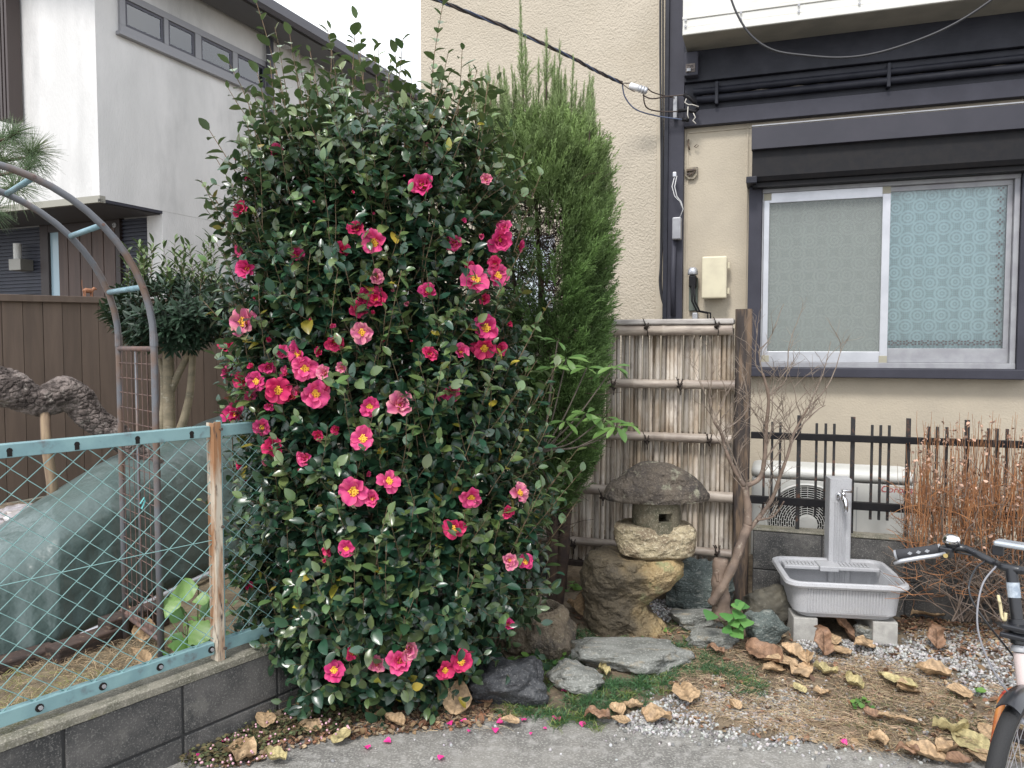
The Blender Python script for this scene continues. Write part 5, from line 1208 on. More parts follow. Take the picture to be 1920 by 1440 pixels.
def leafcol(z, young):
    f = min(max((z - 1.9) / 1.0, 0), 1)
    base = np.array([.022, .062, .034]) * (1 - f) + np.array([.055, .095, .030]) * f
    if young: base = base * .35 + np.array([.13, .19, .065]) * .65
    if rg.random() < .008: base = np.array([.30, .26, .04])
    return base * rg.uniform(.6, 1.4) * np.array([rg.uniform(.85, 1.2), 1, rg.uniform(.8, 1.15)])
def shoot(p, s_, Ln, nl, size, young=.3, curve=.25, stem_r=.0016):
    s_ = s_ / np.linalg.norm(s_); pts = []; side0 = np.cross(s_, [rg.gauss(0, 1), rg.gauss(0, 1), rg.gauss(0, 1)]); side0 /= np.linalg.norm(side0) + 1e-9
    up = np.array([0, 0, 1.]); k = 6; cur = p.copy(); d = s_.copy()
    for i in range(k):
        pts.append(cur.copy()); d = d + up * curve / k + np.array([rg.gauss(0, .05), rg.gauss(0, .05), 0]); d /= np.linalg.norm(d); cur = cur + d * Ln / (k - 1)
    pts = np.array(pts); lines.append((pts - OFF, np.linspace(stem_r, stem_r * .55, k)))
    az = rg.uniform(0, 6.28)
    for i in range(nl):
        f = (i + .6) / nl; q = pts[min(int(f * (k - 1)), k - 2)] * (1 - (f * (k - 1)) % 1) + pts[min(int(f * (k - 1)) + 1, k - 1)] * ((f * (k - 1)) % 1)
        dd = pts[min(int(f * (k - 1)) + 1, k - 1)] - pts[int(min(f * (k - 1), k - 2))]; dd = dd / (np.linalg.norm(dd) + 1e-9)
        az += 2.6 + rg.uniform(-.4, .4); e1 = np.cross(dd, [.3, .2, .93]); e1 /= np.linalg.norm(e1) + 1e-9; e2 = np.cross(dd, e1); sv = e1 * math.cos(az) + e2 * math.sin(az)
        op = rg.uniform(.35, .75) if i < nl - 1 else 1.6
        ld = sv + dd * op; ld /= np.linalg.norm(ld); nn = dd * 1.0 - sv * .35 + np.array([rg.gauss(0, .22), rg.gauss(0, .22), rg.gauss(0, .22)]) + up * .35
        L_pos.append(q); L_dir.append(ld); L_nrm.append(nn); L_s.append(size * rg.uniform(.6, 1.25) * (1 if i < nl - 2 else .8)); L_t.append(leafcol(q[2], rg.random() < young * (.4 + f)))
# shell shoots
N = 0
while N < 2250:
    z = rg.uniform(ZLO + .02, ZHI - .01); cx, hw = env(z)
    if rg.random() > .25 + .75 * hw / .68: continue
    th = rg.gauss(-math.pi / 2, 1.15)
    rho = rg.choice([rg.uniform(.86, 1.0), rg.uniform(.7, .95)])
    p = surf(th, z, rho - .10); n0 = np.array([math.cos(th), math.sin(th), 0])
    if noise.noise(Vector((p[0] * 5, p[2] * 5, 7.7))) > .42 and rho > .8 and rg.random() < .8: continue
    topf = max(0, (z - 2.25) / .5)
    s_ = n0 * rg.uniform(.3, 1.0) * (1 - .5 * min(topf, 1)) + np.array([rg.gauss(0, .4), rg.gauss(0, .3), rg.uniform(.1, 1.2)])
    if z < .55: s_[2] -= .5
    shoot(p, s_, rg.uniform(.11, .22), rg.randint(6, 9), .061, .25); N += 1
# inner filler
for _ in range(1000):
    z = rg.uniform(ZLO + .05, ZHI - .1); th = rg.gauss(-math.pi / 2, 1.3); p = surf(th, z, rg.uniform(.45, .74))
    shoot(p, np.array([rg.gauss(0, 1), rg.gauss(-.4, .6), rg.uniform(-.3, 1)]), rg.uniform(.12, .2), 8, .064, .0)
# longer leafy twigs lying over the surface
for _ in range(150):
    z = rg.uniform(.25, 2.2); th = rg.gauss(-math.pi / 2, .75); p = surf(th, z, .94); n0 = np.array([math.cos(th), math.sin(th), 0])
    shoot(p, n0 * .42 + np.array([rg.gauss(0, .25), 0, 1.0]), rg.uniform(.2, .38), rg.randint(8, 13), .056, .75, .3, .0022)
# upright shoots of the top, by where their tips stand
tips = [(400, 238), (412, 300), (440, 165), (500, 5), (507, 60), (498, 130), (560, 100), (590, 85), (605, 35), (612, 120), (640, 130), (655, 15), (672, 60), (690, 45), (700, 90), (715, 75), (745, 85), (750, 62), (765, 130), (792, 140), (825, 12), (818, 95), (835, 150), (880, 92), (865, 165), (905, 190), (930, 215), (560, 175), (470, 190), (525, 160), (540, 60), (620, 60), (735, 130), (780, 180), (845, 200), (960, 240), (985, 275), (452, 235), (1005, 320), (425, 345), (420, 410), (410, 370)]
for k in range(80): tips.append((rg.uniform(460, 945), rg.uniform(105, 240)))
for tx_, ty_ in tips:
    Y = CY + rg.uniform(-.3, .25); tip = np.array(at_y(tx_, ty_, Y)[:]); ctr = float(env(2.3)[0])
    ln = rg.uniform(.42, .65) if ty_ < 150 else rg.uniform(.28, .45)
    d = np.array([(tip[0] - ctr) * .42, rg.gauss(0, .06), 1.0]); d /= np.linalg.norm(d); 
    if tx_ < 445: d = np.array([-.45, 0, .85]); ln = .4
    shoot(tip - d * ln, d, ln, int(ln / .034), .060, 1.6, .02, .0028)
# twigs reaching out right and left
for (x0, y0, x1, y1, n_) in ((985, 1010, 1100, 888, 10), (1000, 960, 1060, 860, 7), (1010, 1040, 1085, 930, 8), (945, 960, 1035, 800, 9), (960, 700, 1030, 560, 7), (1000, 760, 1055, 690, 5), (470, 700, 420, 640, 6), (470, 930, 405, 830, 8), (470, 1010, 380, 930, 8), (480, 1080, 420, 1010, 7), (500, 1150, 455, 1100, 7), (470, 860, 425, 770, 8), (455, 560, 420, 470, 6), (490, 1190, 430, 1120, 7), (900, 380, 985, 320, 8), (950, 330, 1000, 300, 6), (930, 420, 1005, 350, 7), (930, 560, 985, 465, 6), (450, 640, 380, 560, 9), (440, 720, 405, 660, 5), (440, 900, 432, 660, 9)):
    Y = CY - .22 + rg.uniform(-.1, .1); a = np.array(at_y(x0, y0, Y)[:]); b_ = np.array(at_y(x1, y1, Y - .05)[:]); d = b_ - a; shoot(a, d, np.linalg.norm(d), n_ + 2, .054, .8, .0, .0026)
L_pos = np.array(L_pos); L_dir = np.array(L_dir); L_nrm = np.array(L_nrm); L_s = np.array(L_s); L_t = np.array(L_t)
rot = frames_from(L_dir, L_nrm)
wdv = rng.uniform(.85, 1.15, len(L_s)); scl = np.stack([L_s * wdv, L_s, L_s * rng.uniform(.4, 1.5, len(L_s))], -1)
score = L_pos[:, 1] + rng.uniform(0, .25, len(L_s)); score[L_pos[:, 2] > 2.3] += .15
near = np.argsort(score)[:300]; mask = np.ones(len(L_s), bool); mask[near] = False
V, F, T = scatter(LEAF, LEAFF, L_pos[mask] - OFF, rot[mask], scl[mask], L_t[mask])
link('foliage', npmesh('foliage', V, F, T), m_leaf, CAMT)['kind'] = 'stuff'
lmesh = []
for k in range(6):
    lmesh.append(npmesh('leaf', LEAF, LEAFF, np.tile(leafcol(1.2, k > 2), (len(LEAF), 1))))
for i in near:
    o = link('leaf', lmesh[rg.randrange(6)], m_leaf, CAMT)
    Mx = Matrix([[*(rot[i][r] * scl[i]), (L_pos[i] - OFF)[r]] for r in range(3)] + [[0, 0, 0, 1]]); o.matrix_local = Mx
V, F = twig_mesh(lines); link('twigs', npmesh('twigs', V, F), m_twig, CAMT)['kind'] = 'stuff'
b = MB()
for k in range(9):
    a_ = k * .7; z1 = rg.uniform(1.4, 2.3); e = surf(a_, z1, .35) - OFF
    b = MB().tube(cat_pts([(rg.uniform(-.06, .06), rg.uniform(-.05, .05), -.06), tuple(e * .25 + np.array([rg.uniform(-.05, .05), 0, .1])), tuple(e * .6), tuple(e)], 5), [.022] * 5 + [.017] * 5 + [.011] * 5 + [.007], 7)
    b.build('stem', m_twig, CAMT, smooth=True)
# flowers
def petal_mesh(seed, cup, notch, col):
    rg2 = random.Random(seed); V = []; T_ = []; nu, nv_ = 7, 6
    for j in range(nv_):
        t_ = j / (nv_ - 1); w = .09 + .40 * math.sin(min(t_ * 1.25, 1.0) * math.pi / 2) * (1 - .25 * max(0, t_ - .75) / .25)
        for i in range(nu):
            u = -1 + 2 * i / (nu - 1)
            y = t_ * (1 - .16 * abs(u) ** 2.2 * t_) - (notch * (1 - abs(u)) ** 2 if j == nv_ - 1 else 0)
            z = cup * (u * u) * w + .22 * t_ * t_ - .45 * t_ ** 4 * .5 + .10 * t_ * math.sin(u * 4.5 + seed * 1.7) + rg2.uniform(-.02, .02)
            V.append((u * w, y, z)); g = .55 + .45 * t_ if False else 1.0
            lt = .86 + .28 * abs(u) * t_ + rg2.uniform(-.05, .05); T_.append((col[0] * lt, col[1] * (lt ** 2) * (1 + .8 * t_ * abs(u)), col[2] * lt))
    F = [(j * nu + i, j * nu + i + 1, (j + 1) * nu + i + 1, (j + 1) * nu + i) for j in range(nv_ - 1) for i in range(nu - 1)]
    return npmesh('petal', V, F, np.array(T_))
PINKS = [(.72, .07, .25), (.66, .03, .15), (.74, .18, .34), (.68, .045, .22)]
m_petal = M('pink_petal', (1, 1, 1), .55, attr=True, transl=.22, spec=.3)
petals = {c: [petal_mesh(k + 7 * c, .35, .06, PINKS[c]) for k in range(4)] for c in range(4)}
m_stam = M('yellow_stamens', (.85, .48, .05), .7); m_calyx = M('green_bud_scales', (.14, .13, .05), .6)
def stamens():
    b_ = MB(); rg3 = random.Random(2)
    b_.lathe([(.0, -.12), (.13, -.1), (.20, 0), (.22, .10), (.12, .17), (0, .18)], (0, 0, 0), 8)
    for k in range(46):
        r_ = .30 * math.sqrt(rg3.random()); a_ = rg3.uniform(0, 6.28); h = .22 + .06 * rg3.random()
        x, y = r_ * math.cos(a_), r_ * math.sin(a_); b_.tube([(x * .5, y * .5, 0), (x, y, h), (x * 1.05, y * 1.05, h + .05)], [.02, .024, .055], 5)
    return b_.mesh('flower')
stm = stamens(); cal = MB().lathe([(0, -.1), (.14, -.08), (.22, .08), (.24, .25), (.2, .36)], (0, 0, 0), 10).mesh('flower', True)
fl = [(519,284,30,1),(793,350,44,1),(798,275,20,2),(597,229,22,1),(668,430,32,1),(706,453,46,0),(640,470,32,1),(455,395,30,1),(470,335,18,2),(456,470,26,1),(436,472,16,3),(465,505,36,1),(555,478,26,1),(548,497,18,3),(852,455,32,1),(865,412,18,2),(936,450,44,1),(972,462,26,1),(912,337,24,1),(705,520,28,1),(680,553,36,1),(706,562,38,1),(673,580,36,1),(679,622,44,0),(765,570,20,2),(803,549,36,1),(890,527,48,0),(931,518,40,0),(928,495,28,1),(912,615,44,0),(908,650,40,0),(935,655,30,1),(862,660,32,1),(805,665,30,1),(459,603,54,0),(427,652,36,1),(628,640,36,1),(563,662,48,0),(572,690,42,0),(503,687,28,1),(482,715,40,0),(457,712,32,1),(522,730,46,0),(549,745,28,1),(590,737,48,0),(692,762,38,0),(748,760,48,1),(840,733,40,1),(442,778,44,1),(492,800,38,0),(514,838,44,1),(596,815,22,1),(632,805,22,1),(681,823,46,0),(575,858,36,1),(566,882,18,3),(460,905,18,3),(664,920,52,0),(727,903,42,0),(700,935,38,1),(883,930,40,0),(972,925,38,0),(950,960,22,1),(852,990,42,0),(620,1030,30,1),(650,1028,34,0),(955,1052,36,1),(985,1055,28,0),(468,1100,18,1),(952,1172,26,1),(626,1258,44,0),(707,1245,38,1),(750,1240,46,1),(763,1218,38,1),(833,1255,36,0),(863,1240,42,0),(660,1225,24,1),(597,1298,16,3),(545,1070,14,3),(700,400,12,3),(757,330,10,3),(590,380,12,3),(888,620,12,3),(770,640,12,3),(610,720,22,1),(540,700,26,1),(640,690,20,1),(505,760,20,1),(445,300,14,3),(500,640,20,2),(530,660,26,1),(600,660,22,1),(620,610,20,2),(470,745,24,1),(610,700,28,1),(475,690,20,2),(560,735,22,1),(700,590,20,3),(735,545,16,3),(905,560,26,1),(950,610,20,2),(880,500,24,1),(900,440,22,2),(945,430,28,1),(480,560,14,3),(430,700,26,1),(455,870,24,1),(500,870,20,2),(585,600,12,3),(650,940,16,3),(720,640,14,3),(840,450,16,2),(530,240,16,2),(660,360,12,3),(605,1050,18,3),(690,890,20,2)]
for i, (px, py, sz, kd) in enumerate(fl):
    Y = 2.6; p = at_y(px, py, Y)
    while Y < CY - .05:
        p = at_y(px, py, Y); cx, hw = env(p.z); 
        if ((p.x - cx) / hw) ** 2 + ((Y - CY) / dep(hw)) ** 2 < 1.06: break
        Y += .01
    cx, hw = env(p.z); n0 = Vector(((p.x - cx) / hw, (Y - CY) / dep(hw), 0)); n0 = n0.normalized() if n0.length > .1 else Vector((0, -1, 0))
    cdir = (CAM - p).normalized(); ax = (n0 * .6 + cdir * 1.0 + Vector((rg.gauss(0, .55), rg.gauss(0, .2), rg.gauss(0, .45) + (.25 if kd else -.05)))).normalized()
    p = p + cdir * (.035 if kd == 0 else rg.choice([.02, .0, -.015]))
    rad_ = sz * p.y / FPX * .565
    q = ax.to_track_quat('Z', 'Y').to_matrix().to_4x4()
    o = link('flower', stm if kd in (0, 1) else cal, m_stam if kd in (0, 1) else m_calyx, CAMT)
    rad_ *= rg.uniform(.85, 1.05); sc_ = rad_ if kd < 2 else rad_ * 1.1
    o.matrix_local = Matrix.Translation(p - Vector(OFF)) @ q @ Matrix.Scale(sc_, 4)
    c_ = rg.choice([0, 0, 1, 1, 2, 3])
    sets = {0: [(rg.choice([6, 7]), 70, 1.05), (rg.choice([1, 2]), 52, .85)], 1: [(5, 55, 1.1), (4, 30, .95), (3, 12, .75)], 2: [(4, 18, 1.0), (3, 6, .9)], 3: [(3, 12, .9), (2, 4, .8)]}[kd]
    for (cnt, tilt, ln) in sets:
        a0 = rg.uniform(0, 6.28)
        for k in range(cnt):
            a_ = a0 + 2 * math.pi * k / cnt + rg.uniform(-.25, .25); tl = R(tilt + rg.uniform(-20, 18))
            pt = link('petal', petals[c_][rg.randrange(4)], m_petal, o)
            s2 = ln * rg.uniform(.88, 1.1)
            pt.matrix_local = Matrix.Rotation(a_, 4, 'Z') @ Matrix.Translation((0, .06, 0)) @ Matrix.Rotation(R(90) - tl, 4, 'X') @ Matrix.Diagonal((s2 * (1 if kd < 2 else .7), s2, s2, 1))

# ------------------------------------------------------------ cypress
def spray_template(seed, nb=13):
    rg2 = random.Random(seed); V = []; F = []
    def tri(a, b_, w):
        a = Vector(a); b_ = Vector(b_); d = (b_ - a); s_ = d.cross(Vector((rg2.gauss(0, 1), rg2.gauss(0, 1), rg2.gauss(0, 1)))).normalized() * w; k = len(V)
        V.extend([tuple(a - s_), tuple(a + s_), tuple(b_)]); F.append((k, k + 1, k + 2))
    for i in range(nb):
        t_ = .05 + .9 * i / nb; a_ = rg2.uniform(0, 6.28); ln = .42 * (1 - t_ * .75); d = Vector((math.cos(a_) * .5, 1.0, math.sin(a_) * .5)).normalized(); p = Vector((0, t_, 0)); e = p + d * ln
        tri(p, e, .014)
        for k in range(3):
            f = .25 + .25 * k; q = p + d * ln * f; d2 = (d + Vector((rg2.gauss(0, .45), .1, rg2.gauss(0, .45)))).normalized(); tri(q, q + d2 * ln * .45, .017)
    tri((0, 0, 0), (0, 1.05, 0), .02)
    return np.array(V), np.array(F)
KY = 4.02
crow = [(262, 975, 1060), (285, 935, 1095), (305, 905, 1112), (320, 895, 1125), (380, 900, 1128), (440, 905, 1130), (500, 925, 1128), (560, 940, 1122), (620, 945, 1120), (680, 955, 1112), (740, 965, 1112), (800, 975, 1108), (860, 985, 1098), (920, 1000, 1070), (960, 1015, 1050)]
CE = [(at_y(a, y, KY).z, (at_y(a, y, KY).x + at_y(b_, y, KY).x) / 2, (at_y(b_, y, KY).x - at_y(a, y, KY).x) / 2) for y, a, b_ in crow][::-1]
cz = [e[0] for e in CE]; ccx = [e[1] for e in CE]; chw = [e[2] for e in CE]
CYP = thing('cypress_tree', 'upright green cypress with feathery spires and a bare brown gap behind the camellia', 'tree', (ccx[3], KY, .08)); CO = np.array([ccx[3], KY, .08])
def toPix(p):
    v = Vector(p) - CAM; f = v.y * cP - v.z * sP; u = v.y * sP + v.z * cP; return 960 + FPX * v.x / f, 720 - FPX * u / f
pos, dr, nm, ss, tt = [], [], [], [], []
rg = random.Random(9)
n_ = 0
while n_ < 6200:
    z = rg.uniform(cz[0], cz[-1]); hw = np.interp(z, cz, chw); cx = np.interp(z, cz, ccx)
    if rg.random() > .3 + hw / .32: continue
    th = rg.uniform(0, 6.28) if rg.random() < .3 else rg.gauss(-1.4, 1.0)
    rho = rg.uniform(.62, 1.0) ** .6; dd = min(hw * .95, .33); cl = noise.noise(Vector((math.cos(th) * 3.2, math.sin(th) * 3.2, z * 6))); wob = 1 + .22 * cl
    p = np.array([cx + hw * rho * wob * math.cos(th), KY + dd * rho * wob * math.sin(th), z]); X_, Y_ = toPix(p)
    g = noise.noise(Vector((X_ * .012, Y_ * .012, 3)))
    if 925 < X_ < 1052 + 25 * g and 385 < Y_ < 590 and rg.random() < .86: n_ += .3; continue
    if 930 < X_ < 1050 and 600 <= Y_ < 700 and rg.random() < .5: n_ += .3; continue
    if 930 < X_ < 1040 and Y_ >= 700 and rg.random() < .25: n_ += .3; continue
    n_ += 1
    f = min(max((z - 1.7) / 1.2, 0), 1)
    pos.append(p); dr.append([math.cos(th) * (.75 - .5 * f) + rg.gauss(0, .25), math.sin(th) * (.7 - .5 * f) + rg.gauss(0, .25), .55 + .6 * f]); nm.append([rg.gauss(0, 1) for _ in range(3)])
    ss.append(rg.uniform(.085, .15) * (1 + .3 * f)); c_ = np.array([.10, .175, .05]) * (1 - f) + np.array([.21, .28, .10]) * f; tt.append(c_ * rg.uniform(.65, 1.4) * (1 + .7 * cl))  # bulging clumps tinted lighter, hollows darker: shading put into the colour
# spires
spl = [(975, 0, .5), (985, 75, .4), (1010, 118, .35), (1050, 85, .4), (1040, 110, .3), (1075, 112, .35), (1112, 172, .3), (940, 150, .35), (915, 125, .3), (925, 190, .3), (895, 165, .25), (1100, 225, .3), (1138, 280, .25), (1145, 330, .2), (1000, 170, .3), (1060, 160, .3), (880, 130, .3), (870, 190, .25), (960, 130, .35), (1025, 60, .3), (1125, 240, .25)]
spl += [(rg.uniform(900, 1115), rg.uniform(130, 262), rg.uniform(.28, .42)) for _ in range(60)]
clines = []
for (x, y, ln) in spl:
    tip = np.array(at_y(x, y, KY + rg.uniform(-.18, .1))[:]); d = np.array([(tip[0] - ccx[-2]) * .3, rg.gauss(0, .06), 1]); d /= np.linalg.norm(d)
    clines.append(([tip - d * ln * 1.2 - CO, tip - CO], [.005, .001]))
    for k in range(int(ln * 130)):
        f = k / (ln * 130); p = tip - d * ln * f; pos.append(p); ds = d + np.array([rg.gauss(0, .28), rg.gauss(0, .28), 0]) * (.3 + f); dr.append(ds); nm.append([rg.gauss(0, 1) for _ in range(3)]); ss.append(rg.uniform(.045, .075) * (.5 + 1.1 * f)); tt.append(np.array([.22, .29, .12]) * rg.uniform(.75, 1.4))
pos, dr, nm, ss, tt = map(np.array, (pos, dr, nm, ss, tt)); rot = frames_from(dr, nm); parts = []
for k in range(5):
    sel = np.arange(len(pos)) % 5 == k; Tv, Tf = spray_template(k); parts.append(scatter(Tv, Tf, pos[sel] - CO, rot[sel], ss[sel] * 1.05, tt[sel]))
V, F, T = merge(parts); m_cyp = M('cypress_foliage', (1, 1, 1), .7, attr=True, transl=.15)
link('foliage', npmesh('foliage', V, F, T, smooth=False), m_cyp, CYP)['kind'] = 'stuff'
for k in range(520):
    z = rg.uniform(.5, 2.35); hw = np.interp(z, cz, chw); cx = np.interp(z, cz, ccx); p = np.array([cx + rg.uniform(-1, .7) * hw, KY + rg.uniform(-.25, .2), z]); d = np.array([rg.gauss(0, 1), rg.gauss(0, .6), rg.uniform(-.1, 1.)]); d /= np.linalg.norm(d); ln = rg.uniform(.08, .25)
    P = [p]; 
    for j in range(4): d = d + np.array([rg.gauss(0, .35), rg.gauss(0, .3), rg.gauss(0, .3)]); d /= np.linalg.norm(d); P.append(P[-1] + d * ln / 4)
    clines.append((np.array(P) - CO, np.linspace(.0028, .0010, 5)))
for k in range(2600):
    x_, y_ = rg.uniform(905, 1075), rg.uniform(345, 700); 
    if y_ > 610 and rg.random() < .5: continue
    p = np.array(at_y(x_, y_, KY + rg.uniform(-.16, .26))[:]); d = np.array([rg.gauss(0, 1), rg.gauss(0, .5), rg.gauss(.1, .6)]); d /= np.linalg.norm(d); ln = rg.uniform(.04, .12); P = [p]
    for j in range(3): d = d + np.array([rg.gauss(0, .4), rg.gauss(0, .3), rg.gauss(0, .4)]); d /= np.linalg.norm(d); P.append(P[-1] + d * ln / 3)
    clines.append((np.array(P) - CO, np.linspace(.0026, .0012, 4)))
m_dead = M('dead_brown_twig', (.10, .065, .045), .9, c2=(.05, .035, .03), scale=20)
V, F = twig_mesh(clines); link('dead_twigs', npmesh('dead_twigs', V, F), m_dead, CYP)['kind'] = 'stuff'
for k, (bx_, tx_, tz) in enumerate(((1035, 1000, 300), (1045, 1060, 330), (1040, 960, 500), (1042, 1090, 420))):
    a = np.array(at_z(bx_, 1135, .08)[:]); a[1] = KY; a[0] = at_y(bx_, 1100, KY).x; e = np.array(at_y(tx_, tz, KY)[:]); MB().tube(cat_pts([tuple(a - CO), tuple((a + (e - a) * .3 + np.array([.03, 0, 0])) - CO), tuple(e - CO)], 6), [.03] * 5 + [.02] * 5 + [.01] * 3, 8).build('trunk', m_dead, CYP, smooth=True)

# ------------------------------------------------------------ broadleaf whorled shrub between cypress and bamboo
SH = thing('young_shrub', 'young shrub with pale green whorled leaves in front of the bamboo screen', 'shrub', tuple(at_z(1045, 1140, .09)))
so_ = Vector(SH.location); m_pale = leafmat('pale_green_leaf', .45, .2); pm = [npmesh('leaf', *leaf_template(wd=.17, fold=.05, droop=.30, prof=(0, .25, .7, 1.0, .7, 0)), np.tile(c, (14, 1))) for c in ((.11, .21, .05), (.085, .17, .045), (.15, .26, .07))]
br_pts = []
for (x, y, Y, n_, L_) in ((1062, 672, 3.45, 7, .10), (1036, 690, 3.42, 6, .09), (1100, 690, 3.4, 6, .095), (1150, 688, 3.38, 7, .10), (1060, 790, 3.42, 6, .08), (1100, 775, 3.4, 7, .10), (1130, 785, 3.38, 6, .085), (1155, 800, 3.36, 7, .11), (1180, 795, 3.36, 4, .09), (1045, 640, 3.45, 4, .09)):
    c_ = at_y(x, y, Y); br_pts.append(c_); a0 = rg.uniform(0, 6)
    for k in range(n_):
        a_ = a0 + k * 6.283 / n_ + rg.uniform(-.2, .2); d = np.array([math.cos(a_), math.sin(a_) * .8 - .15, rg.uniform(-.55, .35)]); d /= np.linalg.norm(d)
        rt_ = frames_from(d[None], np.array([[rg.gauss(0, .2), -.5, 1.0]]))[0]; s_ = L_ * rg.uniform(.65, 1.05)
        o = link('leaf', pm[rg.randrange(3)], m_pale, SH); pp = c_ + Vector(d) * .006 - so_
        o.matrix_local = Matrix([[*(rt_[r] * s_), pp[r]] for r in range(3)] + [[0, 0, 0, 1]])
lines = []
root = [at_y(1000, 1130, 3.6), at_y(975, 1000, 3.6), at_y(985, 900, 3.55), at_y(1015, 850, 3.5)]
for c_ in br_pts:
    pts = cat_pts([root[-2], root[-1], (root[-1] + c_) / 2 + Vector((0, 0, -.03)), c_], 5); lines.append((np.array([tuple(p - so_) for p in pts]), np.linspace(.006, .0025, len(pts))))
lines.append((np.array([tuple(p - so_) for p in cat_pts(root, 5)]), .008))
V, F = twig_mesh(lines, 5); link('stem', npmesh('stem', V, F), M('grey_stem', (.12, .10, .08), .8), SH)

# ------------------------------------------------------------ bare little tree
BT = thing('bare_tree', 'small leafless tree with pale forking branches before the charred post', 'tree', tuple(at_z(1352, 1148, .09))); bo = Vector(BT.location)
TY = 3.66
m_bark = M('smooth_brown_bark', (.20, .145, .11), .75, c2=(.13, .095, .075), scale=12, c3=(.30, .25, .20), scale3=30, lo3=.58, hi3=.7, bump=.5, bscale=40, bdist=.005); m_bt = M('pale_grey_twig', (.26, .21, .17), .8, c2=(.17, .13, .10), scale=20)
def tp_(pts, r0, r1, n=6, mat=None, name='branch', sides=9, dy=0.):
    P = cat_pts([at_y(x, y, TY + (q[0] if q else 0) + dy) - bo for x, y, *q in pts], n); m_ = len(P)
    rr = [r0 + (r1 - r0) * (i / (m_ - 1)) for i in range(m_)]
    rr = [r_ * (1 + .08 * math.sin(i * 1.3)) for i, r_ in enumerate(rr)]
    MB().tube(P, rr, sides).build(name, mat or m_bark, BT, smooth=True); return P
tp_([(1353, 1160), (1351, 1120), (1350, 1085), (1352, 1048)], .048, .036, name='trunk', sides=14)
tp_([(1333, 1132, -.04), (1352, 1104, -.055), (1375, 1060, -.05), (1391, 1015, -.04), (1402, 985, -.03)], .020, .023, name='trunk')
A1 = tp_([(1402, 985, -.03), (1402, 950, -.02), (1396, 912, -.02)], .020, .016)
A2_ = tp_([(1396, 912, -.02), (1378, 882), (1363, 850), (1352, 812, .02), (1338, 790, .03)], .012, .006)
A3 = tp_([(1396, 912, -.02), (1424, 897), (1434, 858), (1437, 800), (1441, 745, -.02), (1430, 700, -.03)], .013, .006)
A4 = tp_([(1399, 1000, -.03), (1425, 968), (1448, 935), (1462, 895, -.03), (1478, 850, -.04), (1490, 810), (1515, 765)], .012, .0045)
A5 = tp_([(1420, 975, -.02), (1450, 968), (1470, 940, -.04)], .006, .003)
A6 = tp_([(1343, 1072, -.03), (1346, 1090, -.03)], .010, .008)
rg = random.Random(31); lines = []
def twig(p, d, ln, r_, lev):
    P = [p]; k = 6
    for i in range(k): d = d + np.array([rg.gauss(0, .16), rg.gauss(0, .12), rg.gauss(.03, .10)]); d /= np.linalg.norm(d); P.append(P[-1] + d * ln / k)
    lines.append((np.array(P), np.linspace(r_, r_ * .45, k + 1)))
    if lev > 0:
        for i in range(rg.randint(2, 4)):
            q = P[rg.randint(1, k)]; s_ = rg.choice([-1, 1]); nd = d * .7 + np.array([s_ * rg.uniform(.4, .9), rg.uniform(-.4, .2), rg.uniform(.0, .5)]); nd /= np.linalg.norm(nd); twig(q, nd, ln * rg.uniform(.35, .7), r_ * .6, lev - 1)
for pts_, n_, ln in ((A2_, 7, .24), (A3, 10, .26), (A4, 10, .24), (A1, 2, .2), (A5, 3, .12)):
    for i in range(n_):
        q = np.array(pts_[rg.randint(len(pts_) // 4, len(pts_) - 1)][:]); twig(q, np.array([rg.uniform(-.8, .8), rg.uniform(-.4, .2), 1.]), ln * rg.uniform(.5, 1.1), .0028, 2)
for tgt in ([(1430, 700), (1425, 660), (1445, 635), (1470, 570)], [(1430, 700), (1418, 680), (1422, 620)], [(1441, 745), (1475, 710), (1480, 650), (1500, 590)], [(1515, 765), (1545, 735), (1568, 690), (1577, 650), (1567, 622)], [(1515, 765), (1540, 700), (1556, 640)], [(1490, 810), (1530, 770), (1548, 760)], [(1338, 790), (1330, 740), (1334, 690), (1322, 640)], [(1338, 790), (1360, 740), (1345, 700)], [(1441, 745), (1465, 770), (1475, 790)], [(1352, 812), (1400, 770), (1392, 700), (1375, 665)], [(1396, 912), (1350, 800), (1300, 690)]):
    P = cat_pts([at_y(x, y, TY - .02) - bo for x, y in tgt], 6); P = np.array([tuple(p) for p in P]) + np.cumsum(np.array([[rg.gauss(0, .0012), 0, 0] for _ in P]), 0); lines.append((P, np.linspace(.0038, .0014, len(P))))
    for i in range(4): q = P[rg.randint(2, len(P) - 1)]; twig(q, np.array([rg.uniform(-.8, .8), rg.uniform(-.4, .2), .8]), rg.uniform(.06, .14), .0018, 1)
V, F = twig_mesh(lines, 4); link('twigs', npmesh('twigs', V, F), m_bt, BT)['kind'] = 'stuff'

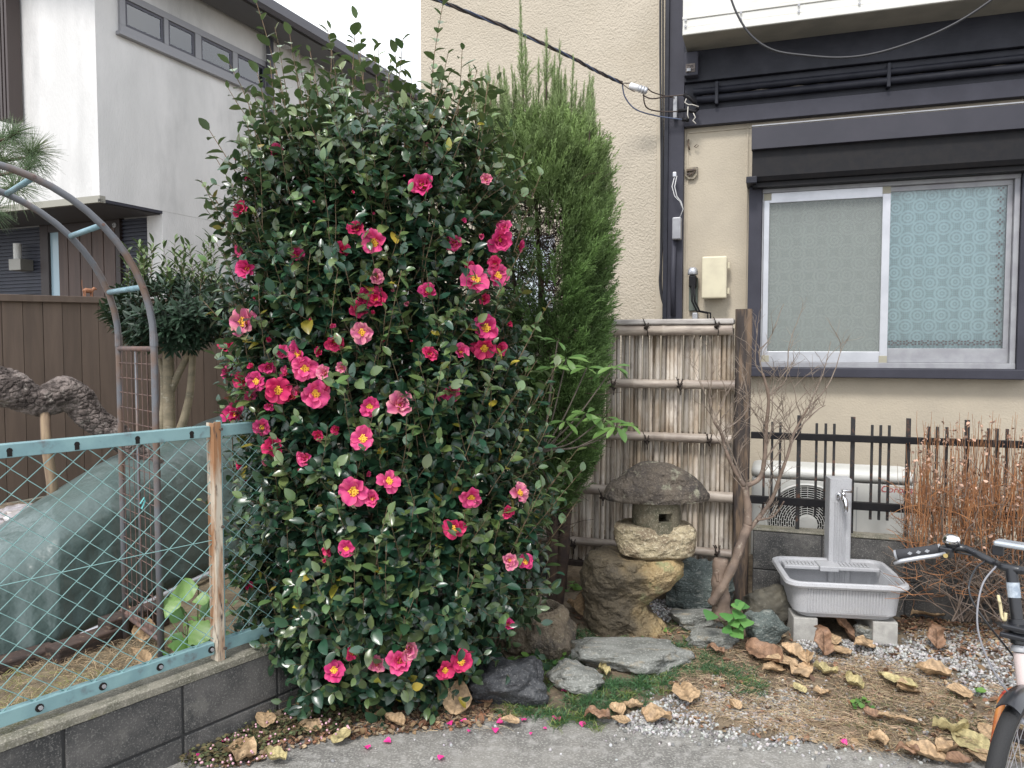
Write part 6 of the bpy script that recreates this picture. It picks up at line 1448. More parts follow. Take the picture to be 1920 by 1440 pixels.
# ------------------------------------------------------------ dead brown shrub at right
DS = thing('dry_shrub', 'dry orange brown shrub of thin upright twigs at the right picture edge', 'shrub', tuple(at_z(1860, 1180, .09))); do = np.array(DS.location[:])
rg = random.Random(77); la, lb_, lc_ = [], [], []
DY = 3.62
def dpt(px, py, Y=None): return np.array(at_y(px, py, Y if Y else DY + rg.uniform(-.3, .3))[:]) - do
for k in range(820):          # grey tangled body
    x, y = rg.uniform(1690, 2080), rg.uniform(905, 1120)
    if x < 1740 and y < 930: continue
    edge = min(1, (x - 1670) / 60)
    p = dpt(x, y); d = np.array([rg.gauss(0, 1), rg.gauss(0, .8), rg.gauss(.25, .5)]); d /= np.linalg.norm(d); P = [p]; ln = rg.uniform(.09, .26) * edge
    for j in range(5): d = d + np.array([rg.gauss(0, .25), rg.gauss(0, .2), rg.gauss(.05, .2)]); d /= np.linalg.norm(d); P.append(P[-1] + d * ln / 5)
    (la if rg.random() < .5 else lb_).append((np.array(P), np.linspace(.0021, .001, 6)))
for k in range(620):          # orange upright shoots
    x = rg.gauss(0, 1); cl = rg.choice([1712, 1735, 1752, 1775, 1800, 1815, 1832, 1850, 1870, 1895, 1915, 1940, 1975, 2010]); x = cl + x * 13
    hgt = rg.uniform(0, 1) ** 1.6; ytop = 925 - 150 * hgt if x > 1730 else 940 - 120 * hgt; yb = rg.uniform(930, 1060)
    a = dpt(x + rg.gauss(0, 8), yb); e = a.copy(); e[2] = dpt(x, ytop, DY)[2]; e[0] += rg.gauss(0, .02); e[1] += rg.gauss(0, .03)
    P = np.array([a + (e - a) * f + np.array([rg.gauss(0, .004), 0, 0]) for f in np.linspace(0, 1, 6)]); lb_.append((P, np.linspace(.0022, .0008, 6))) if rg.random() < .8 else la.append((P, np.linspace(.002, .001, 6)))
    if rg.random() < .35: 
        for j in range(rg.randint(1, 4)): lc_.append(P[-1] + np.array([rg.gauss(0, .006), rg.gauss(0, .006), -rg.uniform(0, .06)]))
for k in range(170): lc_.append(dpt(rg.uniform(1700, 1990), rg.uniform(900, 1050)))
for k in range(70):           # low outer twigs and stems
    a = dpt(rg.uniform(1780, 1990), 1165, DY + rg.uniform(-.1, .1)); e = dpt(rg.uniform(1665, 2020), rg.uniform(930, 1130)); mid = (a + e) / 2 + np.array([rg.gauss(0, .05), rg.gauss(0, .05), .02]); P = np.array([tuple(p) for p in cat_pts([a, mid, e], 5)]); la.append((P, np.linspace(.0045, .0016, len(P))))
m_gt = M('grey_brown_twig', (.22, .165, .125), .85, c2=(.13, .10, .085), scale=15); m_ot = M('orange_brown_twig', (.40, .185, .075), .75, c2=(.27, .12, .055), scale=15)
V, F = twig_mesh(la); link('grey_twigs', npmesh('grey_twigs', V, F), m_gt, DS)['kind'] = 'stuff'
V, F = twig_mesh(lb_); link('orange_twigs', npmesh('orange_twigs', V, F), m_ot, DS)['kind'] = 'stuff'
lc_ = np.array(lc_); n_ = len(lc_); T_ = np.array([[.42, .27, .20]]) * rng.uniform(.35, 1.4, (n_, 1)); Vt, Ft = leaf_template(wd=.4, fold=.35, droop=-.4)
V, F, T = scatter(Vt, Ft, lc_, rand_rot(n_), rng.uniform(.010, .02, n_), T_); m_husk = M('dry_husk', (1, 1, 1), .8, attr=True); link('seed_husks', npmesh('seed_husks', V, F, T), m_husk, DS)['kind'] = 'stuff'

# ------------------------------------------------------------ topiary tree and pine on the left
TT = thing('pruned_tree', 'pruned evergreen with smooth pale trunks and a rounded crown behind the arch', 'tree', tuple(at_y(322, 900, 4.75))); TT.location.z = .3; to = np.array(TT.location[:]); YT = 4.75
m_pbark = M('pale_smooth_bark', (.30, .25, .17), .8, c2=(.20, .17, .115), scale=10, stretch=(1, 1, 2), bump=.4, bscale=40, c3=(.38, .34, .26), scale3=20, lo3=.6, hi3=.7)
def tpt(x, y, Y=YT): return tuple(np.array(at_y(x, y, Y)[:]) - to)
for pts, r0, r1 in (([(320, 900), (318, 820), (317, 740), (315, 640)], .042, .032), ([(306, 900), (302, 820), (308, 760), (306, 700), (298, 672)], .034, .014), ([(328, 830), (345, 785), (357, 730), (362, 650)], .028, .02), ([(320, 735), (340, 690), (362, 650), (375, 630)], .024, .016), ([(300, 905), (320, 855), (345, 905)], .03, .04)):
    P = cat_pts([tpt(*p) for p in pts], 6); MB().tube(P, [r0 + (r1 - r0) * i / (len(P) - 1) for i in range(len(P))], 12).build('trunk', m_pbark, TT, smooth=True)
rg = random.Random(51); pos, dr, nm, ss, tt, lines = [], [], [], [], [], []
def tshoot(p, d, ln, nl, size, col):
    d = d / np.linalg.norm(d); az = rg.uniform(0, 6)
    lines.append((np.array([p, p + d * ln]), [.002, .001]))
    for i in range(nl):
        az += 2.4; e1 = np.cross(d, [.3, .5, .8]); e1 /= np.linalg.norm(e1); e2 = np.cross(d, e1); sv = e1 * math.cos(az) + e2 * math.sin(az); f = (i + 1) / nl
        pos.append(p + d * ln * f); ld = sv + d * (.5 + .8 * f); dr.append(ld); nm.append(d - sv * .3 + np.array([0, 0, .4])); ss.append(size * rg.uniform(.75, 1.15)); tt.append(col * rg.uniform(.7, 1.35))
for k in range(520):
    th = rg.uniform(0, 6.28); u = rg.uniform(-1, 1); r_ = rg.uniform(.75, 1.0); q = math.sqrt(1 - u * u)
    cx_, cy_ = 325, 600; x = cx_ + 112 * r_ * q * math.cos(th); y = cy_ - 62 * r_ * u * (1 if u > 0 else .95) + (0 if abs(x - 325) < 60 else -8); p = np.array(tpt(x, y, YT + .33 * r_ * q * math.sin(th)))
    tshoot(p, np.array([q * math.cos(th), q * math.sin(th), .5 + .5 * u]), .07, 8, .07, np.array([.026, .052, .030]))
for k in range(70):
    x = rg.uniform(228, 425); y = rg.uniform(535, 575); top = rg.uniform(445, 530) if 240 < x < 400 else rg.uniform(520, 560); p = np.array(tpt(x, y, YT + rg.uniform(-.25, .2))); ln = (y - top) * YT / FPX; tshoot(p, np.array([rg.gauss(0, .08), rg.gauss(0, .08), 1]), ln, int(ln / .020), .065, np.array([.10, .15, .05]))
pos, dr, nm, ss, tt = map(np.array, (pos, dr, nm, ss, tt)); V, F, T = scatter(NARROW, NARROWF, pos, frames_from(dr, nm), ss, tt)
link('crown', npmesh('crown', V, F, T), leafmat('dark_narrow_leaf', .38, .1), TT)['kind'] = 'stuff'
V, F = twig_mesh(lines); link('twigs', npmesh('twigs', V, F), m_twig, TT)['kind'] = 'stuff'
PT = thing('pine_tree', 'old pine with a thick crooked bark-plated trunk leaning on a wooden prop', 'tree', tuple(at_y(250, 900, 4.1))); PT.location.z = .2; po = np.array(PT.location[:]); YP = 4.05
m_pine = M('plated_pine_bark', (.20, .165, .15), .95, c2=(.06, .047, .042), scale=16, detail=6, lo=.40, hi=.56, c3=(.27, .24, .215), scale3=26, lo3=.58, hi3=.70, bump=1, bscale=34, bdist=.022)
ctl = [(-90, 700, 38), (-30, 715, 36), (20, 730, 34), (50, 745, 30), (75, 752, 27), (100, 745, 30), (124, 738, 33), (146, 752, 29), (170, 780, 25), (205, 806, 24), (245, 838, 24), (290, 880, 25), (330, 935, 28)]
P = cat_pts([np.array(at_y(x, y, YP + .0012 * (x - 100))[:]) - po for x, y, r_ in ctl], 10); rr = np.interp(np.linspace(0, len(ctl) - 1, len(P)), range(len(ctl)), [c[2] * YP / FPX for c in ctl])
P2 = []; 
for i in range(len(P) - 1):
    for f_ in (0, .5): P2.append(P[i].lerp(P[i + 1], f_))
P2.append(P[-1]); rr = np.interp(np.linspace(0, len(P) - 1, len(P2)), range(len(P)), rr); P = P2
rs = []
for i, p in enumerate(P):
    t_ = (P[min(i + 1, len(P) - 1)] - P[max(i - 1, 0)]).normalized(); sd_ = t_.cross(Vector((0, 1, 0))).normalized(); up = sd_.cross(t_); r_ = []
    for k in range(96):
        a_ = 2 * math.pi * k / 96; dv_ = sd_ * math.cos(a_) + up * math.sin(a_); q = p + dv_ * rr[i]
        cell = noise.voronoi(Vector((q.x * 20, q.y * 34, q.z * 34)))[0]; dd_ = min((cell[1] - cell[0]) * 2.6, .6)
        r_.append(tuple(q + dv_ * ((dd_ - .3) * .013 + .012 * noise.noise(q * 9))))
    rs.append(r_)
MB().rings(rs).build('trunk', m_pine, PT, smooth=False)
nl = []; pls = []
for (cx_, cy_, Lp, n_) in ((8, 262, 62, 240), (64, 285, 60, 300), (30, 250, 45, 160), (-20, 320, 60, 150), (35, 352, 55, 220), (-10, 395, 50, 150), (60, 310, 45, 120), (10, 300, 50, 150)):
    c_ = np.array(at_y(cx_, cy_, 4.0 + rg.uniform(-.15, .15))[:]) - po
    ax_d = np.array([.5, 0, .3 if cy_ < 340 else .0]); ln0 = Lp * 4.0 / FPX
    pls.append((np.array([c_ - np.array([.35, -.05, .06]), c_ - ax_d * .10, c_ + ax_d * .03]), [.010, .007, .003]))
    for k in range(n_):
        d = np.array([rg.gauss(0, .75), rg.gauss(0, .7), rg.gauss(0, .75)]) + ax_d * .5; d /= np.linalg.norm(d); b0 = c_ - ax_d * rg.uniform(0, .08); ln = ln0 * rg.uniform(.75, 1.05)
        e = b0 + d * ln + np.array([0, 0, -.012]); m_ = b0 + d * ln * .5 + np.array([0, 0, .004]); pls_ = (np.array([b0, m_, e]), [.0011, .001, .0004]); nl.append(pls_)
V, F = twig_mesh(nl); link('needles', npmesh('needles', V, F), M('pine_needle', (.085, .15, .065), .5, c2=(.14, .19, .09), scale=4, c3=(.30, .26, .14), scale3=9, lo3=.62, hi3=.7), PT)['kind'] = 'stuff'
V, F = twig_mesh(pls, 6); link('branch', npmesh('branch', V, F), m_dead, PT)
tag(MB().tube([at_y(84, 772, 4.0), at_y(88, 840, 4.0), at_y(97, 900, 4.0), at_y(106, 1000, 4.0)], [.024, .026, .027, .03], 10).build('wooden_prop', M('split_prop_wood', (.30, .22, .14), .8, c2=(.15, .10, .07), scale=7, stretch=(3, 3, .5), bump=.5, bscale=30), None, smooth=True), 'split wooden prop holding up the pine trunk at left', 'prop')
# ------------------------------------------------------------ ground cover
rg = random.Random(123)
m_peb = M('white_pebble', (1, 1, 1), .75, attr=True)
def in_poly(x, y, P):
    c = False; j = len(P) - 1
    for i in range(len(P)):
        if (P[i][1] > y) != (P[j][1] > y) and x < (P[j][0] - P[i][0]) * (y - P[i][1]) / (P[j][1] - P[i][1]) + P[i][0]: c = not c
        j = i
    return c
def sample(poly, n, f=None):
    xs = [p[0] for p in poly]; ys = [p[1] for p in poly]; out = []
    while len(out) < n:
        x, y = rg.uniform(min(xs), max(xs)), rg.uniform(min(ys), max(ys))
        if not in_poly(x, y, poly): continue
        if f and rg.random() > f(x, y): continue
        out.append((x, y))
    return out
def GV(x, y, dz=0.):
    p = at_z(x, y, .04)
    for _ in range(3): p = at_z(x, y, max(gh(p.x, p.y), 0.0) + dz)
    return p
def patch(x, y): return .5 + .9 * noise.noise(Vector((x * .011, y * .02, 1)))
PA = [(1150, 1352), (1240, 1310), (1300, 1292), (1400, 1300), (1500, 1290), (1560, 1330), (1530, 1390), (1440, 1398), (1330, 1385), (1240, 1378), (1170, 1372)]
PB = [(1500, 1195), (1600, 1200), (1720, 1180), (1930, 1165), (1930, 1320), (1800, 1300), (1700, 1262), (1560, 1245), (1480, 1240)]
PC = [(1212, 1112), (1262, 1118), (1290, 1150), (1250, 1168), (1224, 1150)]
pts = sample(PA, 2700, lambda x, y: patch(x, y) * 1.1) + sample(PB, 4600, lambda x, y: .35 + patch(x, y)) + sample(PC, 500) + sample([(1000, 1120), (1040, 1118), (1050, 1140), (1000, 1140)], 120)
pts += sample([(1180, 1250), (1930, 1250), (1930, 1420), (1600, 1440), (1400, 1400), (1200, 1370)], 700)
pts += sample([(1150, 1365), (1560, 1380), (1560, 1415), (1150, 1395)], 90) + sample([(600, 1350), (1900, 1390), (1900, 1438), (600, 1438)], 45)
pos = np.array([GV(x, y, .003)[:] for x, y in pts]); n_ = len(pos)
V0, F0 = ICO1; sz_ = rng.uniform(.0035, .0085, (n_, 1)) * rng.uniform(.65, 1.3, (n_, 3)); T_ = np.array([[.42, .41, .40]]) * rng.uniform(.25, 1.35, (n_, 1)) * (1 + rng.normal(0, .03, (n_, 3)))
V, F, T = scatter(V0, F0, pos, rand_rot(n_), sz_, T_); tag(link('white_gravel', npmesh('white_gravel', V, F, T, smooth=False), m_peb), 'white gravel strewn over the garden floor before the sink', 'gravel', kind='stuff')
# blades: grass and straw as curved ribbons
def blades(P, D, Ln, W, T, droop=.5, seg=4):
    P = np.asarray(P); D = norm(np.asarray(D)); n = len(P); S = norm(np.cross(D, rng.normal(size=(n, 3)))); V = []; 
    for i in range(seg + 1):
        f = i / seg; c = P + D * (Ln * f)[:, None] + np.array([0, 0, -1.]) * (droop * Ln * f * f)[:, None]; w = (W * (1 - f * .85))[:, None] * S; V += [c - w, c + w]
    V = np.stack(V, 1); k = 2 * (seg + 1); F = np.array([(2 * i, 2 * i + 1, 2 * i + 3, 2 * i + 2) for i in range(seg)]); Fa = (F[None] + (np.arange(n) * k)[:, None, None]).reshape(-1, 4)
    return V.reshape(-1, 3), Fa, np.repeat(T[:, None], k, 1).reshape(-1, 3)
m_grass = M('dark_mondo_grass', (1, 1, 1), .45, attr=True, transl=.15); m_straw = M('dry_straw', (1, 1, 1), .8, attr=True, transl=.1)
cent = [(985, 1325), (1010, 1335), (1040, 1338), (1070, 1335), (1100, 1333), (1130, 1328), (1160, 1318), (1185, 1308), (1210, 1296), (1235, 1284), (1258, 1270), (1275, 1255), (1290, 1238), (1305, 1250), (1000, 1300), (1020, 1280), (1045, 1262), (1070, 1268), (1078, 1245), (1090, 1228), (1088, 1205), (1070, 1218), (1100, 1195), (1120, 1300), (1145, 1290), (1170, 1285), (1200, 1278), (1225, 1268), (1330, 1262), (1355, 1258), (1380, 1262), (1400, 1278), (1415, 1296), (1325, 1236), (1290, 1215), (1065, 1185), (960, 1330), (1150, 1190), (1270, 1180), (1100, 1345), (1055, 1345), (1010, 1250), (1035, 1240), (1110, 1312), (1085, 1318)]
Pb, Db, Lb, Tb = [], [], [], []
for (x, y) in cent:
    for k in range(7):
        c = GV(x + rg.gauss(0, 17), y + rg.gauss(0, 9)); 
        yel = rg.random() < (.35 if x < 1060 else .08)
        for j in range(26):
            Pb.append((c.x + rg.gauss(0, .012), c.y + rg.gauss(0, .012), c.z - .004)); Db.append((rg.gauss(0, .65), rg.gauss(0, .65), 1)); Lb.append(rg.uniform(.045, .105)); b0 = np.array([.19, .24, .06]) if yel else np.array([.06, .14, .055]); Tb.append(b0 * rg.uniform(.5, 1.5))
for (x, y) in sample([(1560, 1290), (1830, 1290), (1850, 1380), (1600, 1370)], 70):
    c = GV(x, y)
    for j in range(9): Pb.append((c.x + rg.gauss(0, .02), c.y + rg.gauss(0, .02), c.z)); Db.append((rg.gauss(0, .9), rg.gauss(0, .9), .8)); Lb.append(rg.uniform(.03, .07)); Tb.append(np.array([.12, .15, .06]) * rg.uniform(.5, 1.4))
n_ = len(Pb); V, F, T = blades(Pb, Db, np.array(Lb), rng.uniform(.0012, .002, n_), np.array(Tb), .55)
tag(link('mondo_grass', npmesh('mondo_grass', V, F, T), m_grass), 'dark tufted grass growing between the stepping stones', 'grass', kind='stuff')
pts = sample([(1240, 1225), (1340, 1200), (1500, 1215), (1700, 1240), (1930, 1300), (1930, 1430), (1640, 1410), (1450, 1370), (1300, 1330)], 13000, lambda x, y: min(1, .25 + 1.2 * noise.noise(Vector((x * .009, y * .016, 4))) + .45)) + sample([(1070, 1180), (1300, 1170), (1300, 1200), (1080, 1205)], 350) + sample([(1690, 1110), (1930, 1110), (1930, 1230), (1700, 1200)], 700) + sample([(620, 1330), (960, 1325), (960, 1365), (620, 1380)], 260)
pos = np.array([GV(x, y, .010)[:] for x, y in pts]); n_ = len(pos); ang = rng.uniform(0, 6.28, n_)
T_ = np.array([[.50, .38, .25]]) * rng.uniform(.4, 1.35, (n_, 1)) * (1 + rng.normal(0, .05, (n_, 3)))
V, F, T = blades(pos, np.stack([np.cos(ang), np.sin(ang), rng.uniform(.0, .32, n_)], -1), rng.uniform(.02, .085, n_), rng.uniform(.0006, .0012, n_), T_, .22)
tag(link('dry_straw', npmesh('dry_straw', V, F, T), m_straw), 'dry straw and dead grass lying over the garden floor', 'straw', kind='stuff')
# small brown litter
m_lit = M('leaf_litter', (1, 1, 1), .85, attr=True)
pts = sample([(1680, 1115), (1930, 1105), (1930, 1235), (1760, 1235), (1690, 1180)], 3400, lambda x, y: max(.15, 1.1 - (y - 1110) / 130)) + sample([(430, 1400), (560, 1350), (900, 1320), (960, 1345), (880, 1362), (600, 1390), (440, 1440), (380, 1440)], 1500) + sample([(1250, 1220), (1930, 1220), (1930, 1430), (1500, 1400), (1250, 1350)], 1300) + sample([(1060, 1130), (1500, 1120), (1500, 1210), (1080, 1250)], 500)
pos = np.array([GV(x, y, .005)[:] for x, y in pts]); n_ = len(pos); pal = np.array([[.20, .11, .065], [.30, .20, .11], [.13, .075, .05], [.26, .13, .075], [.36, .27, .17]])
T_ = pal[rng.integers(0, 5, n_)] * rng.uniform(.6, 1.3, (n_, 1)); nn = rng.normal(0, .5, (n_, 3)); nn[:, 2] = 1; dd = rng.normal(0, 1, (n_, 3)); dd[:, 2] *= .25
V, F, T = scatter(*leaf_template(wd=.33, fold=.18, droop=-.2), pos, frames_from(dd, nn), rng.uniform(.010, .026, n_) * np.where(rng.random(n_) < .06, 1.9, 1), T_)
tag(link('leaf_litter', npmesh('leaf_litter', V, F, T), m_lit), 'small crumbled brown leaf litter under the dry shrub and camellia', 'leaf litter', kind='stuff')
# knotweed with tiny pink heads along the wall foot
pts = sample([(330, 1440), (380, 1400), (470, 1365), (560, 1330), (700, 1335), (650, 1375), (540, 1390), (440, 1440)], 1500)
pos = np.array([GV(x, y, .0)[:] for x, y in pts]); pos[:, 2] += rng.uniform(.004, .035, len(pos)); n_ = len(pos); nn = rng.normal(0, .5, (n_, 3)); nn[:, 2] = 1
T_ = np.array([[.06, .085, .035]]) * rng.uniform(.5, 1.6, (n_, 1)) * (1 + rng.uniform(0, 1.2, (n_, 1)) * np.array([[.8, 0, .1]]))
V, F, T = scatter(*leaf_template(wd=.36, fold=.1, droop=.1), pos, frames_from(rng.normal(0, 1, (n_, 3)) * [1, 1, .3], nn), rng.uniform(.012, .022, n_), T_)
tag(link('creeping_knotweed', npmesh('creeping_knotweed', V, F, T), m_lit), 'creeping small leaved ground cover along the foot of the block wall', 'ground cover', kind='stuff')
pts = sample([(340, 1438), (400, 1395), (520, 1335), (640, 1330), (660, 1370), (560, 1400), (440, 1438)], 80); pos = np.array([GV(x, y, .04)[:] for x, y in pts])
V, F, T = scatter(*ICO1, pos, rand_rot(len(pos)), rng.uniform(.0035, .0055, len(pos)), np.array([[.62, .36, .42]]) * rng.uniform(.7, 1.25, (len(pos), 1)))
tag(link('knotweed_flowers', npmesh('knotweed_flowers', V, F, T), m_peb), 'tiny pale pink ball flowers over the creeping ground cover', 'flowers', kind='stuff')
# yard behind the wire: straw, weeds
Q = []; 
def YV(x, y, h=.0):
    p = at_z(x, y, .2 + h); return p
pts = sample([(0, 1265), (120, 1215), (240, 1190), (320, 1205), (360, 1215), (300, 1265), (150, 1320), (0, 1375)], 2600)
pos = np.array([YV(x, y, .01)[:] for x, y in pts]); n_ = len(pos); ang = rng.uniform(0, 6.28, n_)
T_ = np.array([[.42, .32, .20]]) * rng.uniform(.45, 1.3, (n_, 1)); gm = (rng.random(n_) < .35) & (np.array([y for x, y in pts]) > 1260); T_[gm] = np.array([.28, .30, .09]) * rng.uniform(.6, 1.2, (gm.sum(), 1))
V, F, T = blades(pos, np.stack([np.cos(ang), np.sin(ang), rng.uniform(.1, 1.4, n_)], -1), rng.uniform(.04, .13, n_), rng.uniform(.0007, .0013, n_), T_, .6)
tag(link('yard_straw', npmesh('yard_straw', V, F, T), m_straw), 'tangled dry grass behind the wire fence at lower left', 'straw', kind='stuff')
m_broad = leafmat('broad_green_leaf', .4, .2)
def leaf_rows(wd, fold, droop, prof, wave):
    rws = np.linspace(0, 1, 11); pr = np.interp(rws, np.linspace(0, 1, len(prof)), prof); pr[0] = 0; pr[-1] = 0
    return leaf_template(wd=wd, fold=fold, droop=droop, rows=tuple(rws), prof=tuple(pr), wave=wave)
def leafplant(name, label, items, wd, cols, prof, droop=.2, base=None, fold=.06, stalk=True):
    rt = thing(name, label, 'plant', base); bo_ = Vector(base); ms = [npmesh('leaf', *leaf_rows(wd, fold, droop, prof, .35), np.tile(c, (29, 1))) for c in cols]
    for (p, d, nn, s_) in items:
        rt_ = frames_from(np.array([d], float), np.array([nn], float))[0]; o = link('leaf', ms[rg.randrange(len(ms))], m_broad, rt); pp = Vector(p) - bo_
        o.matrix_local = Matrix([[*(rt_[r] * s_), pp[r]] for r in range(3)] + [[0, 0, 0, 1]])
    if stalk: V, F = twig_mesh([(np.array([[0, 0, 0.], tuple((Vector(p) - bo_) * .5 + Vector((0, 0, .01))), tuple(Vector(p) - bo_)]), .0022) for p, *_ in items], 4); link('stalks', npmesh('stalks', V, F), M('green_stalk', (.12, .2, .06), .6), rt)
    return rt
GC = [(.10, .22, .045), (.07, .17, .04), (.15, .28, .06)]
it = []
for (x, y, L_) in ((330, 1118, .13), (345, 1160, .12), (372, 1100, .17), (380, 1130, .16), (392, 1165, .18), (375, 1190, .16), (400, 1190, .12), (355, 1215, .12), (340, 1185, .1), (395, 1120, .1), (365, 1235, .11)):
    z = .22 + .25 * (1 - (y - 1100) / 150.) * .5; p = at_y(x, y, 3.15 + rg.uniform(-.1, .1)); it.append((p, (rg.gauss(0, .6), -.3, rg.uniform(-.8, .9)), (rg.gauss(0, .5), -1, .8), L_ * .72))
leafplant('broadleaf_weed', 'bright broad leaved green weed behind the rusty fence post', it, .42, GC, (0, .8, 1.0, .7, .35, 0), base=tuple(at_z(370, 1215, .2)))
it = []
for k in range(38):
    x, y = rg.uniform(305, 410), rg.uniform(1150, 1240); p = at_z(x, y, .22 + rg.uniform(0, .08)); it.append((p, (rg.gauss(0, 1), rg.gauss(0, 1), .5), (0, -.4, 1), rg.uniform(.03, .06)))
leafplant('low_weed', 'low narrow leaved weeds at the foot of the wire fence post', it, .2, GC, (0, .6, 1, .8, .4, 0), base=tuple(at_z(350, 1210, .2)))
# heart-leaved plant at the stump
it = []
for (x, y, L_) in ((1337, 1150, .058), (1362, 1152, .055), (1392, 1150, .055), (1384, 1132, .05), (1398, 1132, .058), (1375, 1165, .05), (1402, 1162, .06), (1376, 1184, .06), (1358, 1180, .045), (1390, 1172, .045)):
    p = at_y(x, y, 3.5) ; it.append((p + Vector((0, .02, 0)), (rg.gauss(0, .4), -.8, -.25), (rg.gauss(0, .15), -.7, 1), L_ * 1.1))
leafplant('heart_leaf_plant', 'green heart leaved plant growing at the foot of the bare tree', it, .56, [(.09, .24, .06), (.07, .19, .05), (.12, .28, .07)], (.25, 1.0, 1.0, .8, .4, 0), .12, base=tuple(GV(1372, 1190)))
def small_plant(label, cx_, cy_, n_, sp, L_):
    it = []
    for k in range(n_):
        x, y = cx_ + rg.gauss(0, sp), cy_ + rg.gauss(0, sp * .6); p = GV(x, y, rg.uniform(.01, .035)); it.append((p, (rg.gauss(0, 1), rg.gauss(0, 1) - .3, .1), (0, -.5, 1), L_ * rg.uniform(.7, 1.2)))
    leafplant('small_weed', label, it, .5, GC, (.2, 1.0, 1.0, .9, .5, 0), .1, base=tuple(GV(cx_, cy_)))
small_plant('small round leaved weed before the brown basin rock', 985, 1232, 7, 14, .032)
small_plant('single round green leaves lying on the large stepping stone', 1126, 1216, 2, 3, .045)
small_plant('small green clover patch in the straw right of centre', 1620, 1318, 12, 12, .022)
small_plant('small round leaves left of the lantern boulder', 1075, 1100, 8, 10, .035)
small_plant('row of small round leaves under the lantern base', 1190, 1188, 9, 30, .030)
small_plant('small green weed in white gravel near the bicycle wheel', 1842, 1292, 3, 5, .03)
small_plant('little clover tuft beside the slate rock', 1050, 1240, 8, 12, .02)
# seedling camellia sprig
it = []
for k, (x, y) in enumerate(((1008, 1232), (1018, 1250), (1000, 1246), (1024, 1236), (1010, 1262), (1030, 1256))):
    p = at_y(x, y, 3.33); it.append((p, (rg.gauss(0, .6), -.3, .6), (0, -1, .5), .05))
leafplant('camellia_seedling', 'small camellia seedling with pointed leaves behind the slate rock', it, .27, [(.03, .07, .035), (.05, .10, .05)], (0, .6, 1, .8, .4, 0), base=tuple(GV(1015, 1275)))

# ------------------------------------------------------------ fallen leaves
def dead_leaf(seed, wd, crumple, seg=(18, 15)):
    rg2 = random.Random(seed); V = []; nu, nv_ = seg; T_ = []
    for j in range(nv_):
        t_ = j / (nv_ - 1)
        w = wd * (math.sin(math.pi * min(max(t_, .015), .985) ** .85) ** .75) * (1 + .10 * noise.noise(Vector((t_ * 5, seed, 0))) + .04 * noise.noise(Vector((t_ * 17, seed, 0))))
        for i in range(nu):
            u = -1 + 2 * i / (nu - 1); x = u * w; y = t_ - .04 * abs(u)
            z = crumple * (.22 * u * u + .30 * noise.noise(Vector((x * 2.2 + seed * 3.1, y * 2.2, seed))) + .14 * noise.noise(Vector((x * 5, y * 5 + seed, 0))) + .05 * noise.noise(Vector((x * 13, y * 13 + seed, 2)))) + .08 * math.sin(t_ * 3 + seed) * crumple
            z += .012 * math.cos(12 * (y - abs(x) * .8) * 3.14) * (1 if abs(u) > .1 else 0)
            V.append((x, y - .5, z)); vein = .66 if abs(u) < .07 else 1.0; k = vein * (1 + .20 * math.cos(11 * (y - abs(x) * .7) * 3.14)) * (1 + .25 * noise.noise(Vector((x * 4, y * 4, seed)))); T_.append((k, k, k))
    F = [(j * nu + i, j * nu + i + 1, (j + 1) * nu + i + 1, (j + 1) * nu + i) for j in range(nv_ - 1) for i in range(nu - 1)]
    return npmesh('fallen_leaf', V, F, np.array(T_))
DL = [dead_leaf(s_, .34 + .05 * (s_ % 3), .30 + .24 * (s_ % 4)) for s_ in range(10)]
tones = {'tan': (.46, .32, .19), 'orange': (.50, .29, .13), 'brown': (.27, .16, .10), 'yellow': (.46, .39, .20), 'olive': (.40, .40, .18), 'pale': (.56, .44, .31), 'red': (.22, .085, .06)}
m_dl = {k: M('dead_leaf_' + k, v, .6, c2=tuple(c * .45 for c in v), scale=28, lo=.48, hi=.72, c4=tuple(c * .6 for c in v), scale4=160, lo4=.54, hi4=.66, attr=True, bump=.4, bscale=120, bdist=.003, spec=.35) for k, v in tones.items()}
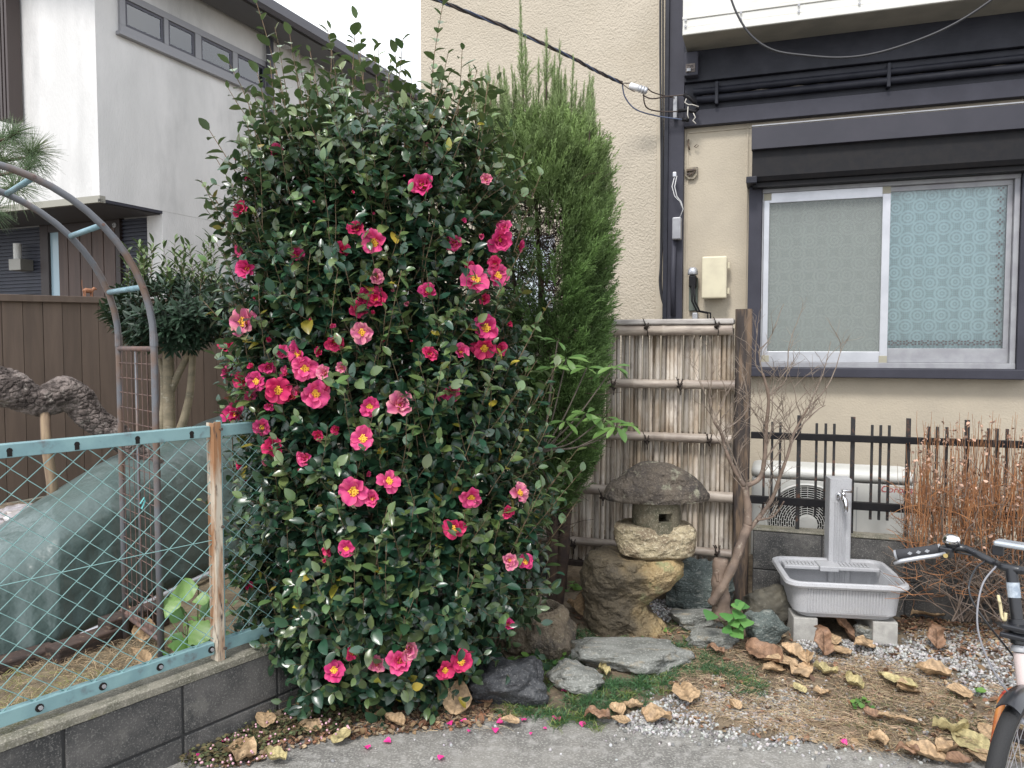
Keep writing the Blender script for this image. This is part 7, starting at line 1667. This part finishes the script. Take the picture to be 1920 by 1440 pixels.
FL = [
 (497,1355,52,'tan',20,'curled tan leaf by the wall foot, leftmost large one under the camellia'),(580,1370,42,'tan',80,'smooth tan oval leaf lying alone between knotweed and camellia'),(450,1415,66,'tan',10,'big crumpled tan leaf at the bottom left of the paving edge'),(515,1424,44,'yellow',70,'yellowish leaf lying right of the big crumpled bottom left leaf'),(642,1385,44,'yellow',-30,'yellowish curled leaf on the paving edge under the camellia'),
 (738,1357,42,'tan',60,'tan leaf on the paving edge below the lowest pink flowers'),(702,1342,46,'tan',0,'tan leaf in the pile beneath the camellia centre'),(690,1325,40,'brown',120,'brown leaf tucked under the lowest camellia twigs'),(858,1330,60,'tan',-10,'large upright tan leaf leaning on the slate rock at left'),(905,1318,36,'brown',60,'small brown leaf lying against the slate rock'),(955,1358,34,'brown',90,'flat narrow brown leaf at the slate rock front edge'),
 (1284,1308,62,'orange',5,'big round orange leaf on the gravel in the middle'),(1228,1350,54,'orange',60,'flat orange leaf with pointed tip at the gravel edge'),(1132,1262,32,'brown',10,'crumpled brown leaf on the edge of the large stepping stone'),(1077,1258,28,'brown',-30,'oval brown leaf in the dark grass'),(1156,1336,34,'red',30,'reddish brown leaf where grass meets gravel'),(1186,1330,34,'brown',90,'brown leaf right of the reddish one at the grass edge'),(1118,1352,44,'brown',80,'dark curled leaf mixed with petals on the paving edge'),(1163,1356,34,'brown',70,'small brown leaf on scattered white pebbles'),
 (1428,1232,78,'tan',30,'biggest crumpled leaf of the pile left of the sink feet'),(1462,1248,58,'pale',80,'grey tan leaf overlapping the biggest pile leaf'),(1448,1262,44,'tan',110,'tan leaf under the front of the leaf pile'),(1503,1262,48,'yellow',-60,'yellow green leaf in front of the sink foot'),(1545,1262,40,'olive',70,'olive green leaf right of the yellow green one'),(1498,1295,30,'yellow',20,'small yellow leaf alone on gravel below the pile'),(1485,1228,44,'orange',50,'orange leaf in the pile beside the left sink foot'),(1512,1240,40,'brown',-20,'brown leaf under the yellow green leaf'),(1535,1222,52,'tan',15,'tan leaf leaning on the left sink foot'),(1568,1226,50,'tan',100,'tan leaf lying under the front of the sink'),(1582,1196,52,'orange',60,'orange brown leaf standing under the sink'),(1560,1204,40,'brown',0,'brown leaf in the shade under the sink'),(1618,1215,44,'yellow',110,'yellow leaf between the sink feet'),
 (1540,1303,28,'orange',80,'small orange leaf in straw near the clover'),(1600,1285,42,'red',20,'dark red crumpled leaf in the straw'),(1680,1282,66,'yellow',40,'large yellow tan leaf before the right sink foot'),(1700,1298,44,'tan',100,'tan leaf under the large yellow one'),(1748,1266,56,'tan',75,'flat oval tan leaf on the gravel near the bicycle cables'),(1748,1210,44,'tan',5,'upright pointed tan leaf on gravel right of the sink'),(1797,1302,44,'orange',80,'folded orange leaf in front of the bicycle wheel'),(1635,1345,34,'orange',40,'small orange leaf at the straw centre'),(1697,1357,40,'orange',80,'orange leaf at the lower straw edge'),(1660,1350,30,'brown',90,'thin brown leaf between two small orange ones'),(1645,1392,40,'brown',10,'crumpled dark leaf at the paving edge bottom right'),
 (1780,1372,60,'brown',85,'brown leaf at the back of the bottom right pile'),(1815,1395,74,'tan',20,'largest tan leaf of the bottom right pile'),(1732,1420,62,'pale',60,'pale curled leaf at the front of the bottom right pile'),(1772,1412,50,'pale',120,'pale leaf in the middle of the bottom right pile'),(1700,1418,40,'brown',80,'brown leaf at the left end of the bottom right pile'),(1842,1425,50,'orange',50,'orange leaf touching the bicycle wheel'),(1795,1432,50,'tan',100,'tan leaf cut by the bottom frame edge beside the wheel'),(1850,1378,44,'tan',0,'tan leaf behind the bicycle wheel rim'),
 (1738,1158,56,'tan',85,'long tan leaf under the dry shrub beside the sink'),(1716,1138,44,'brown',60,'brown curled leaf between sink and dry shrub'),(1765,1142,40,'brown',100,'brown leaf deeper under the dry shrub'),(1700,1128,36,'orange',30,'small orange leaf behind the right sink end'),(1095,1150,44,'orange',5,'narrow orange brown leaf standing against the lantern boulder'),(1082,1142,40,'brown',70,'brown leaf between the basin rock and lantern boulder'),(1340,1226,30,'red',60,'reddish leaf on the low mossy flat stone'),(1190,1206,30,'orange',85,'orange leaf on the back edge of the stepping stone'),(1236,1210,32,'orange',70,'tan orange leaf on the stepping stone right end'),(1378,1326,30,'brown',20,'small brown leaf on the gravel right of the big round orange one')]
for i, (x, y, sz, tn, rz_, lab) in enumerate(FL):
    p = GV(x, y, .012); o = link('fallen_leaf', DL[i % 10], m_dl[tn]); s_ = sz * p.y / FPX * 1.1
    up_ = 0
    if 'upright' in lab or 'standing' in lab or 'leaning' in lab: up_ = 50
    o.location = p + Vector((0, 0, .012 + s_ * (.32 if up_ else .03))); o.rotation_euler = (R(rg.uniform(0, 14) + up_), R(rg.uniform(-12, 12)), R(rz_)); o.scale = (s_, s_, s_)
    tag(o, lab, 'fallen leaf', 'dry leaves fallen on the ground')
yl = [(225, 1165, .11, 'pale', 40, 'pale curled leaf among the timbers at the arch foot'), (272, 1180, .11, 'tan', 10, 'tan dry leaf hanging at the arch foot behind the wire'), (262, 1230, .10, 'pale', 80, 'pale crumpled leaf lying just behind the bottom fence rail'), (240, 1150, .09, 'tan', 70, 'tan leaf lying on the dark timber block')]
for i, (x, y, s_, tn, rz_, lab) in enumerate(yl):
    o = link('fallen_leaf', DL[(i * 3 + 2) % 10], m_dl[tn]); p = at_z(x, y, .27); o.location = p; o.rotation_euler = (R(40), 0, R(rz_)); o.scale = (s_,) * 3; tag(o, lab, 'fallen leaf', 'dry leaves fallen on the ground')
# fallen petals
m_fp = M('magenta_fallen_petal', (.78, .05, .30), .5, transl=.15); PM = [petal_mesh(40 + k, .5, .08, (1, 1, 1)) for k in range(3)]
FPt = [(931,1357,'magenta petal on the paving, upper of a pair right of the slate rock'),(929,1376,'magenta petal on the paving, lower of a pair right of the slate rock'),(979,1349,'small magenta petal at the grass edge on the paving'),(833,1420,'lone magenta petal near the bottom edge of the paving'),(719,1393,'magenta petal lying left on the bare paving'),(683,1402,'magenta petal beside pale knotweed heads at the paving edge'),(1040,1349,'bright magenta petal on dark leaves at the grass edge'),(1098,1356,'magenta petal next to the dark curled leaf'),(1018,1367,'tiny red petal on the paving below the dark grass'),(998,1375,'tiny red petal on the paving left of the grass tip'),(934,1262,'magenta petal resting on top of the slate rock'),(1052,1297,'pink petal pair on the small pale rock'),(1022,1232,'pink petal on the camellia seedling'),(1588,1399,'bright magenta petal on the straw edge at lower right'),(364,1414,'magenta petal on knotweed, nearest the block wall'),(372,1425,'pink petal just under the one nearest the block wall'),(470,1403,'round magenta petal between two big tan leaves'),(430,1392,'magenta petal on the wall side of the knotweed'),(596,1302,'pink petal caught on the lowest left camellia twig'),(505,1386,'pink petal near the knotweed middle'),(550,1340,'magenta petal beside the leftmost curled leaf'),(840,1356,'magenta petal at the tip of the upright tan leaf'),(862,1354,'second magenta petal beside the upright tan leaf'),(760,1327,'magenta petal in the dark under the camellia'),(740,1340,'magenta petal beneath the lowest pink flowers'),(882,1372,'tiny dark red petal alone on the paving'),(1048,1350,'torn pink petal touching the bright one at the grass edge')]
for i, (x, y, lab) in enumerate(FPt):
    p = GV(x, y, .004); o = link('fallen_petal', PM[i % 3], m_fp); s_ = .030 if 'tiny' not in lab else .016
    if 'slate rock' in lab and 'resting' in lab: p.z += .16; p.y -= .0
    o.location = p + Vector((0, 0, .004)); o.rotation_euler = (R(rg.uniform(-15, 15)), R(rg.uniform(-15, 15)), rg.uniform(0, 6.28)); o.scale = (s_,) * 3
    tag(o, lab, 'petal', 'magenta petals fallen on the ground')
